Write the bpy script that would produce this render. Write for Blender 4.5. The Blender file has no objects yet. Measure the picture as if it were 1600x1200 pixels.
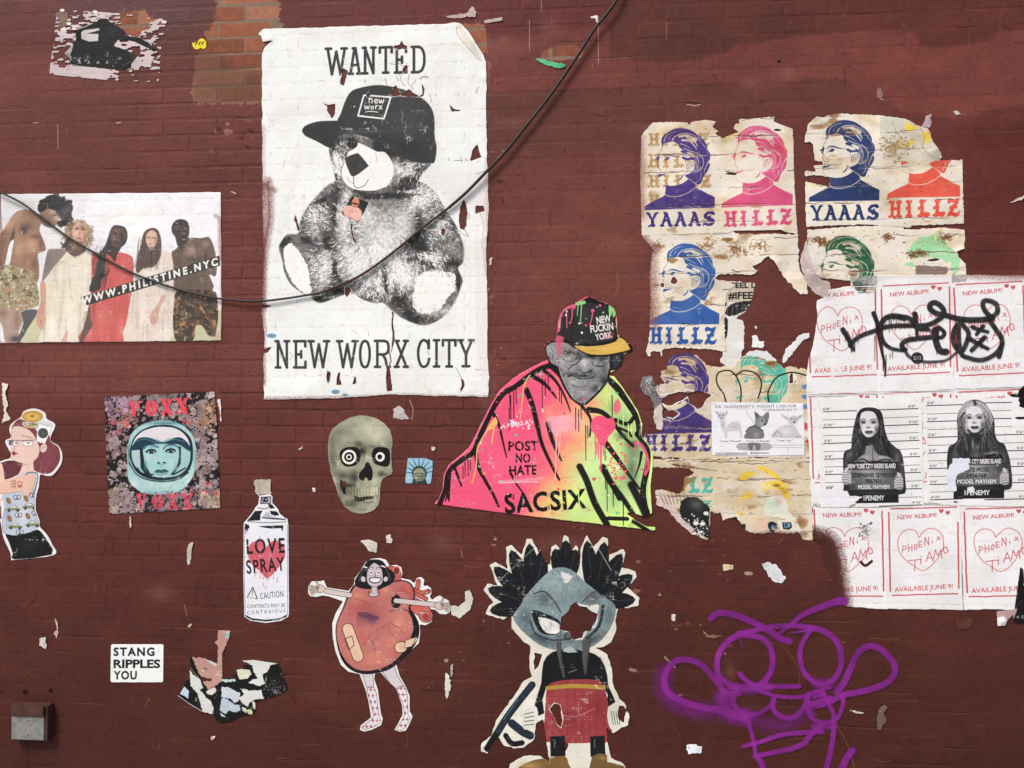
import bpy, bmesh, math, random
import numpy as np
from mathutils import Vector

# ---------------------------------------------------------------- camera, sky, sun, exposure
scene = bpy.context.scene
COL = scene.collection
RAD = math.radians
F_PX = 1244.0                       # focal length in photo pixels (photo is 1600 wide)
CAM = np.array([0.0,-3.36,1.90])
YAW, PITCH = RAD(4.6), RAD(1.3)
cam_data = bpy.data.cameras.new('camera')
cam_data.sensor_width = 36.0
cam_data.lens = 36.0 * F_PX / 1600.0
cam_data.clip_end = 400
camera = bpy.data.objects.new('camera', cam_data)
camera.location = CAM
camera.rotation_euler = (math.pi / 2 + PITCH, 0, YAW)
COL.objects.link(camera)
scene.camera = camera

world = bpy.data.worlds.new('World')
scene.world = world
world.use_nodes = True
wn = world.node_tree
for n in list(wn.nodes):
    wn.nodes.remove(n)
SUN_EL, SUN_AZ = RAD(52), RAD(38)          # sun to the upper left, in front of the wall, behind thin cloud
sky = wn.nodes.new('ShaderNodeTexSky')
sky.sky_type = 'NISHITA'
sky.sun_disc = False
sky.sun_elevation = SUN_EL
sky.sun_rotation = math.pi + SUN_AZ
sky.air_density = 1.0
sky.dust_density = 4.0
sky.ozone_density = 0.6
bg = wn.nodes.new('ShaderNodeBackground')
bg.inputs['Strength'].default_value = 0.11
wo = wn.nodes.new('ShaderNodeOutputWorld')
wn.links.new(sky.outputs[0], bg.inputs[0])
wn.links.new(bg.outputs[0], wo.inputs[0])
sun_data = bpy.data.lights.new('sun', 'SUN')
sun_data.energy = 2.2
sun_data.angle = RAD(14)
sun_data.color = (1.0,0.95,0.88)
sun = bpy.data.objects.new('sun', sun_data)
d_sun = Vector((-math.sin(SUN_AZ) * math.cos(SUN_EL), -math.cos(SUN_AZ) * math.cos(SUN_EL), math.sin(SUN_EL)))
sun.rotation_euler = d_sun.to_track_quat('Z', 'Y').to_euler()
sun.location = (-3,-6,8)
COL.objects.link(sun)
scene.view_settings.view_transform = 'Standard'
scene.view_settings.look = 'None'
scene.view_settings.exposure = 0.32
scene.view_settings.gamma = 1.0
scene.view_settings.use_curve_mapping = False
scene.render.engine = 'CYCLES'

# ---------------------------------------------------------------- where a photo point lies on the wall
ca, sa, cb, sb = math.cos(YAW), math.sin(YAW), math.cos(math.pi / 2 + PITCH), math.sin(math.pi / 2 + PITCH)
RZ = np.array([[ca, -sa, 0],[sa, ca, 0],[0,0,1]])
RX = np.array([[1,0,0],[0, cb, -sb],[0, sb, cb]])
RM = RZ @ RX


def at(px, py, out=0.0):
    """the wall point (x, z) seen at photo pixel px, py; out = metres proud of the wall face"""
    px = np.asarray(px, float); py = np.asarray(py, float)
    d = np.stack([(px - 800) / F_PX, (600 - py) / F_PX, -np.ones_like(px)], -1) @ RM.T
    t = (-out - CAM[1]) / d[..., 1]
    return CAM[0] + d[..., 0] * t, CAM[2] + d[..., 2] * t


_rng = np.random.RandomState(5)


def vnoise(h, w, sx, sy, seed):
    r = np.random.RandomState(seed)
    gh, gw = int(h / sy) + 3, int(w / sx) + 3
    g = r.rand(gh, gw).astype(np.float32)
    ys = np.arange(h) / sy; xs = np.arange(w) / sx
    y0 = ys.astype(int); x0 = xs.astype(int)
    fy = (ys - y0)[:, None].astype(np.float32); fx = (xs - x0)[None].astype(np.float32)
    fy = fy * fy * (3 - 2 * fy); fx = fx * fx * (3 - 2 * fx)
    a = g[y0][:, x0]; b = g[y0][:, x0 + 1]; c = g[y0 + 1][:, x0]; d = g[y0 + 1][:, x0 + 1]
    return (a * (1 - fx) + b * fx) * (1 - fy) + (c * (1 - fx) + d * fx) * fy


def fbm(h, w, s, octv=4, seed=0, asp=1.0):
    """fractal noise about 0..1; s = size of the largest blobs in canvas pixels; asp > 1 stretches along x"""
    o = np.zeros((h, w), np.float32); a = 1.0; t = 0
    for i in range(octv):
        o += a * vnoise(h, w, max(1.2, s * asp), max(1.2, s), seed * 17 + i)
        t += a; a *= 0.55; s *= 0.5
        if s < 1: break
    return o / t


def box(a, r):
    r = int(r)
    if r < 1: return a
    for ax in (0,1):
        p = np.concatenate([np.repeat(a.take([0], ax), r + 1, ax), a, np.repeat(a.take([-1], ax), r, ax)], ax)
        c = np.cumsum(p, ax, dtype=np.float64)
        n = a.shape[ax]
        a = ((c.take(range(2 * r + 1,2 * r + 1 + n), ax) - c.take(range(0, n), ax)) / (2 * r + 1)).astype(np.float32)
    return a


def blur(a, r):
    return box(box(a, r), max(1, r * 0.7)) if r >= 1 else a


def curve(pts, closed=True, n=6):
    """Catmull-Rom through the points"""
    p = np.asarray(pts, float)
    N = len(p)
    if N < 3: return p
    out = []
    rng = range(N) if closed else range(N - 1)
    t = np.linspace(0,1, n, endpoint=False)[:, None]
    for i in rng:
        if closed:
            a, b, c, d = p[(i - 1) % N], p[i], p[(i + 1) % N], p[(i + 2) % N]
        else:
            a, b, c, d = p[max(i - 1,0)], p[i], p[i + 1], p[min(i + 2, N - 1)]
        out.append(0.5 * ((2 * b) + (c - a) * t + (2 * a - 5 * b + 4 * c - d) * t ** 2 + (3 * b - a - 3 * c + d) * t ** 3))
    if not closed: out.append(p[-1:])
    return np.concatenate(out)


def rough(pts, amp, step, seed=0, closed=True):
    """a torn outline: the polygon's edges subdivided and jittered"""
    r = np.random.RandomState(seed)
    p = np.asarray(pts, float); out = []
    N = len(p)
    for i in range(N if closed else N - 1):
        a, b = p[i], p[(i + 1) % N]
        L = np.hypot(*(b - a)); m = max(1, int(L / step))
        nrm = np.array([-(b - a)[1], (b - a)[0]]) / max(L, 1e-6)
        for k in range(m):
            j = (r.rand() - .5) * 2 * amp * (0.25 if k == 0 else 1)
            if r.rand() < .12: j *= 2.2
            out.append(a + (b - a) * (k / m) + nrm * j + (r.rand(2) - .5) * amp * .5)
    if not closed: out.append(p[-1])
    return np.array(out)


def edges_cov(e, H, W):
    """coverage (0..1) of the area inside the closed edges e (n,4: x0 y0 x1 y1), even-odd; returns cov, y0, x0"""
    S = 3
    bx0 = int(max(0, math.floor(min(e[:, 0].min(), e[:, 2].min())) - 1)); bx1 = int(min(W, math.ceil(max(e[:, 0].max(), e[:, 2].max())) + 2))
    by0 = int(max(0, math.floor(min(e[:, 1].min(), e[:, 3].min())) - 1)); by1 = int(min(H, math.ceil(max(e[:, 1].max(), e[:, 3].max())) + 2))
    if bx1 <= bx0 or by1 <= by0: return None
    h, w = (by1 - by0) * S, (bx1 - bx0) * S
    x0, y0, x1, y1 = ((e[:, 0] - bx0) * S, (e[:, 1] - by0) * S, (e[:, 2] - bx0) * S, (e[:, 3] - by0) * S)
    sw = y0 > y1
    x0, x1 = np.where(sw, x1, x0), np.where(sw, x0, x1); y0, y1 = np.where(sw, y1, y0), np.where(sw, y0, y1)
    r0 = np.clip(np.ceil(y0 - .5),0, h).astype(int); r1 = np.clip(np.ceil(y1 - .5),0, h).astype(int)
    n = r1 - r0
    k = n > 0
    if not k.any(): return None
    x0, y0, x1, y1, r0, n = x0[k], y0[k], x1[k], y1[k], r0[k], n[k]
    idx = np.repeat(np.arange(len(n)), n)
    row = np.arange(n.sum()) - np.repeat(np.cumsum(n) - n, n) + r0[idx]
    x = x0[idx] + (row + .5 - y0[idx]) * ((x1 - x0) / (y1 - y0))[idx]
    c = np.clip(np.ceil(x - .5),0, w).astype(int)
    tog = np.bincount(row * (w + 1) + c, minlength=h * (w + 1)).reshape(h, w + 1)
    ins = (np.cumsum(tog, 1)[:, :w] & 1).astype(np.float32)
    return ins.reshape(h // S, S, w // S, S).mean((1,3)), by0, bx0


def C3(c):
    return np.array(c, np.float32) / 255.0


_glyphs = {}


def glyph_edges(s, weight, spacing=1.0):
    key = (s, weight, spacing)
    if key not in _glyphs:
        cu = bpy.data.curves.new('t', 'FONT'); cu.body = s; cu.offset = weight; cu.space_character = spacing
        cu.resolution_u = 3
        ob = bpy.data.objects.new('t', cu)
        me = ob.to_mesh()
        v = np.array([q.co[:2] for q in me.vertices]).reshape(-1,2)
        cnt = {}
        for p in me.polygons:
            vs = list(p.vertices)
            for a, b in zip(vs, vs[1:] + vs[:1]):
                cnt[(min(a, b), max(a, b))] = cnt.get((min(a, b), max(a, b)), 0) + 1
        e = np.array([k for k, c in cnt.items() if c == 1])
        E = np.concatenate([v[e[:, 0]], v[e[:, 1]]],1) if len(e) else np.zeros((0,4))
        ob.to_mesh_clear(); bpy.data.objects.remove(ob); bpy.data.curves.remove(cu)
        _glyphs[key] = E
    return _glyphs[key]


class Canvas:
    """a print: colours (rgb) and paper (keep) over a rectangle of the wall, painted in photo coordinates"""
    def __init__(s, x0, y0, x1, y1, base, px=0.0016, keep=0.0):
        cx, cz = at([x0, x1, x1, x0],[y0, y0, y1, y1])
        s.X0, s.X1, s.Z0, s.Z1, s.px = cx.min(), cx.max(), cz.min(), cz.max(), px
        s.W = max(8, int((s.X1 - s.X0) / px)); s.H = max(8, int((s.Z1 - s.Z0) / px))
        s.rgb = np.empty((s.H, s.W, 3), np.float32); s.rgb[:] = C3(base)
        s.keep = np.full((s.H, s.W), keep, np.float32)
        s.al = None
        s.clip = None
        s.k = 0.0027 / px
        s.view()
        s.seed = int(x0 * 7 + y0 * 13) % 9999

    def view(s, ox=0, oy=0, k=1.0):
        s.A = np.array([[1 / k, 0, ox],[0,1 / k, oy]]); s.sc = s.k / k
        return s

    def affine(s, src, dst):
        """three source points -> three photo points"""
        S = np.array([[p[0], p[1], 1] for p in src], float).T
        D = np.array(dst, float).T
        s.A = D @ np.linalg.inv(S)
        s.sc = s.k * math.sqrt(abs(np.linalg.det(s.A[:, :2])))
        return s

    def P(s, pts):
        p = np.asarray(pts, float).reshape(-1,2)
        q = p @ s.A[:, :2].T + s.A[:, 2]
        x, z = at(q[:, 0], q[:, 1])
        return np.stack([(x - s.X0) / s.px, (s.Z1 - z) / s.px], 1)

    def put(s, cov, y, x, col, alpha=1.0, noise=0, target=None):
        h, w = cov.shape
        if s.clip is not None and target is None: cov = cov * s.clip[y:y + h, x:x + w]
        c = (cov * alpha)
        if target is not None:
            t = target[y:y + h, x:x + w]; t += (col - t) * c
            return
        t = s.rgb[y:y + h, x:x + w]
        t += (C3(col) - t) * c[..., None]

    def cov_poly(s, pts, smooth=0, hole=None):
        """full canvas coverage mask of a polygon"""
        m = np.zeros((s.H, s.W), np.float32)
        L = s.P(curve(pts, True, smooth) if smooth else pts)
        r = edges_cov(np.concatenate([L, np.roll(L, -1,0)],1), s.H, s.W)
        if r: m[r[1]:r[1] + r[0].shape[0], r[2]:r[2] + r[0].shape[1]] = r[0]
        return m

    def fill(s, pts, col, alpha=1.0, smooth=0, soft=0, target=None):
        L = s.P(curve(pts, True, smooth) if smooth else pts)
        E = np.concatenate([L, np.roll(L, -1,0)],1)
        if soft:
            r = soft * s.sc
            m = np.zeros((s.H, s.W), np.float32); q = edges_cov(E, s.H, s.W)
            if q is None: return
            c, y, x = q
            p = int(r * 2) + 1
            c = np.pad(c, p); c = blur(c, r)
            yy, xx = y - p, x - p
            a0, b0 = max(0,-yy), max(0,-xx)
            c = c[a0:, b0:]; yy, xx = max(yy, 0), max(xx, 0)
            c = c[:s.H - yy, :s.W - xx]
            s.put(c, yy, xx, col, alpha, target=target)
        else:
            q = edges_cov(E, s.H, s.W)
            if q: s.put(q[0], q[1], q[2], col, alpha, target=target)

    def paper(s, pts, smooth=0, v=1.0):
        s.fill(pts, v, smooth=smooth, target=s.keep)

    def tear(s, pts, jag=1.5, step=4, seed=0, core=(236,232,226), cw=2.2):
        """rip a hole or an edge out of the paper, with a pale fibrous rim"""
        p = np.asarray(pts, float)
        g = 1.0 / (s.sc / s.k)            # canvas scale: source units per photo pixel
        if core is not None:
            L = rough(p, jag * g * 1.6, step * g, seed + 1)
            s.line(np.concatenate([L, L[:1]]), cw * g, core, 0.9)
        s.fill(rough(p, jag * g, step * g, seed),0.0, target=s.keep)

    def line(s, pts, w, col, alpha=1.0, smooth=0, soft=0.0, w2=None, closed=False, target=None, grain=0):
        p = curve(pts, closed, smooth) if smooth else np.asarray(pts, float)
        if closed and not smooth: p = np.concatenate([p, p[:1]])
        if closed and smooth: p = np.concatenate([p, p[:1]])
        P = s.P(p)
        n = len(P) - 1
        ws = np.linspace(w, w if w2 is None else w2, n + 1) * s.sc / 2
        sf = max(0.5, soft * s.sc)
        m = ws.max() + sf + 2
        bx0 = max(0, int(P[:, 0].min() - m)); bx1 = min(s.W, int(P[:, 0].max() + m) + 1)
        by0 = max(0, int(P[:, 1].min() - m)); by1 = min(s.H, int(P[:, 1].max() + m) + 1)
        if bx1 <= bx0 or by1 <= by0: return
        D = np.full((by1 - by0, bx1 - bx0),1e3, np.float32)
        for i in range(n):
            a, b = P[i], P[i + 1]
            x0 = max(bx0, int(min(a[0], b[0]) - m)); x1 = min(bx1, int(max(a[0], b[0]) + m) + 1)
            y0 = max(by0, int(min(a[1], b[1]) - m)); y1 = min(by1, int(max(a[1], b[1]) + m) + 1)
            if x1 <= x0 or y1 <= y0: continue
            gx = np.arange(x0, x1)[None] + .5 - a[0]; gy = np.arange(y0, y1)[:, None] + .5 - a[1]
            dx, dy = b - a; L2 = dx * dx + dy * dy + 1e-9
            t = np.clip((gx * dx + gy * dy) / L2,0,1)
            d = np.sqrt((gx - t * dx) ** 2 + (gy - t * dy) ** 2) - (ws[i] * (1 - t) + ws[i + 1] * t)
            v = D[y0 - by0:y1 - by0, x0 - bx0:x1 - bx0]
            np.minimum(v, d, out=v)
        c = np.clip(0.5 - D / (2 * sf) if soft else 0.5 - D, 0,1)
        if soft: c = c * c * (3 - 2 * c)
        if grain:
            c = np.clip(c + (np.random.RandomState(n).rand(*c.shape) - .5) * grain * 4 * c * (1 - c),0,1)
        s.put(c.astype(np.float32), by0, bx0, col, alpha, target=target)

    def blob(s, cx, cy, rx, ry, col, alpha=1.0, ang=0):
        """soft round tone"""
        c = s.P([(cx, cy)])[0]; rx *= s.sc; ry *= s.sc
        m = max(rx, ry) * 1.6 + 1
        x0, x1 = max(0, int(c[0] - m)), min(s.W, int(c[0] + m)); y0, y1 = max(0, int(c[1] - m)), min(s.H, int(c[1] + m))
        if x1 <= x0 or y1 <= y0: return
        gx = np.arange(x0, x1)[None] + .5 - c[0]; gy = np.arange(y0, y1)[:, None] + .5 - c[1]
        a = math.radians(ang); u = (gx * math.cos(a) + gy * math.sin(a)) / rx; v = (-gx * math.sin(a) + gy * math.cos(a)) / ry
        s.put(np.exp(-(u * u + v * v) * 1.6).astype(np.float32), y0, x0, col, alpha)

    def ell(s, cx, cy, rx, ry, col, alpha=1.0, ang=0, soft=0, target=None, line=0):
        t = np.linspace(0,2 * math.pi, 28, endpoint=False); a = math.radians(ang)
        p = np.stack([cx + rx * np.cos(t) * math.cos(a) - ry * np.sin(t) * math.sin(a), cy + rx * np.cos(t) * math.sin(a) + ry * np.sin(t) * math.cos(a)], 1)
        if line: s.line(p, line, col, alpha, closed=True, target=target)
        else: s.fill(p, col, alpha, soft=soft, target=target)

    def text(s, txt, p0, p1, h, col, alpha=1.0, weight=0.0, slant=0.0, spacing=1.0, target=None):
        """text from baseline point p0 to p1, capital height h (source units)"""
        E = glyph_edges(txt, weight, spacing)
        if not len(E): return
        xmin, xmax = min(E[:, 0].min(), E[:, 2].min()), max(E[:, 0].max(), E[:, 2].max())
        p0 = np.array(p0, float); p1 = np.array(p1, float); u = (p1 - p0) / (xmax - xmin)
        n = np.array([(p1 - p0)[1], -(p1 - p0)[0]]); n = n / np.hypot(*n) * h / 0.73 + u / np.hypot(*u) * slant * h / 0.73
        def T(q): return p0 + (q[:, :1] - xmin) * u + q[:, 1:] * n
        a, b = s.P(T(E[:, :2])), s.P(T(E[:, 2:]))
        q = edges_cov(np.concatenate([a, b], 1), s.H, s.W)
        if q: s.put(q[0], q[1], q[2], col, alpha, target=target)

    def mul(s, m):
        s.rgb *= m[..., None] if m.ndim == 2 else m

    def age(s, amt=0.06, stain=0.0, tone=(214,190,150), seed=None):
        sd = s.seed if seed is None else seed
        n = fbm(s.H, s.W, 90 * s.k / 2,6, sd) - .5
        f = np.random.RandomState(sd).rand(s.H, s.W).astype(np.float32) - .5
        s.rgb *= (1 + n * amt * 2 + f * amt * .7)[..., None]
        if stain:
            m = np.clip((fbm(s.H, s.W, 60 * s.k / 2,5, sd + 3,1.6) - .5) * 3.2,0,1) * stain
            s.rgb += (s.rgb * C3(tone) - s.rgb) * m[..., None]
        np.clip(s.rgb, 0,1, out=s.rgb)


# ---------------------------------------------------------------- bricks: where the joints run
CX0, CZ0 = at(340.0,160.0)
_a = at(350.0,10.0); _b = at(350.0,160.0)
CH = float((_a[1] - _b[1]) / 6.0)             # course height
BL = float(at(425.0,60.0)[0] - at(341.0,60.0)[0])   # brick length with its joint
CX0, CZ0 = float(CX0), float(CZ0)


def joint_dip(x, z):
    """0..1: how far inside a joint the point is (x, z arrays)"""
    r = (z - CZ0) / CH; row = np.floor(r); fz = np.abs(r - np.round(r)) * CH
    off = np.where(row.astype(int) % 2 == 0,0.0,0.5)
    c = (x - CX0) / BL + off; fx = np.abs(c - np.round(c)) * BL
    d = np.minimum(fz, fx * 1.2)
    return np.clip(1 - d / 0.009,0,1)


def relief(x, z):
    w = (np.sin(x * 9.1 + 2 * np.sin(z * 5.3)) + np.sin(z * 13.7 + 2.2 * np.sin(x * 4.1 + 1)) + 0.6 * np.sin(x * 23 + z * 31)) * 0.0004
    return w - 0.00035 * joint_dip(x, z)


# ---------------------------------------------------------------- materials
def new_mat(name):
    m = bpy.data.materials.new(name); m.use_nodes = True
    t = m.node_tree
    return m, t, t.nodes['Principled BSDF']


def img_from(name, rgb, alpha=None):
    h, w = rgb.shape[:2]
    im = bpy.data.images.new(name, w, h, alpha=alpha is not None)
    buf = np.ones((h, w, 4), np.float32)
    buf[..., :3] = rgb[::-1]
    if alpha is not None: buf[..., 3] = alpha[::-1]
    if alpha is not None: im.alpha_mode = 'CHANNEL_PACKED'
    im.pixels.foreach_set(buf.ravel()); im.update(); im.pack()
    return im


def print_mat(name, cv, rough_=0.62, bump=0.4, spec=0.14, alpha=False, wr=(1,1)):
    m, t, b = new_mat(name)
    ti = t.nodes.new('ShaderNodeTexImage'); ti.image = img_from(name, np.clip(cv.rgb, 0,1), cv.al if alpha else None)
    ti.interpolation = 'Linear'; ti.extension = 'EXTEND'
    uv = t.nodes.new('ShaderNodeUVMap'); uv.uv_map = 'UVMap'
    t.links.new(uv.outputs[0], ti.inputs[0])
    tc = t.nodes.new('ShaderNodeNewGeometry')
    mp = t.nodes.new('ShaderNodeMapping'); mp.inputs['Scale'].default_value = (wr[0],1, wr[1])
    t.links.new(tc.outputs['Position'], mp.inputs[0])
    n1 = t.nodes.new('ShaderNodeTexNoise'); n1.inputs['Scale'].default_value = 22; n1.inputs['Detail'].default_value = 7
    n1.inputs['Roughness'].default_value = 0.6
    t.links.new(mp.outputs[0], n1.inputs['Vector'])
    bp = t.nodes.new('ShaderNodeBump'); bp.inputs['Strength'].default_value = bump; bp.inputs['Distance'].default_value = 0.004
    t.links.new(n1.outputs[0], bp.inputs['Height']); t.links.new(bp.outputs[0], b.inputs['Normal'])
    # slow change of tone, as dust and sun-bleaching leave it
    n2 = t.nodes.new('ShaderNodeTexNoise'); n2.inputs['Scale'].default_value = 5; n2.inputs['Detail'].default_value = 6
    t.links.new(tc.outputs['Position'], n2.inputs['Vector'])
    mr = t.nodes.new('ShaderNodeMapRange'); mr.inputs[3].default_value = 0.93; mr.inputs[4].default_value = 1.03
    t.links.new(n2.outputs[0], mr.inputs[0])
    mx = t.nodes.new('ShaderNodeVectorMath'); mx.operation = 'SCALE'
    t.links.new(ti.outputs[0], mx.inputs[0]); t.links.new(mr.outputs[0], mx.inputs['Scale'])
    t.links.new(mx.outputs[0], b.inputs['Base Color'])
    b.inputs['Roughness'].default_value = rough_
    b.inputs['Specular IOR Level'].default_value = spec
    if alpha: t.links.new(ti.outputs[1], b.inputs['Alpha'])
    return m


def mesh_obj(name, verts, faces, mat=None, parent=None, smooth=False):
    me = bpy.data.meshes.new(name); me.from_pydata([tuple(v) for v in verts], [], faces)
    if smooth:
        me.polygons.foreach_set('use_smooth', [True] * len(me.polygons))
    o = bpy.data.objects.new(name, me); COL.objects.link(o)
    if mat: me.materials.append(mat)
    if parent: o.parent = parent
    return o


def tag(o, label, cat, group=None):
    o['label'] = label; o['category'] = cat
    if group: o['group'] = group
    return o


def scuff_and_shade(cv, amt):
    """rubbed ink: pale scuffs on the high arrises of the bricks under the paper, relief shade painted dark along the joints, grains of dirt"""
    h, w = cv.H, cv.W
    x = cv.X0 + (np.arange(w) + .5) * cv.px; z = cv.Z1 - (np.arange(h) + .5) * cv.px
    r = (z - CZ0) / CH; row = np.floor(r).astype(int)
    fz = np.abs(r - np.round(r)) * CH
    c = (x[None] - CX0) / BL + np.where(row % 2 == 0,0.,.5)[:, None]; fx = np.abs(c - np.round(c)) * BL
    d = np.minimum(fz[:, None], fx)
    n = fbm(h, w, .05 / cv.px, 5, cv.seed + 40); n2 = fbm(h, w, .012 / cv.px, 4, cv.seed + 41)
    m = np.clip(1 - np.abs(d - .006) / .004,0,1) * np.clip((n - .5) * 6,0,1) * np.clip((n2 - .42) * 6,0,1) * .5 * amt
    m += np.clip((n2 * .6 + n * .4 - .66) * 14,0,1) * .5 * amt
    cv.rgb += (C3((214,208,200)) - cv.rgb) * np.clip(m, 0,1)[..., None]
    k = np.clip(1 - d / .0022,0,1) * np.clip((.56 - n) * 7,0,1) * np.clip((n2 - .54) * 8,0,1) * .34 * amt  # thin dark joint lines: shade of the brick relief painted into the print
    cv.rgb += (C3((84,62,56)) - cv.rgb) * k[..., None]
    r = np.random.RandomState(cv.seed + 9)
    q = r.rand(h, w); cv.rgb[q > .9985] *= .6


def sheet(cv, name, label=None, cat=None, group=None, level=1, step=2, curls=(), alpha=False, thick=0.0004,
          parent=None, mat=None, wrinkle=0.0, **mk):
    """build the paper the canvas keeps as a mesh pasted on the wall: marching squares over the keep mask, a rim
    round every edge, dips over the joints, curled edges"""
    if not alpha: scuff_and_shade(cv, mk.pop('rub', 1.0))
    K = np.pad(blur(cv.keep, 1), 1)[::1]
    ny, nx = (K.shape[0] - 1) // step + 1,(K.shape[1] - 1) // step + 1
    g = K[:ny * step:step, :nx * step:step] - 0.5
    ny, nx = g.shape
    ins = g > 0
    if not ins.any():
        print('EMPTY SHEET', name); return None
    code = ins[:-1, :-1] * 1 + ins[:-1,1:] * 2 + ins[1:, 1:] * 4 + ins[1:, :-1] * 8
    vid = -np.ones(g.shape, int); vid[ins] = np.arange(ins.sum())
    ys, xs = np.nonzero(ins)
    V = [np.stack([xs, ys], 1).astype(float) * step]
    extra = []; base = len(ys); emap = {}
    full = np.argwhere(code == 15)
    F = [[vid[y, x], vid[y + 1, x], vid[y + 1, x + 1], vid[y, x + 1]] for y, x in full]
    rim = []
    def ev(y0, x0, y1, x1):
        k = (y0, x0, y1, x1) if (y0, x0) < (y1, x1) else (y1, x1, y0, x0)
        if k not in emap:
            a, b = g[k[0], k[1]], g[k[2], k[3]]; t = a / (a - b)
            t = min(max(t, .02), .98)
            emap[k] = base + len(extra)
            extra.append(((k[1] + (k[3] - k[1]) * t) * step, (k[0] + (k[2] - k[0]) * t) * step))
        return emap[k]
    for y, x in np.argwhere((code > 0) & (code < 15)):
        c = [(y, x),(y, x + 1),(y + 1, x + 1),(y + 1, x)]
        i = [ins[q] for q in c]
        loops = []
        if i == [True, False, True, False] or i == [False, True, False, True]:
            for k in range(4):
                if i[k]:
                    a, b, p = c[k], c[(k + 1) % 4], c[(k - 1) % 4]
                    e1 = ev(*p, *a); e2 = ev(*a, *b)
                    loops.append([e1, vid[a], e2]); rim.append((e2, e1))
        else:
            poly = []; cross = []
            for k in range(4):
                a, b = c[k], c[(k + 1) % 4]
                if i[k]: poly.append(vid[a])
                if i[k] != i[(k + 1) % 4]:
                    e = ev(*a, *b); poly.append(e); cross.append((e, i[k]))
            loops.append(poly)
            out = [e for e, w in cross if w][0]; inn = [e for e, w in cross if not w][0]
            rim.append((out, inn))
        for l in loops: F.append(l[::-1])
    if extra: V.append(np.array(extra))
    V = np.concatenate(V) - 1.0
    x = cv.X0 + V[:, 0] * cv.px; z = cv.Z1 - V[:, 1] * cv.px
    lift = 0.0006 * level + 0.0014 + relief(x, z)
    if wrinkle:
        lift = lift + wrinkle * (np.sin(x * 71 + 3 * np.sin(z * 6)) + np.sin(x * 43 + z * 12)) * 0.25
    for (qx, qy, rad, hgt) in curls:                  # a curled place: photo point, radius in photo px, lift in metres
        wx, wz = at(qx, qy); d = np.hypot(x - wx, z - wz) / (rad * 0.0027)
        lift = lift + hgt * np.clip(1 - d, 0,1) ** 1.6
    n = len(V)
    co = np.stack([x, -lift, z], 1)
    back = co.copy(); back[:, 1] += thick
    used = sorted({a for r in rim for a in r}); m = {a: n + i for i, a in enumerate(used)}
    co = np.concatenate([co, back[used]]) if used else co
    for a, b in rim: F.append([a, b, m[b], m[a]])
    uvv = np.stack([np.clip((V[:, 0] + .5) / cv.W, 0,1), np.clip(1 - (V[:, 1] + .5) / cv.H, 0,1)],1)
    uvv = np.concatenate([uvv, uvv[used]]) if used else uvv
    org = np.array([(co[:, 0].min() + co[:, 0].max()) / 2,0.0, co[:, 2].min()])
    co = co - org
    me = bpy.data.meshes.new(name)
    me.from_pydata(co.tolist(), [], [[int(q) for q in f] for f in F])
    uvl = me.uv_layers.new(name='UVMap')
    li = np.empty(len(me.loops), np.int32); me.loops.foreach_get('vertex_index', li)
    uvl.data.foreach_set('uv', uvv[li].astype(np.float32).ravel())
    me.polygons.foreach_set('use_smooth', np.ones(len(me.polygons), bool))
    me.materials.append(mat or print_mat(name + '_print', cv, alpha=alpha, **mk))
    o = bpy.data.objects.new(name, me); COL.objects.link(o)
    o.location = org
    if label: tag(o, label, cat, group)
    if parent:
        o.parent = parent; o.location = org - np.array(parent.location)
    return o


# ---------------------------------------------------------------- the pavement in front of the wall
def noise_mat(name, c1, c2, scale, rough_=0.9, bump=0.3):
    m, t, b = new_mat(name)
    g = t.nodes.new('ShaderNodeNewGeometry')
    n = t.nodes.new('ShaderNodeTexNoise'); n.inputs['Scale'].default_value = scale; n.inputs['Detail'].default_value = 8
    t.links.new(g.outputs['Position'], n.inputs['Vector'])
    r = t.nodes.new('ShaderNodeValToRGB')
    r.color_ramp.elements[0].position = 0.3; r.color_ramp.elements[1].position = 0.7
    r.color_ramp.elements[0].color = (*c1,1); r.color_ramp.elements[1].color = (*c2,1)
    t.links.new(n.outputs[0], r.inputs[0]); t.links.new(r.outputs[0], b.inputs['Base Color'])
    bp = t.nodes.new('ShaderNodeBump'); bp.inputs['Strength'].default_value = bump; bp.inputs['Distance'].default_value = 0.004
    t.links.new(n.outputs[0], bp.inputs['Height']); t.links.new(bp.outputs[0], b.inputs['Normal'])
    b.inputs['Roughness'].default_value = rough_
    return m


pv = mesh_obj('pavement', [(-60,-60,0),(60,-60,0),(60,0.4,0),(-60,0.4,0)],[(0,1,2,3)],
              noise_mat('concrete', (0.20,0.195,0.185),(0.28,0.27,0.255),30))
pv['kind'] = 'structure'

# ---------------------------------------------------------------- the wall's coats of paint
wc = Canvas(-90,-80,1700,1285,(90,48,44), px=0.0023)
H_, W_ = wc.H, wc.W
BARE = np.zeros((H_, W_), np.float32)              # where the paint is off and the brick shows
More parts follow.
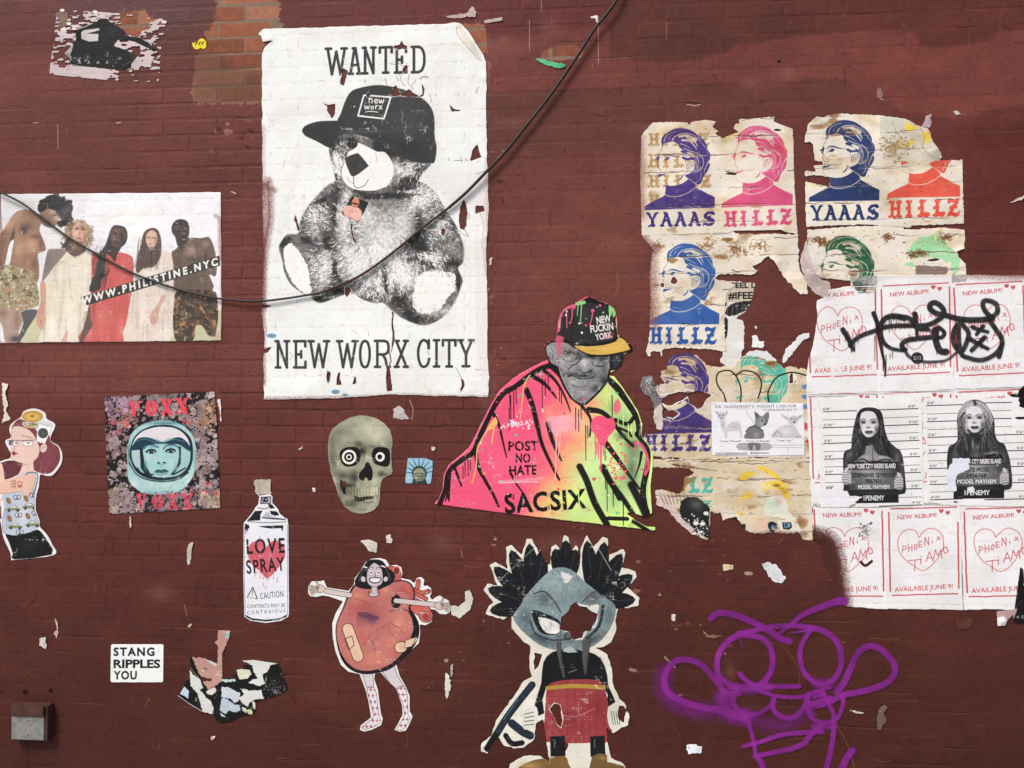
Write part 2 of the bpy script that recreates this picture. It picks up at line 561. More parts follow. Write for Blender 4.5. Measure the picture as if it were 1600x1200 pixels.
# coat tone drift, lighter above with the sky's sheen painted in, darker below
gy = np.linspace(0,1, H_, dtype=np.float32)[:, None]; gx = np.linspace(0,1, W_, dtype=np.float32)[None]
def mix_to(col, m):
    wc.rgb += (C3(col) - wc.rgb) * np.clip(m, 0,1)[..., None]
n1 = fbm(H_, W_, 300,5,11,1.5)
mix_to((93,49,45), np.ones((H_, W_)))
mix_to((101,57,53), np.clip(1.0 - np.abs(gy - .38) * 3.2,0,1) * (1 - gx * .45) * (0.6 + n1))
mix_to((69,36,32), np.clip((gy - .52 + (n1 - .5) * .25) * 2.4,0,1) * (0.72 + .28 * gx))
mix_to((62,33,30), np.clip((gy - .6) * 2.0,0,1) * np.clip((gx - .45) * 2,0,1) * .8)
def patch(pts, col, alpha=1.0, jag=3, seed=0, soft=1.5):
    wc.fill(rough(pts, jag, 12, seed), col, alpha, soft=soft)
patch([(-90,-80),(330,-80),(330,30),(250,62),(150,40),(60,48),(-90,70)],(90,58,64),.8, seed=1, soft=16)
patch([(-90,-80),(110,-80),(90,70),(20,95),(-90,90)],(98,50,46),.7, seed=2, soft=20)
patch([(0,84),(85,84),(130,128),(300,135),(303,158),(-90,160)],(112,62,58),.75, seed=3, soft=8)
patch([(-90,162),(320,160),(415,166),(415,255),(150,262),(-90,250)],(101,55,50),.8, seed=4, soft=2.5)
patch([(-90,276),(16,272),(50,265),(96,270),(96,302),(-90,302)],(108,62,56),.8, seed=5)
patch([(405,-80),(800,-80),(960,-80),(960,40),(760,60),(405,46)],(94,44,44),.75, seed=6, soft=5)
patch([(760,60),(950,40),(955,85),(1020,95),(1030,100),(1100,92),(1150,70),(1280,52),(1390,45),(1395,52),(1432,52),
       (1436,70),(1470,76),(1550,62),(1560,50),(1640,46),(1640,150),(1500,185),(1410,175),(1340,140),(1320,124),
       (1290,122),(1200,129),(1100,132),(940,138),(830,142),(760,145)],(113,61,57),.75, seed=7, soft=2.5)
patch([(960,-80),(1700,-80),(1700,45),(1560,48),(1540,64),(1480,75),(1440,68),(1430,50),(1390,44),(1280,54),(1150,68),(1100,90),
       (1030,97),(950,84)],(88,47,42),.8, seed=8, soft=1.5)
patch([(760,145),(940,139),(1100,133),(1200,130),(1290,123),(1322,128),(1345,145),(1400,172),(1420,185),(1000,190),(990,240),(760,240)],
      (96,56,50),.8, seed=9, soft=1.5)
patch([(1500,200),(1700,170),(1700,430),(1500,430)],(86,42,38),.8, seed=10, soft=14)
patch([(770,240),(995,240),(1005,460),(880,465),(850,530),(770,620)],(110,64,58),.7, seed=11, soft=18)
patch([(345,300),(410,300),(410,600),(345,560)],(108,62,56),.6, seed=12, soft=8)
patch([(-90,538),(410,538),(410,615),(-90,615)],(110,66,61),.65, seed=13, soft=9)
patch([(170,1050),(760,1120),(760,1285),(-90,1285),(-90,1060)],(72,38,34),.5, seed=14, soft=40)
patch([(455,860),(700,850),(760,1000),(700,1130),(480,1110),(330,1010)],(87,47,41),.55, seed=15, soft=30)
patch([(1000,960),(1340,950),(1430,1000),(1420,1150),(1300,1200),(1040,1180)],(70,36,30),.6, seed=16, soft=20)
# roller passes: faint level streaks and pocks
st = fbm(H_, W_, 30,5,21,1.5) - .5
pk = fbm(H_, W_, 9,3,23) - .5
big = fbm(H_, W_, 120,5,24,2.2) - .5
wc.rgb *= (1 + st * .12 + pk * .12 + big * .16)[..., None]
rr = random.Random(3)
def scratch(x, y, L, ang, col, w=0.8, a=0.7, seed=0):
    r = np.random.RandomState(seed); n = 6
    p = [(x + L * t * math.cos(ang) + r.randn() * L * .04, y + L * t * math.sin(ang) + r.randn() * L * .04) for t in np.linspace(0,1, n)]
    wc.line(p, w, col, a, smooth=3, w2=w * .4)
for i in range(420):                                # hairline cracks and runs in the paint
    x, y = rr.uniform(0,1600), rr.uniform(0,1200)
    hz = rr.random() < .55
    scratch(x, y, rr.uniform(5,34 if hz else 16),(rr.gauss(-.02,.06) if hz else rr.gauss(1.6,.5)),
            rr.choice([(40,19,17),(38,18,16),(135,85,78),(44,20,18)]), rr.uniform(.9,2.1), rr.uniform(.35,.8), i)
for i in range(500):
    x, y = rr.uniform(0,1600), rr.uniform(0,1200)
    wc.ell(x, y, rr.uniform(.5,1.6), rr.uniform(.5,1.8), rr.choice([(40,20,18),(48,24,22),(130,80,72)]), rr.uniform(.4,.85))
for (cx, cy, n, sp) in [(760,240,60,26),(420,130,30,22),(1010,880,60,40),(880,830,60,40),(700,1040,40,30),(1050,990,50,45),(375,200,70,22),
                        (765,470,60,9),(768,560,90,12),(1140,880,40,30),(1090,1120,30,40),(640,120,1,1),(760,830,60,30),(800,980,60,30)]:
    for i in range(n // 3):                         # clusters of pale flecks where paste and paper came away
        x, y = rr.gauss(cx, sp), rr.gauss(cy, sp); q = rr.expovariate(1.0) * 1.1 + .4; el = rr.uniform(.6,2.4)
        wc.fill([(x + q * el * math.cos(t) * rr.uniform(.5,1.2), y + q * math.sin(t) * rr.uniform(.5,1.2)) for t in (0,.9,1.8,2.7,3.6,4.5,5.4)], rr.choice([(190,172,164),(150,112,104),(128,86,80),(60,30,28)]), rr.uniform(.35,.85))
for (x, y, rx, ry) in [(750,75,60,22),(800,190,50,10),(860,40,24,20),(1010,200,30,10),(880,850,60,16),(690,850,30,20),(1170,130,18,12),
                       (1230,118,24,12),(380,130,14,30),(250,925,30,20),(760,600,18,60),(1140,1050,10,14)]:
    wc.blob(x, y, rx, ry, (150,110,108),.28)
# scuffed chalky smears along the courses
for i in range(60):
    x, y = rr.uniform(0,1600), rr.choice([141,134,560,700,1000,1050,1100,1145,900,820,240,660]) + rr.gauss(0,6)
    wc.line([(x, y),(x + rr.uniform(20,70), y - 1)], rr.uniform(1,3),(130,86,78), rr.uniform(.08,.25), soft=2)
# white drips and lines seen on the wall
for (p, w, c) in [([(934,28),(934.5,60),(934.5,100)],.9,(196,180,172)),([(827,32),(827,80)],1.2,(190,165,155)),([(1041,35),(1041,62)],1,(170,130,125)),
                  ([(90,195),(90.5,232)],1,(205,175,165)),([(845,0),(846,16)],1,(190,170,160)),([(288,944),(292,962)],1,(180,150,140)),
                  ([(247,980),(300,982),(378,986)],1,(120,70,62)),([(640,625),(645,640),(643,655)],1,(215,200,190)),
                  ([(925,100),(925,104)],.8,(180,160,150)),([(1220,1005),(1245,1040),(1249,1074)],.8,(120,84,60)),([(1308,1135),(1322,1160),(1335,1200)],.8,(130,100,84)),
                  ([(1050,1130),(1065,1155)],.8,(110,66,56)),([(963,427),(965,450),(960,462)],1.1,(150,100,92)),([(1072,160),(1095,162)],2,(30,18,16))]:
    wc.line(p, w, c, .8, smooth=4)
for (p, w) in [([(1073,163),(1086,165),(1094,163)],1.6),([(720,860),(722,870)],1),([(182,192),(188,191)],2),([(52,192),(60,191)],1.4)]:
    wc.line(p, w, (200,185,176),.8)
# drilled holes with a dark inside
for (x, y, r) in [(79,1079,3.2),(40,1081,4.5),(3,1080,1.8),(1217,96,2.6),(322,948,4),(336,948,4)]:
    if y == 948: wc.ell(x, y, r, r * .9,(70,33,28),.7)
    else: wc.ell(x, y, r, r, (18,10,10),.95, soft=.5)
wc.line([(308,944),(306,922),(322,905),(345,905),(354,920),(353,944)],1.0,(58,28,25),.7, smooth=5)
wc.line([(33,1148),(42,1168),(45,1195),(46,1240)],2.2,(48,26,24),.85, smooth=5, soft=.6)
wc.fill([(26,1147),(44,1147),(50,1210),(40,1210)],(60,34,32),.4, soft=3)
# black and dark marks over the paint near bear's left and the girl
for (x, y, L, a) in [(122,805,20,2.0),(192,815,14,1.2),(205,826,26,1.8),(180,838,34,1.75),(165,855,22,1.9),(118,790,10,1.4),(176,1130,30,2.0),(60,930,30,2.3),(30,945,20,2.3),
                     (167,915,16,1.8),(165,945,10,1.7),(212,916,10,.9),(312,905,16,2),(100,1045,16,2.2),(430,215,8,1)]:
    scratch(x, y, L, a, (40,20,18),1.6,.7, int(x))

def proj(x, z):
    d = RM.T @ (np.array([x, 0.0, z]) - CAM)
    return 800 + F_PX * d[0] / -d[2], 600 - F_PX * d[1] / -d[2]
for i in range(230):                                # cracks that open along the joints, and chipped arrises
    row = rr.randint(-44,8); z = CZ0 + row * CH; x = rr.uniform(-2.3,2.6)
    if rr.random() < .25:
        x = CX0 + (round((x - CX0) / BL) - (0.5 if row % 2 else 0)) * BL; p = [proj(x + rr.gauss(0,.0015), z + CH * t) for t in (0,.3,.6, rr.uniform(.7,1))]
    else:
        L = rr.uniform(.03,.22); p = [proj(x + L * t, z + rr.gauss(0,.0016)) for t in (0,.17,.33,.5,.67,.83,1)]
    dk = rr.random() < .7
    wc.line(p, rr.uniform(1.0,2.3),(36,17,15) if dk else (140,96,88), rr.uniform(.35,.9) if dk else .35, smooth=3, w2=.5)
    if dk: wc.line([(a, b + 1.6) for a, b in p],.9,(138,90,82),.35, smooth=3)
# bare brick, where whole coats have come off
def bare(pts, jag=2.5, seed=0, soft=0, v=1.0):
    p = rough(pts, jag * 1.1,3.2, seed); r_ = np.random.RandomState(seed)
    for k in range(len(p)):                         # flakes hanging on round the edge
        if r_.rand() < .5:
            q = p[k] + r_.randn(2) * 3.5; wc.fill([q + r_.randn(2) * r_.uniform(.6,2.6) for _ in range(5)], v * .9, target=BARE)
    wc.line(p, 1.3,(190,160,146),.35, closed=True)
    wc.fill(p, v, soft=soft, target=BARE)
bare([(333,-80),(400,-80),(436,-80),(437,30),(438,46),(412,50),(411,158),(404,160),(300,161),(302,120),(305,92),(312,75),(325,62),(318,52),(328,42),(334,34),(336,15)],3,31)
bare([(720,36),(757,38),(759,60),(760,82),(746,84)],1.2,32)
bare([(172,24),(214,17),(228,16),(232,27),(258,34),(256,42),(228,40),(226,58),(200,54),(190,44),(180,36)],2,33)
bare([(89,22),(96,17),(104,19),(109,30),(100,40),(90,44)],1.5,34)
bare([(841,92),(848,80),(866,71),(893,69),(904,74),(911,82),(906,90),(870,94)],.8,35)
bare([(746,96),(764,96),(764,120),(756,140),(758,150),(748,150)],2,36, v=.35)
# spray haze over the bare patch's lower edge, old brown paint on its lower courses
HZ = np.zeros((H_, W_), np.float32)
wc.fill([(300,84),(345,84),(365,105),(412,118),(412,161),(300,161)],1.0, soft=6, target=HZ)

wm, t, b = new_mat('painted_brick')
def wall_nodes(t, b, mortar=False):
    N = t.nodes; Lk = t.links.new
    geo = N.new('ShaderNodeNewGeometry')
    sep = N.new('ShaderNodeSeparateXYZ'); Lk(geo.outputs['Position'], sep.inputs[0])
    def mr(o, a, b_):
        q = N.new('ShaderNodeMapRange'); q.clamp = False
        q.inputs[1].default_value = a; q.inputs[2].default_value = b_; Lk(o, q.inputs[0]); return q.outputs[0]
    cmb = N.new('ShaderNodeCombineXYZ'); Lk(mr(sep.outputs[0], wc.X0, wc.X1), cmb.inputs[0]); Lk(mr(sep.outputs[2], wc.Z0, wc.Z1), cmb.inputs[1])
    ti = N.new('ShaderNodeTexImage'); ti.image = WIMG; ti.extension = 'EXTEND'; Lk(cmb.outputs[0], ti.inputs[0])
    # pores, roller stipple
    def noise(sc, det=6, rgh=.6, vec=None, asp=None):
        n = N.new('ShaderNodeTexNoise'); n.inputs['Scale'].default_value = sc; n.inputs['Detail'].default_value = det; n.inputs['Roughness'].default_value = rgh
        if asp:
            mp = N.new('ShaderNodeMapping'); mp.inputs['Scale'].default_value = asp; Lk(geo.outputs['Position'], mp.inputs[0]); Lk(mp.outputs[0], n.inputs['Vector'])
        else: Lk(geo.outputs['Position'], n.inputs['Vector'])
        return n.outputs[0]
    def scale_by(col, fac, lo, hi):
        q = N.new('ShaderNodeMapRange'); q.inputs[1].default_value = .3; q.inputs[2].default_value = .7
        q.inputs[3].default_value = lo; q.inputs[4].default_value = hi; Lk(fac, q.inputs[0])
        v = N.new('ShaderNodeVectorMath'); v.operation = 'SCALE'; Lk(col, v.inputs[0]); Lk(q.outputs[0], v.inputs['Scale']); return v.outputs[0]
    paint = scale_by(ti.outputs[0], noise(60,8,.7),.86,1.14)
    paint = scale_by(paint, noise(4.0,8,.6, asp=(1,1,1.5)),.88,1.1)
    # bare brick or mortar
    if mortar:
        ramp = [(0.0,(.17,.11,.08)),(1.0,(.30,.21,.155))]
        fac = noise(40)
    else:
        ramp = [(0.0,(.07,.030,.022)),(.35,(.23,.080,.048)),(.62,(.34,.125,.072)),(1.0,(.42,.22,.15))]
        oi = N.new('ShaderNodeObjectInfo'); ad = N.new('ShaderNodeMath'); ad.operation = 'ADD'
        mm = N.new('ShaderNodeMath'); mm.operation = 'MULTIPLY'; mm.inputs[1].default_value = .5; Lk(oi.outputs['Random'], mm.inputs[0])
        Lk(noise(26,9,.75), ad.inputs[0]); Lk(mm.outputs[0], ad.inputs[1])
        sb = N.new('ShaderNodeMath'); sb.operation = 'SUBTRACT'; sb.inputs[1].default_value = .2; Lk(ad.outputs[0], sb.inputs[0]); fac = sb.outputs[0]
    r = N.new('ShaderNodeValToRGB'); Lk(fac, r.inputs[0])
    while len(r.color_ramp.elements) < len(ramp): r.color_ramp.elements.new(.5)
    for e, (p, c) in zip(r.color_ramp.elements, ramp): e.position = p; e.color = (*c, 1)
    hz = N.new('ShaderNodeMix'); hz.data_type = 'RGBA'; Lk(r.outputs[0], hz.inputs['A'])
    bi = N.new('ShaderNodeTexImage'); bi.image = BIMG; bi.extension = 'CLIP'; Lk(cmb.outputs[0], bi.inputs[0])
    sp = N.new('ShaderNodeSeparateColor'); Lk(bi.outputs[0], sp.inputs[0])
    hzf = N.new('ShaderNodeMath'); hzf.operation = 'MULTIPLY'; hzf.inputs[1].default_value = .62; Lk(sp.outputs[1], hzf.inputs[0])
    Lk(hzf.outputs[0], hz.inputs['Factor']); hz.inputs['B'].default_value = (.105,.055,.040,1)
    mx = N.new('ShaderNodeMix'); mx.data_type = 'RGBA'
    Lk(sp.outputs[0], mx.inputs['Factor']); Lk(paint, mx.inputs['A']); Lk(hz.outputs['Result'], mx.inputs['B'])
    Lk(mx.outputs['Result'], b.inputs['Base Color'])
    ro = N.new('ShaderNodeMapRange'); ro.inputs[3].default_value = .55; ro.inputs[4].default_value = .92; Lk(sp.outputs[0], ro.inputs[0]); Lk(ro.outputs[0], b.inputs['Roughness'])
    b.inputs['Specular IOR Level'].default_value = .16
    h1 = noise(14,9,.62); h2 = noise(90,4,.6)
    h3 = noise(5,3,.5)
    sm = N.new('ShaderNodeMath'); sm.operation = 'MULTIPLY_ADD'; Lk(h2, sm.inputs[0]); sm.inputs[1].default_value = .22; Lk(h1, sm.inputs[2])
    s3 = N.new('ShaderNodeMath'); s3.operation = 'ADD'; Lk(sm.outputs[0], s3.inputs[0]); Lk(h3, s3.inputs[1])
    s2 = N.new('ShaderNodeMath'); s2.operation = 'MULTIPLY_ADD'; Lk(sp.outputs[0], s2.inputs[0]); s2.inputs[1].default_value = -.35; Lk(s3.outputs[0], s2.inputs[2])
    bp = N.new('ShaderNodeBump'); bp.inputs['Strength'].default_value = .55; bp.inputs['Distance'].default_value = .006
    Lk(s2.outputs[0], bp.inputs['Height']); Lk(bp.outputs[0], b.inputs['Normal'])
wc.rgb *= np.array([1.02,.99,.95], np.float32); np.clip(wc.rgb, 0,1, out=wc.rgb)
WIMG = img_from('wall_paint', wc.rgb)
BIMG = img_from('bare_patches', np.stack([BARE, HZ, np.zeros_like(HZ)], -1)); BIMG.colorspace_settings.name = 'Non-Color'
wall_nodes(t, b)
mm_, t, b = new_mat('joint_mortar')
wall_nodes(t, b, True)

# ---------------------------------------------------------------- the bricks themselves
wall = bpy.data.objects.new('brick_wall', None); COL.objects.link(wall)
wall.location = (0,0,0)
tag(wall, 'tall brick wall under dark red paint, worn through to bare orange brick near the top', 'wall')
WX0, WX1, WZ1 = -4.2,4.4,5.0
gx_, gz_ = 240,140                                 # the joints: filled flush by paint in places, open in others
fl = fbm(gz_ + 1, gx_ + 1,26,5,77,1.8)
MV = [(WX0 + (WX1 - WX0) * i / gx_, 0.00045 + 0.0017 * float(np.clip((fl[j, i] - .48) * 3.5,0,1)), WZ1 * j / gz_) for j in range(gz_ + 1) for i in range(gx_ + 1)]
MF = [(j * (gx_ + 1) + i, j * (gx_ + 1) + i + 1,(j + 1) * (gx_ + 1) + i + 1,(j + 1) * (gx_ + 1) + i) for j in range(gz_) for i in range(gx_)]
n = len(MV); MV += [(WX0,.3,0),(WX1,.3,0),(WX1,.3, WZ1),(WX0,.3, WZ1),(WX0,.003,0),(WX1,.003,0),(WX1,.003, WZ1),(WX0,.003, WZ1)]
MF += [(n + 1, n, n + 3, n + 2),(n + 7, n + 6, n + 2, n + 3),(n, n + 1, n + 5, n + 4),(n, n + 4, n + 7, n + 3),(n + 5, n + 1, n + 2, n + 6)]
mesh_obj('mortar_bed', MV, MF, mm_, wall)
JT = 0.0060
def brick_geo(seed, w=None):
    r = random.Random(seed)
    w = (w or BL) - JT; h = CH - JT; a, bz = w / 2, h / 2; bv = 0.0045
    j = lambda s=.0007: r.uniform(-s, s)
    out = []
    fy = r.uniform(-.0005,.0005)
    ring = lambda q, y, jj: [(-a + q + j(jj), y, -bz + q + j(jj)), (a - q + j(jj), y, -bz + q + j(jj)), (a - q + j(jj), y, bz - q + j(jj)), (-a + q + j(jj), y, bz - q + j(jj))]
    v = ring(bv * 1.5, fy, .001) + ring(bv * .4, fy + .0007,.0005) + ring(0, fy + .006,0)
    f = [(0,1,2,3)]
    for k in range(2):
        for i in range(4):
            n = (i + 1) % 4
            f.append((4 * k + 4 + i, 4 * k + 4 + n, 4 * k + n, 4 * k + i))
    return v, f
variants = []
for i in range(7):
    v, f = brick_geo(i)
    me = bpy.data.meshes.new('brick'); me.from_pydata(v, [], f); me.materials.append(wm); variants.append((me, v, f))
covered = [(80,40,240,120),(0,300,345,535),(412,45,760,622),(1003,190,1240,560),(1258,185,1505,440),(1262,435,1600,948),(1003,560,1262,800),(0,660,88,870),
           (167,620,343,800),(384,770,450,970),(515,655,612,800),(730,600,1015,805),(530,890,660,1050),(765,850,990,1180),(870,480,985,620)]
cells = []
r0, r1 = int(math.ceil((0.02 - CZ0) / CH)), int((WZ1 - CZ0) / CH) - 1
Cm = RM.T
for row in range(r0, r1):
    zc = CZ0 + (row + .5) * CH
    off = 0.0 if row % 2 == 0 else -0.5
    for c in range(int((WX0 - CX0) / BL) , int((WX1 - CX0) / BL)):
        xc = CX0 + (c + off + .5) * BL
        if xc - BL / 2 < WX0 or xc + BL / 2 > WX1: continue
        d = Cm @ (np.array([xc, 0, zc]) - CAM)
        px, py = 800 + F_PX * d[0] / -d[2], 600 - F_PX * d[1] / -d[2]
        sc = F_PX / -d[2]; hw, hh = BL / 2 * sc, CH / 2 * sc
        pts = [(px + u * hw * .9, py + w_ * hh * .8) for u in (-1,-.5,0,.5,1) for w_ in (-1,0,1)]
        vis = sum(0 <= x < 1600 and 0 <= y < 1200 and not any(a <= x <= c_ and b_ <= y <= d_ for a, b_, c_, d_ in covered) for x, y in pts) / 15
        score = vis * hw * hh * 4 + (1e5 if 300 < px < 440 and py < 165 and vis > .3 else 0)
        cells.append((score, row, c, xc, zc))
cells.sort(key=lambda q: -q[0])
SV, SF = [], []
for i, (score, row, c, xc, zc) in enumerate(cells):
    me, v, f = variants[(row * 5 + c * 3) % 7 if i % 3 else i % 7]
    if i < 300:
        o = bpy.data.objects.new('brick', me); COL.objects.link(o); o.parent = wall; o.location = (xc, 0, zc)
    else:
        n = len(SV); SV += [(p[0] + xc, p[1], p[2] + zc) for p in v]; SF += [tuple(n + q for q in g) for g in f]
rest = mesh_obj('brick_field', SV, SF, wm, wall); rest['kind'] = 'stuff'

# ---------------------------------------------------------------- drawn alphabets (strokes in a unit box, y down)
SLAB = {
 'W': [[(.04,0),(.27,1)],[(.27,1),(.5,.12)],[(.5,.12),(.73,1)],[(.73,1),(.96,0)],[(-.06,0),(.22,0)],[(.78,0),(1.06,0)]],
 'A': [[(.1,1),(.46,0)],[(.46,0),(.54,0)],[(.54,0),(.9,1)],[(.24,.66),(.76,.66)],[(-.06,1),(.3,1)],[(.7,1),(1.06,1)],[(.3,0),(.5,0)]],
 'N': [[(.16,0),(.16,1)],[(.16,0),(.84,1)],[(.84,1),(.84,0)],[(-.02,0),(.2,0)],[(0,1),(.34,1)],[(.66,0),(1.02,0)]],
 'T': [[(.5,0),(.5,1)],[(0,0),(1,0)],[(0,0),(0,.2)],[(1,0),(1,.2)],[(.28,1),(.72,1)]],
 'E': [[(.16,0),(.16,1)],[(0,0),(.94,0)],[(.94,0),(.94,.2)],[(.16,.5),(.6,.5)],[(.6,.38),(.6,.62)],[(0,1),(.96,1)],[(.96,1),(.96,.78)]],
 'D': [[(.16,0),(.16,1)],[(0,0),(.5,0)],[(0,1),(.5,1)],[(.5,0),(.78,.08),(.95,.3),(.97,.5),(.95,.7),(.78,.92),(.5,1)]],
 'O': [[(.5,0),(.24,.06),(.06,.28),(.02,.5),(.06,.72),(.24,.94),(.5,1),(.76,.94),(.94,.72),(.98,.5),(.94,.28),(.76,.06),(.5,0)]],
 'R': [[(.16,0),(.16,1)],[(0,0),(.6,0)],[(.6,0),(.84,.06),(.92,.26),(.84,.45),(.6,.52),(.16,.52)],[(.5,.52),(.7,.7),(.82,.98),(1.02,1)],[(0,1),(.34,1)]],
 'X': [[(.1,0),(.9,1)],[(.9,0),(.1,1)],[(-.02,0),(.3,0)],[(.7,0),(1.02,0)],[(-.02,1),(.3,1)],[(.7,1),(1.02,1)]],
 'C': [[(.94,.3),(.84,.1),(.56,0),(.28,.05),(.08,.26),(.02,.5),(.08,.74),(.28,.95),(.56,1),(.84,.9),(.97,.7)],[(.94,0),(.94,.3)]],
 'I': [[(.5,0),(.5,1)],[(.05,0),(.95,0)],[(.05,1),(.95,1)]],
 'Y': [[(.08,0),(.5,.55)],[(.92,0),(.5,.55)],[(.5,.5),(.5,1)],[(-.06,0),(.28,0)],[(.72,0),(1.06,0)],[(.26,1),(.74,1)]],
}
HAND = {
 'P': [[(.15,1.05),(.2,0)],[(.2,.02),(.7,.02),(.85,.28),(.6,.5),(.2,.55)]],
 'H': [[(.12,0),(.1,1)],[(.82,0),(.85,1)],[(.1,.5),(.84,.46)]],
 'O': [[(.5,.05),(.15,.2),(.1,.7),(.45,.98),(.85,.75),(.82,.25),(.5,.05)]],
 'o': [[(.5,.3),(.2,.45),(.2,.85),(.5,.98),(.8,.8),(.75,.4),(.5,.3)]],
 'E': [[(.8,.05),(.2,.08),(.18,.95),(.85,.9)],[(.2,.5),(.7,.46)]],
 'N': [[(.12,1),(.15,0),(.8,.95),(.85,0)]],
 'i': [[(.5,.45),(.5,1)],[(.5,.15),(.52,.2)]],
 'x': [[(.2,.2),(.8,.85)],[(.8,.15),(.2,.9)]],
 'T': [[(.0,.1),(1,.0)],[(.5,.05),(.42,1)]],
 'A': [[(.05,1),(.45,0),(.9,1)],[(.2,.62),(.75,.6)]],
 'M': [[(.05,1),(.2,.05),(.5,.7),(.8,0),(.98,.98)]],
 'n': [[(.1,.1),(.1,.9)],[(.1,.4),(.45,.1),(.75,.35),(.7,.95)]],
 'e': [[(.15,.55),(.8,.45),(.6,.1),(.2,.25),(.15,.75),(.5,.98),(.85,.8)]],
 'w': [[(.05,.15),(.25,.95),(.5,.3),(.72,.95),(.98,.1)]],
 'r': [[(.25,.1),(.2,.95)],[(.25,.45),(.5,.15),(.8,.2)]],
}


def letters(cv, alpha, txt, boxes, w, col, smooth=0, a=1.0, shear=0.0, jit=0, dy=0.0):
    """draw txt, one letter per box (x0, y0, x1, y1); dy shifts the right side down (level lettering seen askew)"""
    r = np.random.RandomState(len(txt) * 7)
    for ch, (x0, y0, x1, y1) in zip(txt, boxes):
        for st in alpha.get(ch, []):
            p = [(x0 + (x1 - x0) * q[0] + shear * (1 - q[1]) * (y1 - y0) + r.randn() * jit, y0 + (y1 - y0) * q[1] + dy * q[0] + r.randn() * jit) for q in st]
            cv.line(p, w, col, a, smooth=smooth if len(p) > 2 else 0)


# blackletter: broad-nib strokes; each letter a list of polygons in a 100 x 100 box (y down)
BLACK = {
 'H': [[(2,6),(16,0),(30,8),(44,2),(40,14),(36,16),(36,84),(50,90),(38,100),(20,88),(10,98),(0,92),(14,82),(20,76),(20,18),(10,16)],
       [(30,46),(52,38),(68,46),(68,58),(52,50),(34,56)],
       [(60,6),(72,0),(98,4),(90,16),(84,20),(84,78),(98,86),(84,100),(66,88),(54,96),(50,90),(66,80),(66,18),(56,16)]],
 'I': [[(22,8),(38,0),(60,8),(78,0),(72,14),(62,20),(62,78),(80,86),(60,100),(40,88),(22,98),(16,90),(40,78),(40,20),(28,16)],
       [(22,44),(40,38),(40,50),(24,54)]],
 'L': [[(26,8),(40,0),(58,6),(72,0),(66,14),(54,20),(54,72),(96,74),(100,84),(80,98),(62,92),(30,100),(8,92),(34,78),(34,20),(26,16)],
       [(14,46),(34,40),(34,52),(18,56)]],
 'Z': [[(8,10),(22,0),(60,8),(92,0),(84,20),(40,76),(72,84),(98,72),(84,96),(60,100),(34,92),(10,100),(6,92),(60,22),(28,20),(14,26)],
       [(24,44),(78,40),(76,52),(26,56)]],
 'Y': [[(0,8),(14,0),(30,6),(52,46),(74,4),(98,0),(96,8),(84,12),(62,52),(64,82),(76,90),(58,100),(42,92),(26,100),(20,94),(44,82),(44,54),(18,16)]],
 'A': [[(30,4),(46,0),(60,8),(88,84),(100,90),(84,100),(68,92),(50,24),(34,74),(26,86),(34,94),(16,100),(0,92),(16,80),(40,18),(34,12)],
       [(30,54),(64,50),(68,60),(28,64)]],
 'S': [[(88,2),(96,20),(80,22),(60,14),(36,22),(34,34),(60,42),(92,56),(94,78),(70,96),(40,98),(20,90),(4,98),(8,76),(26,76),(46,86),(68,80),(70,66),
        (46,58),(16,46),(12,26),(34,6),(62,2)],
       [(40,60),(56,28),(66,32),(50,66)]],
}


def black(cv, txt, x0, x1, y, h, col, dy=0.0, gap=0.12, a=1.0, rag=0.0, seed=0):
    """blackletter word from x0 to x1, top y, height h"""
    ws = [0.78 if c == 'I' else 1.0 for c in txt]
    u = (x1 - x0) / (sum(ws) + gap * (len(txt) - 1)); x = x0
    for i, (c, wdt) in enumerate(zip(txt, ws)):
        for k, poly in enumerate(BLACK[c]):
            p = [(x + q[0] / 100 * u * wdt, y + q[1] / 100 * h + dy * ((x - x0) / (x1 - x0))) for q in poly]
            if rag: p = rough(p, rag, 3, seed + i)
            cv.fill(p, col, a, smooth=2); cv.line(list(p) + [p[0]], h * .05, col, a * .9)
        x += u * (wdt + gap)


RED_WALL = (98,52,48)
RED_LOW = (72,38,34)

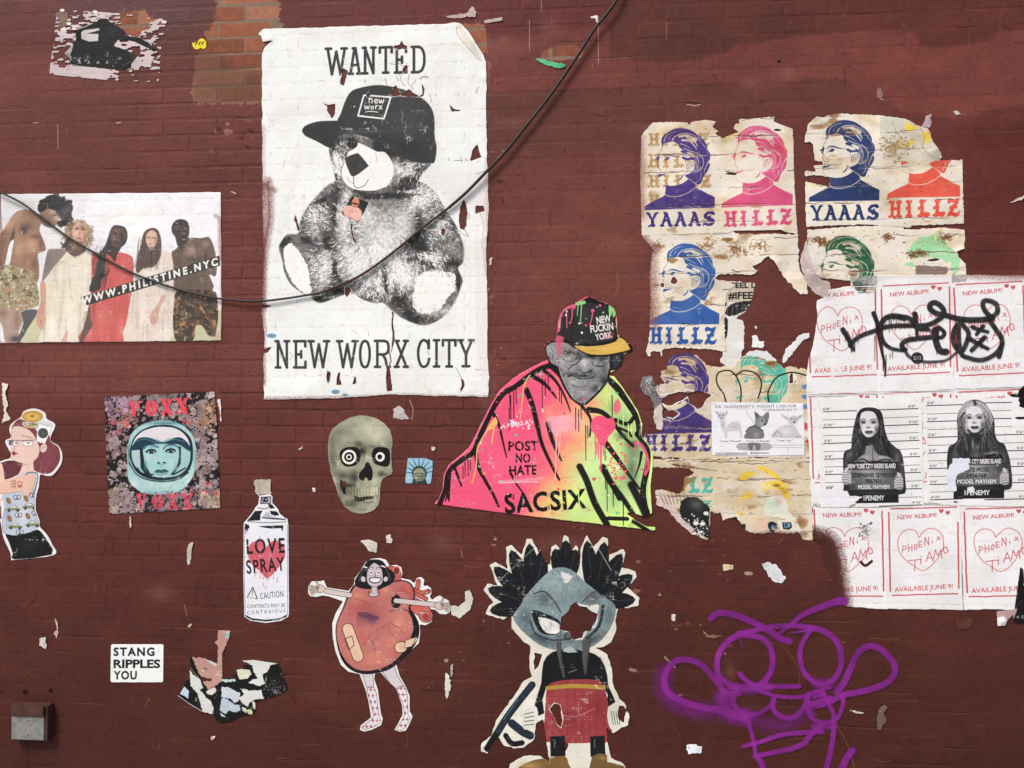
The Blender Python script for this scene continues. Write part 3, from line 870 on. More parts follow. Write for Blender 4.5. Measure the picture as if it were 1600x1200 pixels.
# ---------------------------------------------------------------- the wanted poster
def make_bear():
    cv = Canvas(400,28,775,632,(240,243,242))
    INK = (62,63,65)
    cv.view()
    edge = [(411,47),(414,46),(720,37),(732,50),(750,78),(760,98),(760,180),(762,260),(764,330),(760,400),(762,470),(762,560),(765,590),(763,621),
            (730,620),(660,618),(600,617),(560,621),(520,623),(413,625),(412,560),(414,530),(409,480),(413,400),(411,300),(410,200),(410,85),(414,75),(422,68),
            (430,64),(411,66),(409,58),(404,54)]
    cv.paper(rough(edge, .7,10,1))
    # soft creases and blisters printed by age
    cv.age(.035,.35,(232,226,216))
    M = [(513,232),(511,245),(497,258),(499,272),(502,290),(492,292)]
    # --- tones of the fur: start from mid grey inside the silhouette, then light and dark tufts
    cv.view(430,125,3.078)
    body = [(262,320),(268,380),(285,450),(290,488),(250,510),(200,560),(165,600),(140,640),(120,690),(112,740),(60,745),(28,785),(20,815),(40,880),(45,920),
            (80,985),(150,1035),(175,1035),(180,1055),(215,1074),(260,1062),(330,1035),(372,1025),(420,1055),(480,1075),(520,1072),(560,1108),(620,1150),(700,1180),
            (760,1170),(820,1130),(870,1060),(900,980),(903,960),(880,905),(905,880),(912,820),(895,760),(870,700),(838,650),(800,590),(770,540),(720,500),(690,485),
            (730,430),(750,400),(700,330),(500,250),(300,250)]
    bm = blur(cv.cov_poly(body, 3), 1)
    h, w = bm.shape
    n1 = fbm(h, w, 26,4,5); n2 = fbm(h, w, 7,3,6)
    tone = np.clip(.30 + (n1 - .5) * 1.1 + (n2 - .5) * .5,.05,1)
    # painted tone map in source coords: (x, y, rx, ry, value)
    T = Canvas(400,28,775,632,(110,110,112)); T.view(430,125,3.078)
    for (x, y, rx, ry, v, a) in [
        (480,720,130,150,165,.8),(500,830,150,120,185,.9),(430,640,60,90,190,.7),(600,690,90,110,190,.7),(360,560,60,40,200,.7),(690,580,60,80,200,.8),
        (740,560,50,50,190,.7),(400,900,90,70,190,.85),(600,900,60,60,190,.7),(550,980,60,50,190,.6),(250,880,70,90,165,.7),(200,660,50,60,170,.6),(190,740,30,30,190,.5),
        (230,960,40,60,190,.6),(470,990,60,50,150,.5),(620,960,80,60,215,.7),(800,720,60,60,160,.6),(860,800,40,70,140,.6),(800,1110,60,30,170,.7),
        (600,430,60,50,190,.7),(690,380,40,40,150,.5),(300,380,30,60,160,.6),(320,430,30,40,170,.5),(420,270,80,24,160,.6),(180,600,30,30,150,.4),(330,700,40,80,200,.7),
        (560,760,100,50,190,.6),(360,830,60,60,180,.8),(700,1060,30,60,150,.3),(300,620,30,50,175,.6),
        (230,590,50,26,62,.8),(300,540,26,40,60,.8),(280,640,18,90,62,.8),(250,780,26,60,50,.9),(150,770,60,26,70,.8),(290,900,22,90,58,.85),(300,1010,60,26,60,.9),
        (210,1050,50,20,60,.9),(520,560,200,20,52,.9),(620,520,80,18,50,.9),(690,690,22,90,62,.8),(680,790,60,40,48,.95),(640,860,50,26,60,.7),(580,1010,30,60,60,.6),
        (600,1070,60,50,58,.85),(680,1150,80,26,62,.9),(800,1160,60,30,80,.7),(880,960,26,60,58,.9),(860,880,60,26,60,.8),(860,700,26,60,70,.7),(740,880,60,20,70,.7),
        (40,780,26,40,55,.9),(440,1050,60,20,70,.8),(530,930,20,70,55,.7),(640,480,70,26,60,.8),(700,440,40,30,62,.8),(640,560,20,60,90,.5),(500,600,60,14,90,.5),
        (300,300,40,40,62,.6),(560,320,90,50,58,.9),(370,295,28,30,48,.95),(500,310,34,26,48,.95),(290,470,20,30,60,.7),(800,640,20,30,60,.6),(740,500,50,20,70,.7),(190,820,30,40,80,.5)]:
        T.blob(x, y, rx, ry, (v, v, v), a)
    t0 = T.rgb[..., 0]
    # hair strokes follow a swirl; light on dark and dark on light
    rr = np.random.RandomState(9)
    for i in range(5200):
        x, y = rr.uniform(20,912), rr.uniform(250,1180)
        q = T.P([(x, y)])[0].astype(int)
        if not (0 <= q[0] < w and 0 <= q[1] < h) or bm[q[1], q[0]] < .5: continue
        v = t0[q[1], q[0]] * 255
        a = math.atan2(y - 600, x - 470) + rr.randn() * .7 + math.sin(x * .02) + math.cos(y * .017)
        L = rr.uniform(6,20)
        nv = v + rr.choice([-1,1]) * rr.uniform(25,95) + (15 if v > 120 else -12)
        nv = min(250, max(45, nv))
        T.line([(x, y),(x + math.cos(a) * L * .5, y + math.sin(a) * L * .5),(x + math.cos(a + .4) * L, y + math.sin(a + .4) * L)], rr.uniform(1.4,3.4),(nv, nv, nv),.6, w2=.6)
    for (x, y, rx, ry, a, an) in [(290,640,11,100,.9,4),(262,790,14,40,.9,-30),(160,775,50,14,.7,30),(300,930,11,90,.85,-18),(330,1020,50,16,.9,-15),(540,560,150,13,.9,0),
        (420,545,80,12,.8,14),(690,720,13,90,.8,8),(690,800,60,26,.95,25),(535,1000,13,70,.8,0),(640,1120,40,26,.8,30),(870,890,50,14,.9,20),(885,980,14,60,.9,12),(225,585,60,14,.6,-35),
        (700,490,40,14,.8,-20),(560,350,60,26,.9,20),(620,400,30,40,.6,0),(280,330,20,30,.6,0),(720,880,60,12,.7,30),(60,770,40,16,.9,-30),(230,1060,60,12,.9,4),(860,650,14,50,.6,-25)]:
        T.blob(x, y, rx, ry, (56,57,59), a, an)
    for i in range(2300):                           # bright tufts
        cx, cy, s1, s2 = [(490,810,120,50),(400,900,60,50),(700,560,60,40),(620,950,60,50),(245,900,50,60),(360,640,40,80),(200,640,40,50),(300,400,20,50),(640,450,50,40),(560,900,70,60),(790,690,50,60),(480,1000,50,40),(740,860,40,20)][i % 13]
        x, y = rr.normal(cx, s1), rr.normal(cy, s2)
        a = math.atan2(y - 690, x - 500) + rr.randn() * .5
        L = rr.uniform(8,30); q = T.P([(x, y)])[0].astype(int)
        if 0 <= q[0] < w and 0 <= q[1] < h and T.rgb[q[1], q[0], 0] > .36:
            T.line([(x, y),(x + math.cos(a) * L * .6, y + math.sin(a) * L * .6),(x + math.cos(a + .5) * L, y + math.sin(a + .5) * L)], rr.uniform(1.8,3.6),(250,250,250),.85, w2=.5)
        elif i % 2: T.line([(x, y),(x + math.cos(a) * L, y + math.sin(a) * L)],2,(60,60,62),.7, w2=.5)
    g = T.rgb[..., 0]
    g = np.clip(g + (n2 - .5) * .22 + (n1 - .5) * .10,0,1)
    g = np.clip((g - .42) * 1.5 + .43,.2,.96)
    cv.rgb += (g[..., None] * np.array([1,1,.995]) - cv.rgb) * bm[..., None]
    W = (244,244,241)
    # snout, foot pads
    cv.fill([(330,400),(316,440),(322,480),(350,515),(400,530),(470,534),(530,520),(562,480),(572,430),(560,390),(530,350),(490,345),(440,320),(400,305),(385,330),(352,350),(345,380)], W, smooth=4)
    cv.line([(333,400),(318,440),(330,490),(365,522),(420,535),(480,536),(530,518)],4,(70,70,72),.8, smooth=5, soft=.8)
    cv.fill([(338,385),(350,370),(385,357),(405,358),(448,410),(445,420),(378,466),(352,430)], INK, smooth=3)
    cv.line([(378,466),(382,510),(400,520),(430,510),(450,480)],3, INK, smooth=5)
    cv.line([(382,500),(362,490),(345,470)],2, INK, .7, smooth=4)
    cv.fill([(352,290),(356,330),(348,335),(345,300)],(225,225,222),.8)
    cv.ell(372,310,26,22,(50,50,52)); cv.ell(500,328,26,18,(50,50,52)); cv.line([(485,350),(490,390)],2,(90,90,90),.7)
    r = rough([(40,815),(50,800),(75,786),(95,800),(120,830),(140,860),(160,910),(172,970),(176,1035),(150,1035),(105,1000),(70,950),(48,890)],3,8,4)
    cv.fill(r, W)
    cv.line([(36,850),(46,920),(80,985),(150,1036)],2, INK, .9, smooth=6)
    r = rough([(700,940),(720,925),(780,915),(860,930),(872,960),(868,1010),(830,1050),(800,1100),(740,1130),(690,1120),(662,1085),(656,1040),(672,1010),(668,970)],5,8,5)
    cv.fill(r, W)
    for i in range(260):
        a = rr.uniform(0,6.28); x, y = 765 + 108 * math.cos(a) * 1.0,1022 + 108 * math.sin(a)
        cv.line([(x, y),(x + rr.randn() * 8, y + rr.randn() * 8)],2.5, rr.choice([240,240,90]) * np.ones(3),.5)
    # --- cap
    cap = [(300,198),(318,160),(340,100),(365,60),(400,42),(480,27),(540,30),(620,48),(700,84),(745,125),(766,180),(768,270),(778,330),(768,395),(750,402),(690,400),(600,370),(560,340),
           (480,290),(400,262),(300,240)]
    cv.fill(cap, INK, smooth=4)
    brim = [(132,240),(150,220),(200,203),(260,198),(320,200),(420,225),(540,262),(560,300),(480,285),(380,262),(330,262),(300,280),(285,320),(262,328),(200,296),(150,272),(134,255)]
    cv.fill(brim, (56,57,59), smooth=3)
    cv.line([(150,224),(260,204),(340,210),(460,246),(560,280)],4,(86,87,90),.5, smooth=5, soft=2)
    cv.blob(620,200,120,120,(72,73,76),.7); cv.blob(430,250,120,14,(92,92,95),.5)
    cv.blob(650,330,110,60,(46,47,49),.8,20)
    for i in range(90):
        x, y = rr.uniform(330,750), rr.uniform(60,380)
        cv.line([(x, y),(x + rr.randn() * 4, y + rr.uniform(3,26))],1.4,(120,120,122), rr.uniform(.15,.6))
    for (x, y, L) in [(610,150,60),(625,200,70),(635,280,30),(720,230,24),(540,310,20)]:
        cv.line([(x, y),(x + 6, y + L * .4),(x - 2, y + L * .7),(x + 5, y + L)],2,(205,205,203),.8)
    cv.line([(470,130),(466,60),(500,35)],2,(48,49,50),.7, smooth=4)
    cv.line([(428,75),(557,84),(524,188),(400,174)],8, W, closed=True)
    letters(cv, HAND, 'new', [(452,88,474,114),(477,92,497,114),(499,92,524,114)],5, W, smooth=4)
    letters(cv, HAND, 'worx', [(430,122,456,142),(460,122,478,142),(482,122,496,142),(496,120,520,146)],5, W, smooth=4)
    cv.line([(436,156),(460,152),(496,157)],4, W, smooth=4)
    # --- lettering
    cv.view(400,0,4)
    letters(cv, SLAB, 'WANTED', [(446,308,562,468),(586,306,656,464),(672,302,748,462),(776,300,850,458),(870,298,944,456),(976,296,1056,454)],18, INK, smooth=5, dy=-2)
    cv.view(400,300,4)
    letters(cv, SLAB, 'NEWWORXCITY', [(126,934,208,1098),(240,934,314,1098),(338,934,452,1096),(516,934,630,1096),(652,932,714,1096),(746,932,838,1094),(870,932,950,1094),
            (1014,928,1086,1094),(1112,928,1148,1092),(1170,928,1248,1092),(1270,928,1358,1090)],17, INK, smooth=5)
    # --- wear: cracks, wall showing, splits, overspray
    cv.view(400,0,4)
    for k, p in enumerate([[(545,428),(578,446),(552,540),(528,528)],[(860,292),(900,284),(914,254),(925,280),(948,292),(944,312),(915,306),(896,316)],
              [(846,592),(858,560),(876,532),(890,560),(908,600),(880,604),(852,606)],[(900,600),(930,580),(960,560),(985,585),(1014,596),(1010,608),(940,606)],
              [(1040,560),(1036,520),(1056,560),(1050,600),(1024,612),(1020,600),(1040,596)],[(410,636),(450,660),(500,650),(492,720),(474,745),(446,690),(448,668)],
              [(1212,658),(1240,684),(1286,694),(1225,702)],[(1386,896),(1396,950),(1412,984),(1340,1010),(1352,950)],[(690,604),(704,578),(718,600),(706,618)],
              [(916,440),(944,400),(950,430),(930,470)],[(170,1040),(184,996),(180,1020),(166,1070)],[(1376,596),(1380,560),(1384,580)]]):
        cv.tear(p, .5,3, k, (226,222,216),1.2)
    dk = (70,50,46)
    for p in [[(840,400),(870,405),(890,395),(930,420),(960,415)],[(1020,490),(1050,485),(1080,490)],[(1030,500),(1045,480),(1080,482)],[(810,490),(820,540),(860,570)],[(900,460),(905,500),(930,540)],
              [(960,470),(950,520),(985,560)],[(1000,500),(975,540)],[(880,480),(890,510)],[(1380,570),(1396,545)],[(680,500),(682,520)],[(1085,590),(1100,640)],[(1205,990),(1212,1010)],
              [(1240,1008),(1290,1005)],[(1280,985),(1286,1020)],[(1310,990),(1324,1010)],[(1376,1090),(1440,1070),(1410,1100),(1370,1150)],[(1260,586),(1266,596)],[(1122,590),(1124,600)]]:
        cv.line(rough(p, 3,8, len(p), closed=False),2.6, dk, .85)
    for i in range(60):
        x, y = rr.normal(960,70), rr.normal(500,50)
        cv.line([(x, y),(x + rr.randn() * 12, y + rr.randn() * 14)],1.5,(180,172,160),.7)
    cv.view(400,300,4)
    for k, p in enumerate([[(1296,50),(1310,60),(1324,130),(1316,180),(1318,210),(1300,240),(1276,230),(1270,180),(1278,100)],[(1374,90),(1424,88),(1432,120),(1372,138)],
              [(592,205),(606,196),(604,240),(616,290),(636,328),(612,310),(596,260)],[(246,140),(262,180),(272,216),(280,250),(262,240),(254,200),(240,180)],
              [(850,744),(864,760),(858,820),(866,870),(870,930),(850,1000),(838,1020),(850,980),(856,900),(848,830),(852,790)],[(820,1086),(838,1096),(850,1200),(856,1240),(820,1250),(816,1180)],
              [(448,1116),(470,1130),(466,1170),(450,1200),(442,1150)],[(518,1130),(530,1128),(526,1170),(540,1208),(504,1208),(508,1160)],[(620,1156),(630,1160),(626,1200),(604,1204)],
              [(1284,1160),(1300,1180),(1306,1210),(1290,1240),(1272,1260),(1290,1210)],[(40,990),(70,976),(104,968),(76,1004),(46,1012)],[(30,716),(60,706),(106,712),(60,728)],
              [(560,600),(580,590),(600,620),(570,660),(556,640)],[(1128,150),(1150,132),(1158,142),(1140,156)],[(1160,230),(1190,240),(1176,280),(1162,270)]]):
        cv.tear(p, .5,3,20 + k, (222,214,208),1.3)
    for p, wd in [([(836,1000),(846,1060),(830,1100)],9),([(1300,60),(1310,120),(1340,150),(1310,190)],3),([(1400,130),(1424,200),(1416,330),(1440,520)],3),([(1300,230),(1330,280),(1300,270),(1270,240)],3),
              ([(210,1000),(232,1020),(214,1050)],2.5),([(150,960),(160,1040)],2),([(1250,1096),(1284,1160)],3),([(1370,1110),(1436,1116)],3),([(1074,980),(1082,1020),(1070,1000)],2),
              ([(70,850),(66,890)],2.4),([(126,820),(128,860)],2),([(300,1140),(316,1150)],2),([(704,870),(706,900)],2),([(320,920),(322,980)],1.6),([(380,1010),(396,1060)],2.4),
              ([(350,960),(352,1010)],2),([(60,1180),(30,1220)],3)]:
        cv.line(rough(p, 2,8,3, closed=False), wd, (96,78,74),.8)
    for (x, y, r1, r2) in [(455,1170,10,26),(828,1180,8,40),(822,1100,6,12),(500,1250,26,14),(560,1270,20,8),(100,900,30,14),(640,1285,16,6)]:
        cv.ell(x, y, r1, r2,(72,128,160),.75)
    # creased, puckered right edge
    for i in range(46):
        x = rr.uniform(1290,1440)
        cv.line([(x, rr.uniform(60,500)),(x + rr.randn() * 14, rr.uniform(500,700)),(x + rr.randn() * 18, rr.uniform(700,1150))], rr.uniform(1.5,5), rr.choice([0,1]) * np.array([30,34,34]) + np.array([216,206,202]),.35, smooth=5, soft=1.5)
    cv.view()
    pink = (232,216,214)
    cv.line([(755,300),(757,480),(758,600)],16, pink, .5, soft=14)
    o = RED_WALL
    cv.line([(419,285),(421,340),(412,400),(408,480)],11,(126,80,76),.9, smooth=6, soft=7, grain=2)
    cv.line([(409,290),(409,600)],9, o, .9, soft=6, grain=2)
    cv.line([(412,290),(416,292),(430,298)],5, o, .7, soft=5, grain=2)
    cv.line([(413,626),(520,625),(640,621),(764,624)],7,(120,80,74),.8, soft=6, grain=2)
    cv.line([(411,200),(411,290)],5,(160,120,115),.5, soft=5, grain=2)
    cv.line([(764,250),(765,420)],8,(170,135,130),.5, soft=6, grain=2)
    cv.blob(440,495,22,14,(222,224,224),.6)
    # folded-over corner shows the paper's back
    cv.fill([(714,42),(720,37),(738,66),(752,92),(742,84),(722,60)],(226,218,204),.9)
    cv.line([(714,42),(716,56),(734,78),(752,96)],1.4,(170,160,148),.8, smooth=4, soft=1)
    return sheet(cv, 'wanted_poster', 'large white poster of a teddy bear in a black flat-brim cap, headed WANTED', 'poster', level=2,
                 curls=[(745,62,34,.012),(758,120,14,.004),(422,60,14,.004),(760,370,22,.006),(480,605,24,.004),(730,610,26,.004)], wrinkle=.0009, bump=.65, wr=(1,.55))
make_bear()
# small photo stuck on the bear's chest
cv = Canvas(530,300,580,350,(45,44,44), px=0.0012)
cv.view(400,300,4)
cv.paper(rough([(602,26),(708,68),(640,190),(536,138)],1.5,12,2))
cv.blob(600,130,50,40,(236,176,160),1); cv.blob(626,150,34,40,(240,190,176),1)
cv.ell(624,68,24,30,(214,140,110), ang=10); cv.fill([(560,90),(620,92),(660,120),(656,170),(620,182),(552,140)],(238,184,172), smooth=4)
cv.ell(632,34,18,10,(222,178,70)); cv.fill([(606,66),(644,76),(640,84),(604,76)],(60,30,30)); cv.line([(612,92),(630,96)],4,(130,50,46))
cv.line([(604,106),(580,150),(610,170)],3,(190,110,96),.8, smooth=4); cv.age(.08)
sheet(cv, 'photo_sticker', 'small torn square photo of a person in pink stuck on the bear poster', 'sticker', level=3.4, bump=.1)

# ---------------------------------------------------------------- group photograph poster
def make_group():
    cv = Canvas(-8,292,356,545,(226,228,234))
    cv.view(0,300,4)
    cv.paper(rough([(8,16),(1384,4),(1386,400),(1386,930),(700,938),(5,945),(-2,500)],1.5,40,3))
    # sky: bright cloud, greyer towards the left
    for (x, y, rx, ry, c, a) in [(900,200,500,200,(238,239,242),.9),(100,100,200,200,(205,206,212),.7),(560,330,200,120,(212,216,228),.6),(1330,400,90,200,(236,238,246),.7),(230,400,90,140,(200,204,214),.6)]:
        cv.blob(x, y, rx, ry, c, a)
    cv.fill([(130,940),(240,740),(260,720),(700,760),(1400,740),(1400,940)],(196,192,152),1, soft=3)
    cv.blob(180,850,70,70,(206,202,160),.8)
    def camo(poly, base, cols, n, seed, sz=12):
        m = cv.cov_poly(poly, 3); old = cv.clip; cv.clip = m
        cv.fill(poly, base, smooth=3); r = np.random.RandomState(seed); p = np.array(poly)
        for i in range(n):
            x, y = r.uniform(p[:, 0].min(), p[:, 0].max()), r.uniform(p[:, 1].min(), p[:, 1].max())
            s_ = sz * r.uniform(.3,1)
            cv.fill([(x + s_ * r.randn(), y + s_ * r.randn()) for _ in range(6)], cols[r.randint(len(cols))],.8, smooth=2)
        cv.clip = old
    def shade(poly, blobs):
        cv.clip = cv.cov_poly(poly, 3)
        for b in blobs: cv.blob(*b[:4], b[4], b[5], b[6] if len(b) > 6 else 0)
        cv.clip = None
    def folds(poly, n, lo, hi, seed, w=7, lean=0):
        r = np.random.RandomState(seed); p = np.array(poly); cv.clip = cv.cov_poly(poly, 2)
        for i in range(n):
            x = r.uniform(p[:, 0].min(), p[:, 0].max()); y = r.uniform(p[:, 1].min(), p[:, 1].max()); L = r.uniform(60,240)
            cv.line([(x, y),(x + lean * L * .5 + r.randn() * 6, y + L * .5),(x + lean * L + r.randn() * 12, y + L)], w * r.uniform(.5,1.5), lo if i % 2 else hi, r.uniform(.25,.6), smooth=4, soft=4, w2=2)
        cv.clip = None
    # -- man at far left, bare back, curly hair, patterned shorts
    torso = [(-10,300),(30,230),(90,140),(150,112),(215,125),(262,180),(250,240),(285,330),(284,370),(240,390),(248,470),(240,560),(180,560),(60,500),(70,430),(80,360),(90,300),(60,330),(30,470),(-10,500)]
    cv.fill(torso, (150,108,84), smooth=4)
    shade(torso, [(60,200,60,60,(196,146,116),.9),(20,320,40,90,(120,84,66),.8),(180,220,40,40,(104,72,58),.9,30),(150,240,30,40,(60,42,36),.9),(80,290,14,80,(50,36,32),.9,10),
                  (200,330,60,70,(196,146,118),.9),(120,360,50,70,(190,144,116),.9),(260,320,20,60,(110,80,66),.8),(230,280,50,16,(96,66,54),.8),(150,450,70,40,(160,116,92),.8),
                  (220,450,26,50,(110,82,66),.8),(110,150,50,20,(186,142,116),.8,-30),(200,160,40,26,(132,92,72),.6),(0,450,20,80,(84,58,48),.9),(155,430,5,60,(130,90,72),.8)])
    cv.ell(352,105,92,78,(26,24,26)); cv.ell(420,160,34,50,(26,24,26))
    r = np.random.RandomState(3)
    for i in range(220):
        a = r.uniform(0,6.28); x, y = 350 + 104 * math.cos(a) * r.uniform(.5,1),100 + 80 * math.sin(a) * r.uniform(.5,1)
        if y > 120 and x < 300: continue
        cv.ell(x, y, r.uniform(8,18), r.uniform(8,16),(26,24,26),.95)
    face = [(278,120),(300,105),(350,118),(385,150),(372,195),(330,222),(300,222),(262,200),(240,150),(262,130)]
    cv.fill(face, (146,112,94), smooth=4)
    shade(face, [(330,130,30,20,(196,160,140),.9,30),(300,190,36,22,(92,72,62),.9,20),(265,160,20,30,(104,78,66),.8),(350,180,20,20,(160,124,104),.7),(345,150,26,8,(90,66,58),.8,30),(372,170,8,14,(200,168,150),.7)])
    cv.fill([(350,130),(440,60),(460,100),(450,140),(400,200),(370,212),(385,165)],(58,56,58),.85)
    cv.fill([(395,120),(440,82),(450,110),(400,150)],(96,92,92),.5)
    for i in range(60):
        x, y = r.normal(420,22), r.normal(190,14); cv.ell(x, y, 8,8,(24,22,24),.9)
    camo([(20,460),(80,462),(160,480),(215,505),(236,580),(250,680),(230,720),(160,740),(130,748),(60,730),(-10,705),(-10,500)],(158,146,112),[(206,194,160),(104,102,72),(60,60,44),(180,130,90),(210,204,176),(150,90,60)],420,4)
    leg = [(-10,712),(60,730),(140,752),(150,800),(120,880),(130,940),(40,945),(20,850),(-10,780)]
    cv.fill(leg, (176,146,128), smooth=3); shade(leg, [(110,800,30,90,(140,108,92),.8),(20,760,40,40,(120,94,78),.7),(100,920,50,30,(50,46,56),.9)])
    cv.fill([(140,750),(225,735),(235,760),(180,850),(130,935),(110,930),(150,820)],(78,76,80),.95, smooth=3)
    # -- woman, curly blond hair, cream dress
    dress1 = [(300,372),(420,355),(540,370),(580,390),(575,470),(560,600),(540,700),(520,800),(500,940),(250,940),(270,860),(262,700),(285,560),(290,500),(262,560),(250,610),(300,400)]
    cv.fill(dress1,(226,218,200), smooth=2)
    shade(dress1,[(350,480,30,160,(196,186,164),.7,10),(480,480,60,60,(238,232,218),.8),(330,820,30,130,(240,234,220),.8),(440,760,26,160,(240,234,220),.7),(280,800,16,130,(186,174,150),.8),(390,700,12,240,(206,196,176),.8,5),
                   (500,880,20,70,(190,180,160),.7),(300,440,40,80,(96,84,78),.9,10),(390,440,40,10,(180,168,148),.6),(455,466,40,6,(190,176,156),.8),(560,640,14,200,(200,188,168),.7)])
    folds(dress1,46,(176,164,142),(244,238,226),3)
    cv.fill([(300,372),(330,358),(420,362),(400,400),(340,470),(285,545),(265,560),(280,460)],(120,106,100),.85, smooth=2)
    cv.line([(460,400),(480,415),(530,385)],3,(170,156,140), smooth=4)
    cv.fill([(410,362),(440,350),(540,360),(520,385),(470,408),(430,380)],(96,74,70), smooth=2)
    cv.fill([(262,560),(290,580),(288,700),(280,760),(290,800),(268,860),(236,830),(232,760),(256,690),(252,600)],(206,152,128), smooth=3)
    cv.line([(262,800),(256,830)],4,(150,104,84)); cv.fill([(385,935),(410,880),(430,860),(420,940)],(214,164,146))
    for i in range(700):
        a = r.uniform(0,6.28); k = r.uniform(.45,1)
        x, y = 495 + 92 * math.cos(a) * k, 262 + 92 * math.sin(a) * k
        c = [(176,142,98),(136,106,74),(104,78,56),(206,178,134),(80,60,46)][r.randint(5) if y > 260 else r.randint(4)]
        cv.line([(x, y),(x + r.randn() * 8, y + 8),(x + r.randn() * 10, y + 14)],3.4, c, .85, smooth=3)
    for i in range(40): cv.line([(r.normal(420,16), r.normal(320,20)),(r.normal(415,16), r.normal(345,10))],5,(60,46,40),.8)
    f = [(462,215),(500,195),(540,215),(546,270),(530,310),(500,325),(470,305),(458,260)]
    cv.fill(f, (208,158,132), smooth=4)
    shade(f, [(520,225,26,20,(120,84,70),.8),(535,290,14,40,(130,92,78),.8),(480,260,16,30,(226,180,156),.9),(498,318,40,10,(120,84,72),.8)])
    cv.blob(476,260,16,26,(232,188,164),.8); cv.line([(474,226),(496,224)],4,(120,84,66)); cv.line([(476,234),(494,232)],7,(60,44,42)); cv.line([(514,236),(534,238)],6,(60,44,40)); cv.line([(490,288),(510,296)],7,(150,66,60)); cv.line([(503,250),(500,274)],4,(160,112,92))
    cv.fill([(475,318),(522,315),(520,345),(480,347)],(150,108,92),.8)
    # -- woman in red, long dark hair
    red = [(580,378),(640,398),(690,378),(760,380),(822,400),(838,440),(836,560),(815,700),(790,820),(775,940),(500,940),(520,860),(560,720),(570,600),(575,480)]
    cv.fill(red, (208,84,80), smooth=2)
    shade(red, [(760,460,60,70,(226,96,90),.8),(640,800,80,120,(224,110,102),.7),(760,860,30,100,(236,130,120),.6),(600,560,30,200,(170,60,58),.7),(560,880,30,80,(240,130,120),.5),(590,720,10,140,(150,60,56),.5)])
    folds(red, 34,(168,54,54),(240,122,112),4,6)
    cv.fill([(660,340),(700,225),(740,210),(785,225),(800,270),(790,320),(760,350),(740,380),(672,372),(660,480),(640,540),(625,610),(560,620),(590,520),(620,440),(610,400)],(52,48,46), smooth=3)
    for i in range(70):
        x = r.uniform(590,670); y = r.uniform(390,560)
        cv.line([(x + 20, y - 60),(x, y),(x - 10, y + 60)],2.4,[(30,28,28),(84,76,66),(66,62,56)][i % 3],.8, smooth=3)
    f = [(700,235),(740,218),(780,240),(790,285),(770,325),(735,352),(705,335),(694,280)]
    cv.fill(f, (88,66,60), smooth=4)
    shade(f, [(735,245,26,16,(120,94,84),.8),(712,290,14,26,(110,84,76),.7),(768,300,14,34,(50,38,36),.9),(720,262,16,6,(46,34,32),.8),(762,268,16,6,(36,28,28),.8),(735,318,20,8,(60,36,36),.8),(722,300,12,6,(150,116,106),.7)])
    cv.blob(715,280,12,20,(136,106,94),.7); cv.line([(712,262),(732,264)],6,(24,18,18)); cv.line([(752,268),(772,272)],5,(26,20,20)); cv.line([(714,296),(730,300)],7,(140,96,90))
    cv.fill([(665,375),(740,372),(735,395),(722,440),(700,410)],(58,44,42), smooth=2)
    cv.fill([(640,500),(665,520),(640,545),(620,530)],(30,28,28)); cv.fill([(520,940),(500,930),(540,800),(560,700),(572,800),(580,840),(540,900)],(92,78,74),.9, smooth=2)
    # -- woman, long brown hair, cream dress
    d2 = [(850,500),(890,470),(960,480),(1000,360),(1060,380),(1085,440),(1100,600),(1085,700),(1080,830),(1060,940),(778,940),(800,800),(830,660),(845,560)]
    cv.fill(d2,(222,208,196), smooth=2)
    shade(d2,[(960,520,60,60,(236,224,212),.8),(900,760,30,170,(236,226,214),.7),(1050,620,26,120,(196,180,166),.7),(860,800,14,150,(196,180,166),.7),(1000,800,60,40,(190,172,160),.6,40),(1040,500,30,60,(196,180,166),.6),(930,880,40,50,(206,192,178),.7),(1030,880,40,60,(232,222,210),.7)])
    folds(d2,46,(176,160,146),(242,232,222),5)
    cv.line([(1000,580),(1010,660),(1070,700)],4,(180,164,150),.7, smooth=4); cv.line([(1040,740),(1060,800)],4,(150,134,124),.6)
    cv.fill([(900,260),(940,228),(985,235),(1008,290),(1012,370),(1000,420),(960,470),(900,480),(866,510),(852,480),(865,400),(885,330)],(84,66,58), smooth=3)
    for i in range(60):
        x = r.uniform(865,1010); cv.line([(x, r.uniform(280,360)),(x - 8, r.uniform(400,440)),(x - 14 + r.randn() * 10, r.uniform(440,500))],2.5,[(50,38,34),(120,96,82),(70,54,46)][i % 3],.7, smooth=3)
    f = [(920,262),(950,240),(980,258),(984,310),(965,345),(940,355),(922,330),(914,300)]
    cv.fill(f, (212,172,150), smooth=4)
    shade(f, [(975,310,12,36,(150,112,96),.8),(935,320,14,16,(226,190,168),.7),(950,350,30,8,(110,80,70),.8)])
    cv.line([(922,286),(940,284)],6,(90,64,56)); cv.line([(956,288),(974,290)],6,(80,56,50)); cv.line([(932,326),(952,328)],6,(170,84,78)); cv.line([(944,294),(940,312)],4,(170,124,104))
    cv.fill([(930,350),(964,345),(964,366),(934,368)],(150,114,98),.8)
    cv.fill([(1015,650),(1040,655),(1010,710),(995,760),(985,815),(960,835),(940,800),(945,760),(985,710)],(206,162,142), smooth=3)
    for k in range(3): cv.line([(955 + k * 12,790),(948 + k * 14,822)],3,(150,108,92),.8)
    # -- man at right, bare chest, dark patterned shorts
    t2 = [(1075,380),(1100,360),(1130,330),(1180,290),(1260,290),(1310,285),(1340,350),(1356,440),(1356,500),(1345,530),(1310,520),(1330,620),(1110,625),(1090,560),(1085,450)]
    cv.fill(t2,(104,84,74), smooth=3)
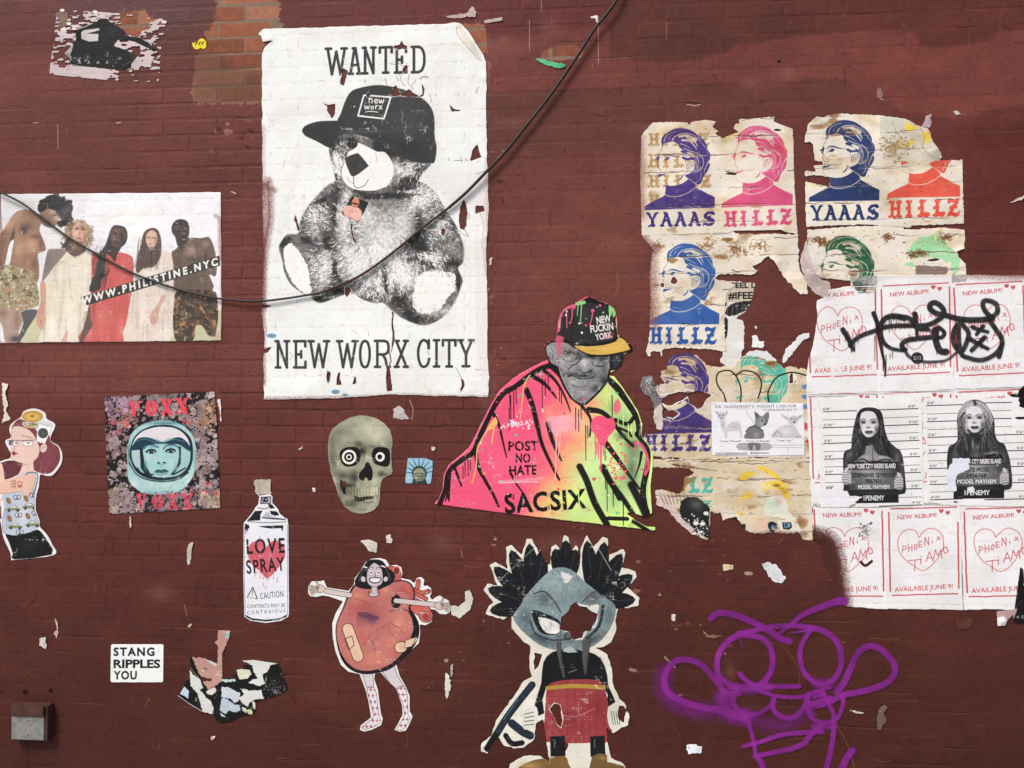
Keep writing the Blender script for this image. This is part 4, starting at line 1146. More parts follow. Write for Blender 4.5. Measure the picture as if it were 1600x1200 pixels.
    shade(t2,[(1200,370,60,40,(158,130,114),.9),(1290,330,34,30,(160,132,116),.9),(1230,420,80,18,(76,60,54),.8),(1120,460,26,80,(84,66,60),.7),(1290,420,16,60,(60,48,44),.9),(1340,440,16,60,(120,96,84),.7),(1180,560,70,40,(88,72,64),.8),(1140,350,30,30,(60,46,42),.8)])
    folds(t2,16,(70,54,48),(150,122,108),6,8,.2)
    hd = [(1075,215),(1100,180),(1135,172),(1172,185),(1186,230),(1180,290),(1180,310),(1120,345),(1096,280),(1080,260)]
    cv.fill(hd, (62,50,48), smooth=4)
    shade(hd, [(1130,190,40,16,(44,36,36),.9),(1105,220,20,20,(88,72,68),.8),(1120,250,30,14,(50,36,36),.8),(1150,290,26,30,(44,34,34),.8)])
    cv.blob(1104,226,14,16,(112,92,86),.7); cv.blob(1150,224,12,14,(92,74,70),.6); cv.line([(1090,206),(1110,204)],6,(20,14,16)); cv.line([(1128,204),(1148,208)],5,(24,18,20)); cv.line([(1112,236),(1138,240)],7,(96,60,60)); cv.line([(1120,212),(1122,226)],4,(120,98,92))
    camo([(1110,620),(1230,612),(1330,620),(1360,660),(1362,840),(1310,900),(1270,840),(1225,840),(1210,930),(1110,940),(1085,830),(1090,700)],(58,48,40),[(150,120,76),(110,70,46),(40,34,30),(196,150,90),(168,96,60),(84,76,52)],420,6)
    cv.blob(1200,720,60,60,(60,50,42),.3)
    gr = np.random.RandomState(8); b_ = np.stack([(box(cv.rgb[..., i],1) + cv.rgb[..., i]) / 2 for i in range(3)],-1); b_ = np.clip((b_ - .5) * 1.08 + .51,0,1); cv.rgb[:] = b_ + (gr.rand(cv.H, cv.W, 1) - .5) * .07 + (fbm(cv.H, cv.W, 16,4,3)[..., None] - .5) * .05
    # -- lettering on its black band
    cv.fill([(505,660),(1376,398),(1378,462),(545,710)],(40,38,38),.97)
    cv.text('WWW.PHILISTINE.NYC', (515,706),(1366,456),46,(246,246,244), weight=.045, slant=.18, spacing=1.5)
    g = cv.rgb.mean(2, keepdims=True); cv.rgb[:] = (g + (cv.rgb - g) * .85) * .95 + .045
    cv.age(.04,.2)
    cv.mul(1 + 0.05 * (fbm(cv.H, cv.W, 3,1,5) - .5))
    cv.line([(1386,0),(1386,940)],14,(190,150,150),.5, soft=12); cv.line([(1350,150),(1372,170),(1376,260),(1384,420)],16,(150,90,90),.7, soft=14, smooth=4, grain=2)
    cv.line([(0,10),(14,300),(4,520)],12,(130,80,76),.7, soft=10); cv.line([(5,941),(400,944),(1380,934)],8,(170,140,138),.7, soft=7)
    cv.fill([(1312,905),(1340,870),(1362,856),(1350,905)],(92,60,56),.8)
    for k in range(4): cv.line([(80 + k * 14,830 + k * 6),(60 + k * 16,930)],3,(140,140,160),.5)
    sheet(cv, 'group_poster', 'glossy colour poster of five people in dresses and patterned shorts under a web address', 'poster', level=2, curls=[(340,520,18,.004)], rough_=.42, spec=.5, bump=.12)
make_group()


# ---------------------------------------------------------------- torn print of an army tank
def make_tank():
    cv = Canvas(70,8,268,136,(206,192,194), px=.0010)
    cv.view(0,0,4)
    q = [(360,60),(1042,104),(1010,300),(992,515),(700,504),(560,492),(312,468),(340,260)]
    # the paper survives in flat streaks that follow the brick faces
    m = cv.cov_poly(q)
    n = fbm(cv.H, cv.W, 9,5,8,3.2); n3 = fbm(cv.H, cv.W, 70,2,9,1.6)
    X, Y = np.meshgrid(np.arange(cv.W), np.arange(cv.H))
    S = (n * .95 + n3 * .34)
    P = lambda x, y: cv.P([(x, y)])[0]
    def bias(x, y, rx, ry, v):
        c = P(x, y); return v * np.exp(-(((X - c[0]) / (rx * cv.sc)) ** 2 + ((Y - c[1]) / (ry * cv.sc)) ** 2))
    S = S + bias(420,440,260,46,.3) + bias(640,470,120,30,.22) + bias(900,400,90,90,.12) + bias(410,210,70,40,.2) + bias(860,270,120,26,.12) + bias(980,150,50,60,.1) + bias(640,90,50,20,.3) \
        - bias(900,90,130,50,.3) - bias(820,180,90,50,.5) - bias(500,110,60,40,.1) - bias(400,330,40,50,.12) - bias(780,470,30,40,.5) - bias(890,470,26,40,.4) - bias(400,110,30,50,.4) - bias(620,250,200,40,.1)
    cv.keep[:] = m * (S > .665)
    for e in [[(360,60),(312,468)],[(1042,104),(992,515)]]: cv.line(rough(e, 3,12,4, closed=False),4,1.0,.7, target=cv.keep)
    BK = (30,32,34)
    tank = [(480,190),(530,160),(600,142),(622,120),(670,118),(690,140),(740,170),(776,195),(780,225),(870,236),(920,262),(985,312),(972,328),(900,290),(840,262),(790,250),
            (740,252),(710,290),(780,310),(866,352),(840,390),(780,438),(690,434),(560,420),(450,404),(410,345),(430,310),(465,270),(480,250)]
    cv.paper(rough(tank, 1.2,9,6)); cv.fill(rough(tank, 1.2,9,6), BK)
    cv.fill([(512,205),(530,190),(620,178),(626,190),(540,212),(618,214),(615,258),(560,262),(512,245)],(200,194,194))
    cv.fill([(406,340),(440,300),(462,272),(450,350),(446,375)],(176,170,168)); cv.line([(446,350),(462,290),(470,268)],7,(18,18,18))
    cv.line([(484,190),(580,148)],7,(170,160,158)); cv.line([(486,196),(575,156)],6,(16,16,16))
    for x in (500,557,615,672,728): cv.fill([(x - 12,404),(x, 380),(x + 12,404),(x, 394)],(190,186,184),.9 if x < 700 else .4)
    for k in range(26): cv.ell(460 + k * 15,410 + k * .9,4,5,(30,30,30))
    cv.line([(770,410),(830,385),(850,365)],4,(120,116,114),.7); cv.line([(640,250),(720,260),(780,235)],3,(90,90,90),.5); cv.blob(700,200,60,50,(54,57,60),.6)
    cv.age(.08)
    for (x, y) in [(404,185),(432,150),(390,66),(1028,140),(596,76)]: cv.ell(x, y, 16,10,(232,226,224)); cv.ell(x, y, 16,10,1.0, target=cv.keep)
    sheet(cv, 'tank_print', 'small black tank cut-out with its white sheet scraped to streaks beside the bare bricks', 'poster', level=1, step=2,
          curls=[(120,50,20,.008),(104,85,12,.009),(210,92,20,.007),(240,76,12,.005)], bump=.3)
make_tank()


# ---------------------------------------------------------------- paste-up: woman with a bagel hat and a paper cup
def make_girl():
    cv = Canvas(-14,632,106,884,(232,222,218), px=.0012)
    cv.view(0,630,4.8)
    out = [(-40,450),(0,440),(40,425),(76,415),(85,380),(70,350),(50,310),(44,280),(72,268),(86,250),(74,200),(86,160),(130,125),(160,105),(180,65),(240,42),(300,50),(345,80),(355,120),
           (410,150),(414,185),(385,250),(390,290),(440,320),(470,380),(462,460),(400,540),(350,546),(306,538),(296,620),(275,700),(272,800),(300,880),(304,930),(350,980),(395,1060),(408,1140),
           (110,1176),(90,1176),(80,1120),(30,1010),(10,900),(-10,870),(-40,860)]
    cv.paper(out, 4); cv.fill(out, (236,234,232), smooth=4)
    SK = (232,202,190); OL = (70,44,46)
    hair = [(90,190),(110,150),(160,120),(260,180),(300,250),(370,240),(385,290),(440,330),(456,400),(440,460),(390,520),(330,530),(270,510),(240,470),(280,330),(200,200),(120,190)]
    cv.fill(hair, (126,66,74), smooth=4)
    cv.fill([(-40,470),(20,445),(80,430),(170,450),(160,520),(60,570),(-40,560)],(104,54,62), smooth=3)
    r = np.random.RandomState(2)
    for i in range(26):
        t = i / 26; cv.line([(300 + t * 60,320),(330 + t * 100,400),(300 + t * 90,500 - t * 30)],3,[(170,96,104),(90,44,54),(150,80,90)][i % 3],.7, smooth=5)
    for i in range(12): cv.line([(100 + i * 8,180 - i * 4),(160 + i * 8,170)],3,[(160,86,94),(90,44,54)][i % 2],.7); cv.line([(0 + i * 8,470),(60 + i * 6,540)],3,[(140,76,86),(70,36,46)][i % 2],.7)
    cv.fill([(96,190),(130,172),(200,190),(250,230),(286,300),(300,340),(290,400),(255,440),(258,500),(240,560),(120,570),(150,520),(170,470),(175,452),(130,440),(90,410),(84,370),(98,330),(90,300),(88,240)], SK, smooth=3)
    cv.blob(200,360,60,30,(240,196,188),.6); cv.blob(180,460,60,12,(200,160,150),.7); cv.blob(110,350,14,26,(216,160,150),.7)
    cv.ell(330,338,26,34, SK, ang=20); cv.ell(330,338,26,34, OL, ang=20, line=2); cv.line([(316,350),(330,326),(344,336)],2, OL, smooth=4)
    cv.line([(300,400),(306,440),(318,490)],9,(120,130,120),.8, w2=3); cv.line([(298,380),(304,430)],2, OL)
    cv.line([(92,200),(88,250),(96,300),(84,370),(92,415),(130,445),(176,455)],2.4, OL, .8, smooth=5)
    cv.fill([(90,372),(112,362),(122,372),(140,374),(118,388),(104,392)],(150,50,62), smooth=3)
    cv.fill([(72,280),(100,280),(88,320),(68,312)],(96,112,120)); cv.line([(60,282),(100,278),(160,280),(270,276)],4,(90,80,90),.9)
    for (a, b, c, d) in [(98,290,140,322),(170,288,246,322)]:
        cv.fill([(a, b),(c, b - 2),(c - 4, d - 6),(a + 14, d)],(248,246,244), smooth=2); cv.line([(a, b - 4),(c + 2, b - 6),(c, d - 4),(a + 12, d + 2)],3,(88,84,100), closed=True); cv.line([(a + 6, b + 4),(c, b + 4)],7,(214,176,168)); cv.ell((a + c) / 2 + 8, b + 12,7,6,(60,50,54))
    cv.line([(172,240),(200,252),(246,262)],3, OL, smooth=4); cv.line([(168,258),(172,236)],2, OL, .6); cv.line([(120,300),(112,346)],2, OL, .5)
    # bagel
    cv.ell(246,168,74,22,(190,160,90)); cv.fill([(176,140),(330,146),(322,178),(190,176)],(196,190,170), smooth=2); cv.line([(190,158),(230,168),(300,160)],8,(90,110,60),.7)
    for i in range(12): cv.ell(r.uniform(190,320), r.uniform(150,172),7,4,[(230,226,210),(150,90,60),(120,130,70)][i % 3])
    cv.ell(248,100,78,42,(198,154,76)); cv.ell(246,104,56,26,(214,176,98), soft=3); cv.ell(246,98,14,7,(130,92,46)); cv.ell(248,100,78,42,(110,80,40), line=2)
    # cup
    cv.fill([(290,145),(398,172),(384,200),(340,306),(274,290),(288,170)],(240,240,240)); cv.fill([(292,142),(300,128),(380,140),(404,160),(398,180),(290,152)],(214,218,220)); cv.line([(290,150),(398,178)],3,(120,124,130))
    cv.ell(326,226,38,38,(38,44,44)); cv.ell(326,226,28,28,(150,160,156), line=3); cv.ell(326,226,18,18,(96,108,104)); cv.line([(312,220),(326,232),(342,218)],4,(30,36,36))
    cv.line([(288,150),(274,290),(340,306),(398,176)],2,(90,90,96),.8)
    # arms and top
    top = [(120,560),(200,520),(250,515),(285,540),(280,620),(262,700),(262,800),(290,880),(296,930),(250,960),(200,980),(120,990),(50,985),(26,960),(20,900),(40,780),(20,690),(100,650)]
    cv.fill(top, (190,200,216), smooth=3)
    cv.blob(60,850,30,100,(140,158,196),.7); cv.blob(180,850,60,120,(214,220,228),.8)
    cv.line([(190,545),(215,522),(262,520),(288,540),(276,620),(250,690)],8,(70,76,80),.8, smooth=5)
    cv.fill([(-40,570),(40,575),(110,560),(200,540),(246,530),(268,560),(250,640),(215,700),(180,700),(168,664),(60,676),(-40,680)],(228,186,166), smooth=3)
    cv.line([(170,660),(180,700),(215,700),(255,640),(270,560)],2.5, OL, .8, smooth=4); cv.line([(-40,676),(60,676),(168,662)],2.5, OL, .7)
    cv.fill([(-40,470),(0,450),(24,470),(40,580),(0,600),(-40,590)],(232,200,186), smooth=3); cv.line([(24,470),(34,520),(40,585)],2.4, OL, .8)
    cv.fill([(-40,700),(10,710),(30,720),(0,750),(-40,770)],(232,200,186)); cv.fill([(-40,770),(10,770),(16,870),(-40,860)],(100,54,62))
    for k in range(3): cv.line([(82,590 + k * 20),(120,580 + k * 22)],4,(90,60,60),.8); cv.line([(96 + k * 12,580),(104 + k * 8,636)],3,(90,60,60),.7)
    cv.ell(152,604,18,14,(170,80,70), line=6); cv.ell(152,626,18,8,(170,80,70),.8)
    def pretzel(x, y):
        cv.ell(x - 12, y, 14,17,(70,50,50), ang=-20, line=4); cv.ell(x + 12, y, 14,17,(70,50,50), ang=20, line=4); cv.line([(x - 12, y + 20),(x, y + 4),(x + 12, y + 20)],3.5,(70,50,50))
    def cab(x, y):
        cv.fill([(x - 55, y + 6),(x - 35, y - 8),(x - 18, y - 24),(x + 16, y - 24),(x + 32, y - 6),(x + 54, y + 2),(x + 54, y + 16),(x - 55, y + 18)],(150,156,120)); cv.fill([(x - 14, y - 19),(x + 12, y - 19),(x + 22, y - 7),(x - 26, y - 7)],(214,222,230))
        for s_ in (-32,32): cv.ell(x + s_, y + 16,10,10,(50,50,50))
        cv.line([(x - 55, y + 4),(x + 54, y + 6)],2.5,(60,60,50))
    cv.clip = cv.cov_poly(top, 3)
    for (x, y) in [(132,706),(250,690),(142,840),(268,826),(152,968)]: pretzel(x, y)
    for (x, y) in [(104,790),(226,774),(118,922),(248,906)]: cab(x, y)
    for (x, y) in [(68,732),(200,716),(76,866),(212,848)]: cv.ell(x, y, 16,26,(140,100,66), ang=-25); cv.ell(x + 2, y, 8,16,(176,134,90),.7, ang=-25)
    cv.clip = None
    cv.line([(40,780),(22,900),(30,965),(60,985)],3,(60,60,70),.9, smooth=4); cv.line([(276,620),(262,700),(262,800),(290,880),(298,930)],3,(60,70,76),.9, smooth=4)
    skirt = [(44,984),(100,992),(160,985),(230,968),(286,948),(330,990),(370,1050),(392,1136),(110,1172),(100,1130),(70,1040)]
    cv.fill(skirt, (26,28,28), smooth=2); cv.blob(220,1070,80,60,(42,46,48),.7)
    cv.age(.04)
    sheet(cv, 'woman_paste_up', 'paste-up of a bespectacled red-haired woman wearing a bagel and a coffee cup on her head', 'paste-up', level=2, bump=.15)
make_girl()

# ---------------------------------------------------------------- astronaut print
def make_astro():
    cv = Canvas(158,606,352,808,(34,30,32), px=.0012)
    cv.view(155,605,5.855)
    cv.paper(rough([(52,112),(110,88),(600,66),(1060,44),(1078,300),(1112,1106),(700,1130),(98,1162),(70,600)],2,30,3))
    r = np.random.RandomState(5)
    zones = [(140,160,110,(176,146,170)),(1000,230,110,(196,150,120)),(120,500,90,(160,128,130)),(150,1050,110,(170,148,130)),(980,620,110,(170,150,150)),(900,330,120,(170,150,150)),
             (1060,1010,90,(190,170,140)),(230,1060,90,(176,160,168)),(960,960,120,(160,130,140)),(250,250,90,(170,120,110)),(600,120,160,(140,120,120)),(640,1080,200,(150,130,140))]
    for (x, y, s_, c) in zones: cv.blob(x, y, s_ * .8, s_ * .8, np.array(c) * .72,.75)
    for i in range(2300):
        if r.rand() < .6:
            z = zones[r.randint(len(zones))]; x, y = r.normal(z[0], z[2] * .7), r.normal(z[1], z[2] * .7); c = np.array(z[3]) + r.randn() * 18; R = r.exponential(11) + 3
        else: x, y, c, R = r.uniform(50,1110), r.uniform(50,1160), np.array((176,156,158)) + r.randn() * 22, r.exponential(9) + 3
        R = min(R, 46); c = np.clip(c, 60,235)
        a, b = R * r.uniform(.7,1.2), R
        cv.ell(x, y, a, b, c, .8, ang=r.uniform(0,90))
        if R > 9: cv.ell(x + 2, y + 2, a * .72, b * .72, c * .86,.8); cv.ell(x, y, a, b, (46,40,44),.6, line=2)
    for i in range(500): x, y = r.uniform(50,1110), r.uniform(50,1160); cv.ell(x, y, r.uniform(2,14), r.uniform(2,10),(22,20,24),.9)
    RD = (232,74,92)
    for i in range(90):
        z = [(110,320),(180,400),(240,330),(800,180),(1000,880),(950,950),(830,970),(1060,960),(800,300),(860,670)][i % 10]
        cv.ell(r.normal(z[0],22), r.normal(z[1],18), r.uniform(3,14), r.uniform(3,9), RD, .8)
    def voxx(x, y, u, h, dx, dy, al):
        # stencilled fat letters with a bridge through each
        def L(poly, k): cv.fill([(x + dx * (k + 0) + p[0] * u + 0, y + dy * (k + 0) + p[1] * h) for p in poly], RD, al)
        L([(0,.05),(.38,0),(.4,.1),(.55,.6),(.5,1),(.34,1),(.06,.18)],0); L([(.62,.0),(.92,.0),(.86,.14),(.66,.5),(.58,.42)],0)
        L([(.42,0),(.42,1),(.12,.86),(0,.5),(.12,.14)],1.15); L([(.56,0),(.56,1),(.86,.86),(.98,.5),(.86,.14)],1.15)
        for k in (2.25,3.35):
            L([(.0,0),(.38,0),(.46,.2),(.98,.96),(.96,1),(.62,1),(.1,.2)], k); L([(.62,0),(.94,0),(.94,.08),(.66,.42),(.56,.3)], k); L([(0,1),(.34,1),(.36,.88),(.46,.76),(.38,.6),(.06,.9)], k)
    voxx(275,125,120,150,128,-8,.95)
    # helmet
    TE = (150,196,200)
    cv.ell(575,640,312,320,(120,168,176),.9, soft=8)
    hel = [(300,430),(380,350),(500,310),(640,305),(760,345),(850,430),(890,560),(880,700),(870,790),(820,880),(740,950),(600,980),(430,975),(330,920),(270,840),(262,700),(262,560)]
    cv.fill(hel, (168,206,206), smooth=4); cv.clip = blur(cv.cov_poly(hel, 4),2)
    for (x, y, rx, ry, c, a) in [(600,330,220,24,(70,120,134),.8),(280,600,20,120,(60,100,112),.8),(880,640,16,150,(90,140,150),.7),(560,890,200,30,(196,220,216),.8),(560,860,60,16,(90,130,140),.7),(320,880,50,60,(214,226,222),.8),(820,840,50,80,(206,226,224),.8),(480,970,160,20,(100,150,158),.6),(620,960,60,10,(50,84,96),.7)]:
        cv.blob(x, y, rx, ry, c, a)
    for i in range(160):
        a = r.uniform(0,6.28); k = r.uniform(.96,1.2); x, y = 575 + 280 * math.cos(a) * k, 620 + 260 * math.sin(a) * k
        cv.line([(x, y),(x - 26 * math.sin(a), y + 26 * math.cos(a))],3,[(60,104,120),(220,232,230),(100,150,160)][i % 3],.6)
    cv.clip = None
    vis = [(300,520),(330,450),(400,390),(500,352),(590,345),(700,358),(790,410),(845,480),(862,580),(850,700),(800,790),(700,840),(560,852),(430,830),(340,770),(295,680),(285,600)]
    DK = (30,44,54)
    cv.fill(vis, DK, smooth=5)
    cv.fill([(312,520),(345,455),(410,400),(510,368),(600,364),(700,376),(775,425),(820,490),(838,580),(828,690),(780,770),(700,815),(570,826),(450,808),(362,755),(312,680),(300,600)],(150,190,190), smooth=5)
    vc = cv.cov_poly([(312,520),(345,455),(410,400),(510,368),(600,364),(700,376),(775,425),(820,490),(838,580),(828,690),(780,770),(700,815),(570,826),(450,808),(362,755),(312,680),(300,600)],5)
    cv.clip = vc
    cv.fill([(300,520),(350,440),(420,396),(600,362),(780,420),(840,540),(740,470),(640,470),(580,500),(520,470),(400,460),(320,530)],(222,216,222), smooth=3)
    cv.blob(600,440,120,20,(228,210,216),.6)
    cv.fill([(290,590),(330,500),(380,462),(460,464),(560,500),(640,490),(700,462),(760,466),(820,520),(850,590),(800,570),(760,540),(700,520),(560,530),(440,530),(400,570),(330,590)],(34,62,80), smooth=3)
    cv.line([(330,500),(420,476),(560,512),(680,480),(780,496)],8,(100,150,168),.7, smooth=5, soft=4)
    cv.fill([(375,560),(400,560),(420,700),(470,790),(500,830),(440,820),(385,740)], DK); cv.fill([(728,540),(752,545),(750,700),(690,790),(650,815),(670,770),(725,690)],(40,66,78))
    cv.fill([(300,580),(372,574),(378,720),(350,740),(312,690)],(176,204,204)); cv.fill([(758,560),(830,600),(830,680),(790,760),(752,740)],(160,200,196)); cv.blob(790,700,30,40,(120,190,180),.5)
    face = [(410,560),(450,530),(560,520),(680,525),(728,560),(730,650),(705,730),(650,800),(580,830),(520,815),(470,770),(430,700),(412,630)]
    cv.fill(face, (160,204,204), smooth=4)
    for (x, y, rx, ry, c, a) in [(450,640,26,60,(186,218,214),.8),(660,700,40,60,(174,212,206),.8),(570,600,26,70,(176,214,212),.8),(500,545,60,14,(96,150,164),.7),(660,540,50,14,(96,150,164),.7),(700,730,20,60,(110,160,164),.8),(430,720,20,60,(100,150,158),.7),
                                 (574,708,40,8,(100,150,156),.7),(570,730,14,12,(120,168,172),.7)]: cv.blob(x, y, rx, ry, c, a)
    cv.line([(412,570),(440,535),(490,528),(545,552)],10,(36,66,82),.9, smooth=5); cv.line([(590,570),(620,535),(680,525),(725,552)],10,(36,66,82),.9, smooth=5)
    for (x, y) in [(482,592),(660,586)]:
        cv.fill([(x - 56, y + 2),(x - 30, y - 22),(x + 10, y - 28),(x + 48, y - 6),(x + 20, y + 16),(x - 20, y + 16)],(30,52,64),.95, smooth=3); cv.ell(x - 2, y - 2,14,13,(20,30,38)); cv.ell(x - 26, y + 4,10,6,(180,210,208)); cv.ell(x + 24, y + 2,9,6,(170,204,204)); cv.ell(x + 4, y - 6,4,4,(220,236,234))
    for (x, y) in [(548,694),(600,692)]: cv.ell(x, y, 15,8,(36,60,70), soft=2)
    cv.fill([(510,774),(540,752),(574,758),(604,750),(638,772),(600,782),(550,784)],(50,92,104), smooth=3); cv.fill([(520,786),(570,790),(636,782),(610,806),(560,812),(530,802)],(120,172,176), smooth=3)
    cv.line([(505,778),(570,782),(640,774)],4, DK, smooth=4)
    cv.clip = None
    cv.line([(300,420),(380,350),(500,312),(640,306),(760,344),(850,420)],7,(50,92,108),.7, smooth=5); cv.line([(280,690),(340,790),(440,845),(600,862),(730,840),(820,780)],12, DK, .9, smooth=5)
    cv.line([(790,740),(740,770),(680,800)],14, DK, smooth=4); cv.line([(350,740),(400,790),(500,800)],12, DK, smooth=4)
    voxx(340,970,112,150,124,0,.8)
    for i in range(200): x, y = r.uniform(300,900), r.uniform(960,1130); cv.ell(x, y, r.uniform(2,9), r.uniform(2,7),[(30,30,36),(170,150,160),(60,100,120)][i % 3],.7)
    cv.age(.05)
    sheet(cv, 'astronaut_print', 'square marbled print of a woman in a space helmet between two red words', 'poster', level=2, bump=.1, curls=[(170,628,12,.003)])
make_astro()


# ---------------------------------------------------------------- spray can
def make_can():
    cv = Canvas(374,760,462,982,(232,234,242), px=.0012)
    cv.view(370,740,5)
    BK = (34,35,38)
    cv.paper([(180,172),(262,164),(282,180),(280,232),(300,250),(326,280),(336,310),(376,345),(400,356),(406,400),(408,640),(410,1100),(404,1120),(350,1150),(230,1168),(110,1150),(62,1118),(54,800),(56,440),(58,385),(90,350),(130,300),(150,262),(172,240)],0)
    cv.fill([(190,182),(272,178),(270,236),(186,238)], BK); cv.fill([(196,190),(266,186),(264,230),(196,232)],(206,208,212),.85); cv.ell(230,206,20,19, BK); cv.ell(234,203,7,7,(190,190,195)); cv.line([(200,195),(212,226)],8, BK, .7)
    cv.fill([(246,238),(276,240),(300,270),(262,274)], BK); cv.line([(170,268),(220,276),(250,262)],7, BK, .7, smooth=4)
    cv.fill([(145,292),(206,290),(188,320),(186,366),(80,370),(110,340)], BK); cv.fill([(262,290),(316,296),(336,325),(300,330),(270,318)], BK)
    cv.fill([(225,300),(262,306),(264,326),(300,340),(352,350),(366,362),(280,360),(230,340),(200,350),(190,340),(220,326)],(150,152,156),.6)
    cv.line([(210,346),(290,352),(380,358)],9, BK); cv.line([(90,374),(230,384),(390,376)],5, BK, .9, smooth=4)
    cv.fill([(66,390),(100,404),(102,425),(92,430),(88,460),(80,432),(72,470),(66,430)], BK); cv.fill([(170,412),(250,408),(366,404),(366,424),(358,456),(350,426),(270,430),(200,420)], BK)
    HR = (206,96,110)
    cv.fill([(235,820),(190,770),(130,720),(95,660),(92,600),(110,550),(160,526),(210,540),(236,575),(262,540),(310,522),(356,545),(380,600),(376,660),(340,720),(280,790)], HR, smooth=4)
    cv.blob(260,640,50,100,(216,124,136),.5)
    r = np.random.RandomState(1)
    for (x, y, L) in [(146,740,60),(186,770,40),(210,800,20),(212,850,26),(228,880,14),(290,770,50),(320,810,36),(246,810,20),(74,440,30),(160,760,14)]: cv.line([(x, y),(x, y + L)],5, HR, .9, w2=3); cv.ell(x, y + L, 4,6, HR)
    for w_, x0, x1, y0, h, dy in [('LOVE', 82,380,626,118,-10),('SPRAY', 82,380,782,108,-28)]:
        cv.text(w_, (x0, y0),(x1, y0 + dy), h, BK, weight=.02, spacing=1.25)
    for x in (168,190,318): pass
    for (a, b) in [((184,490),(190,640)),((100,560),(80,562)),((168,668),(170,690)),((250,655),(254,690)),((300,660),(304,690))]: cv.line([a, b],6, HR if a[0] > 120 else (232,234,242),.9)
    cv.line([(84,966),(128,888),(162,976),(150,978)],7, BK, smooth=0); cv.line([(96,970),(160,976)],3, BK, .6); cv.line([(126,915),(122,950)],7, BK, w2=3); cv.ell(122,962,4,4, BK)
    cv.text('CAUTION', (188,980),(368,962),50, BK, weight=-.004, spacing=1.1)
    cv.text('CONTENTS MAY BE', (84,1052),(382,1040),30,(70,72,78), weight=.0, spacing=1.2)
    cv.text('CONTAGIOUS', (84,1100),(384,1082),28,(70,72,78), weight=.0, spacing=1.6)
    cv.line([(60,420),(60,800),(70,1110)],3, BK, .9); cv.line([(398,400),(400,700),(398,1110)],3, BK, .9)
    cv.fill([(70,1102),(120,1130),(230,1142),(340,1128),(396,1100),(390,1120),(330,1144),(230,1156),(120,1144),(74,1120)], BK); cv.fill([(276,1136),(372,1118),(374,1130),(280,1148)],(150,152,156),.8)
    for y in (530,700,800,880): cv.line([(310, y + 10),(404, y)],2,(196,198,206),.7, soft=1)
    cv.age(.03)
    sheet(cv, 'spray_can_paste_up', 'paste-up of a white aerosol can lettered LOVE SPRAY over a dripping pink heart', 'paste-up', level=2, bump=.12)
    cv = Canvas(394,746,428,776,(196,186,172), px=.0012); cv.view(370,740,5)
    cv.paper(rough([(136,50),(268,46),(270,165),(240,168),(190,160),(176,180),(150,150),(148,110),(134,86)],4,12,3)); cv.age(.15,.6,(170,150,130))
    for k in range(4): cv.line([(160 + k * 6,70),(176 + k * 3,160)],4,(150,140,130),.6)
    sheet(cv, 'paper_scrap', 'squarish beige paper scrap directly above the spray can', 'paper scrap', 'paper scraps on the wall', level=1, curls=[(424,760,12,.004)])
make_can()


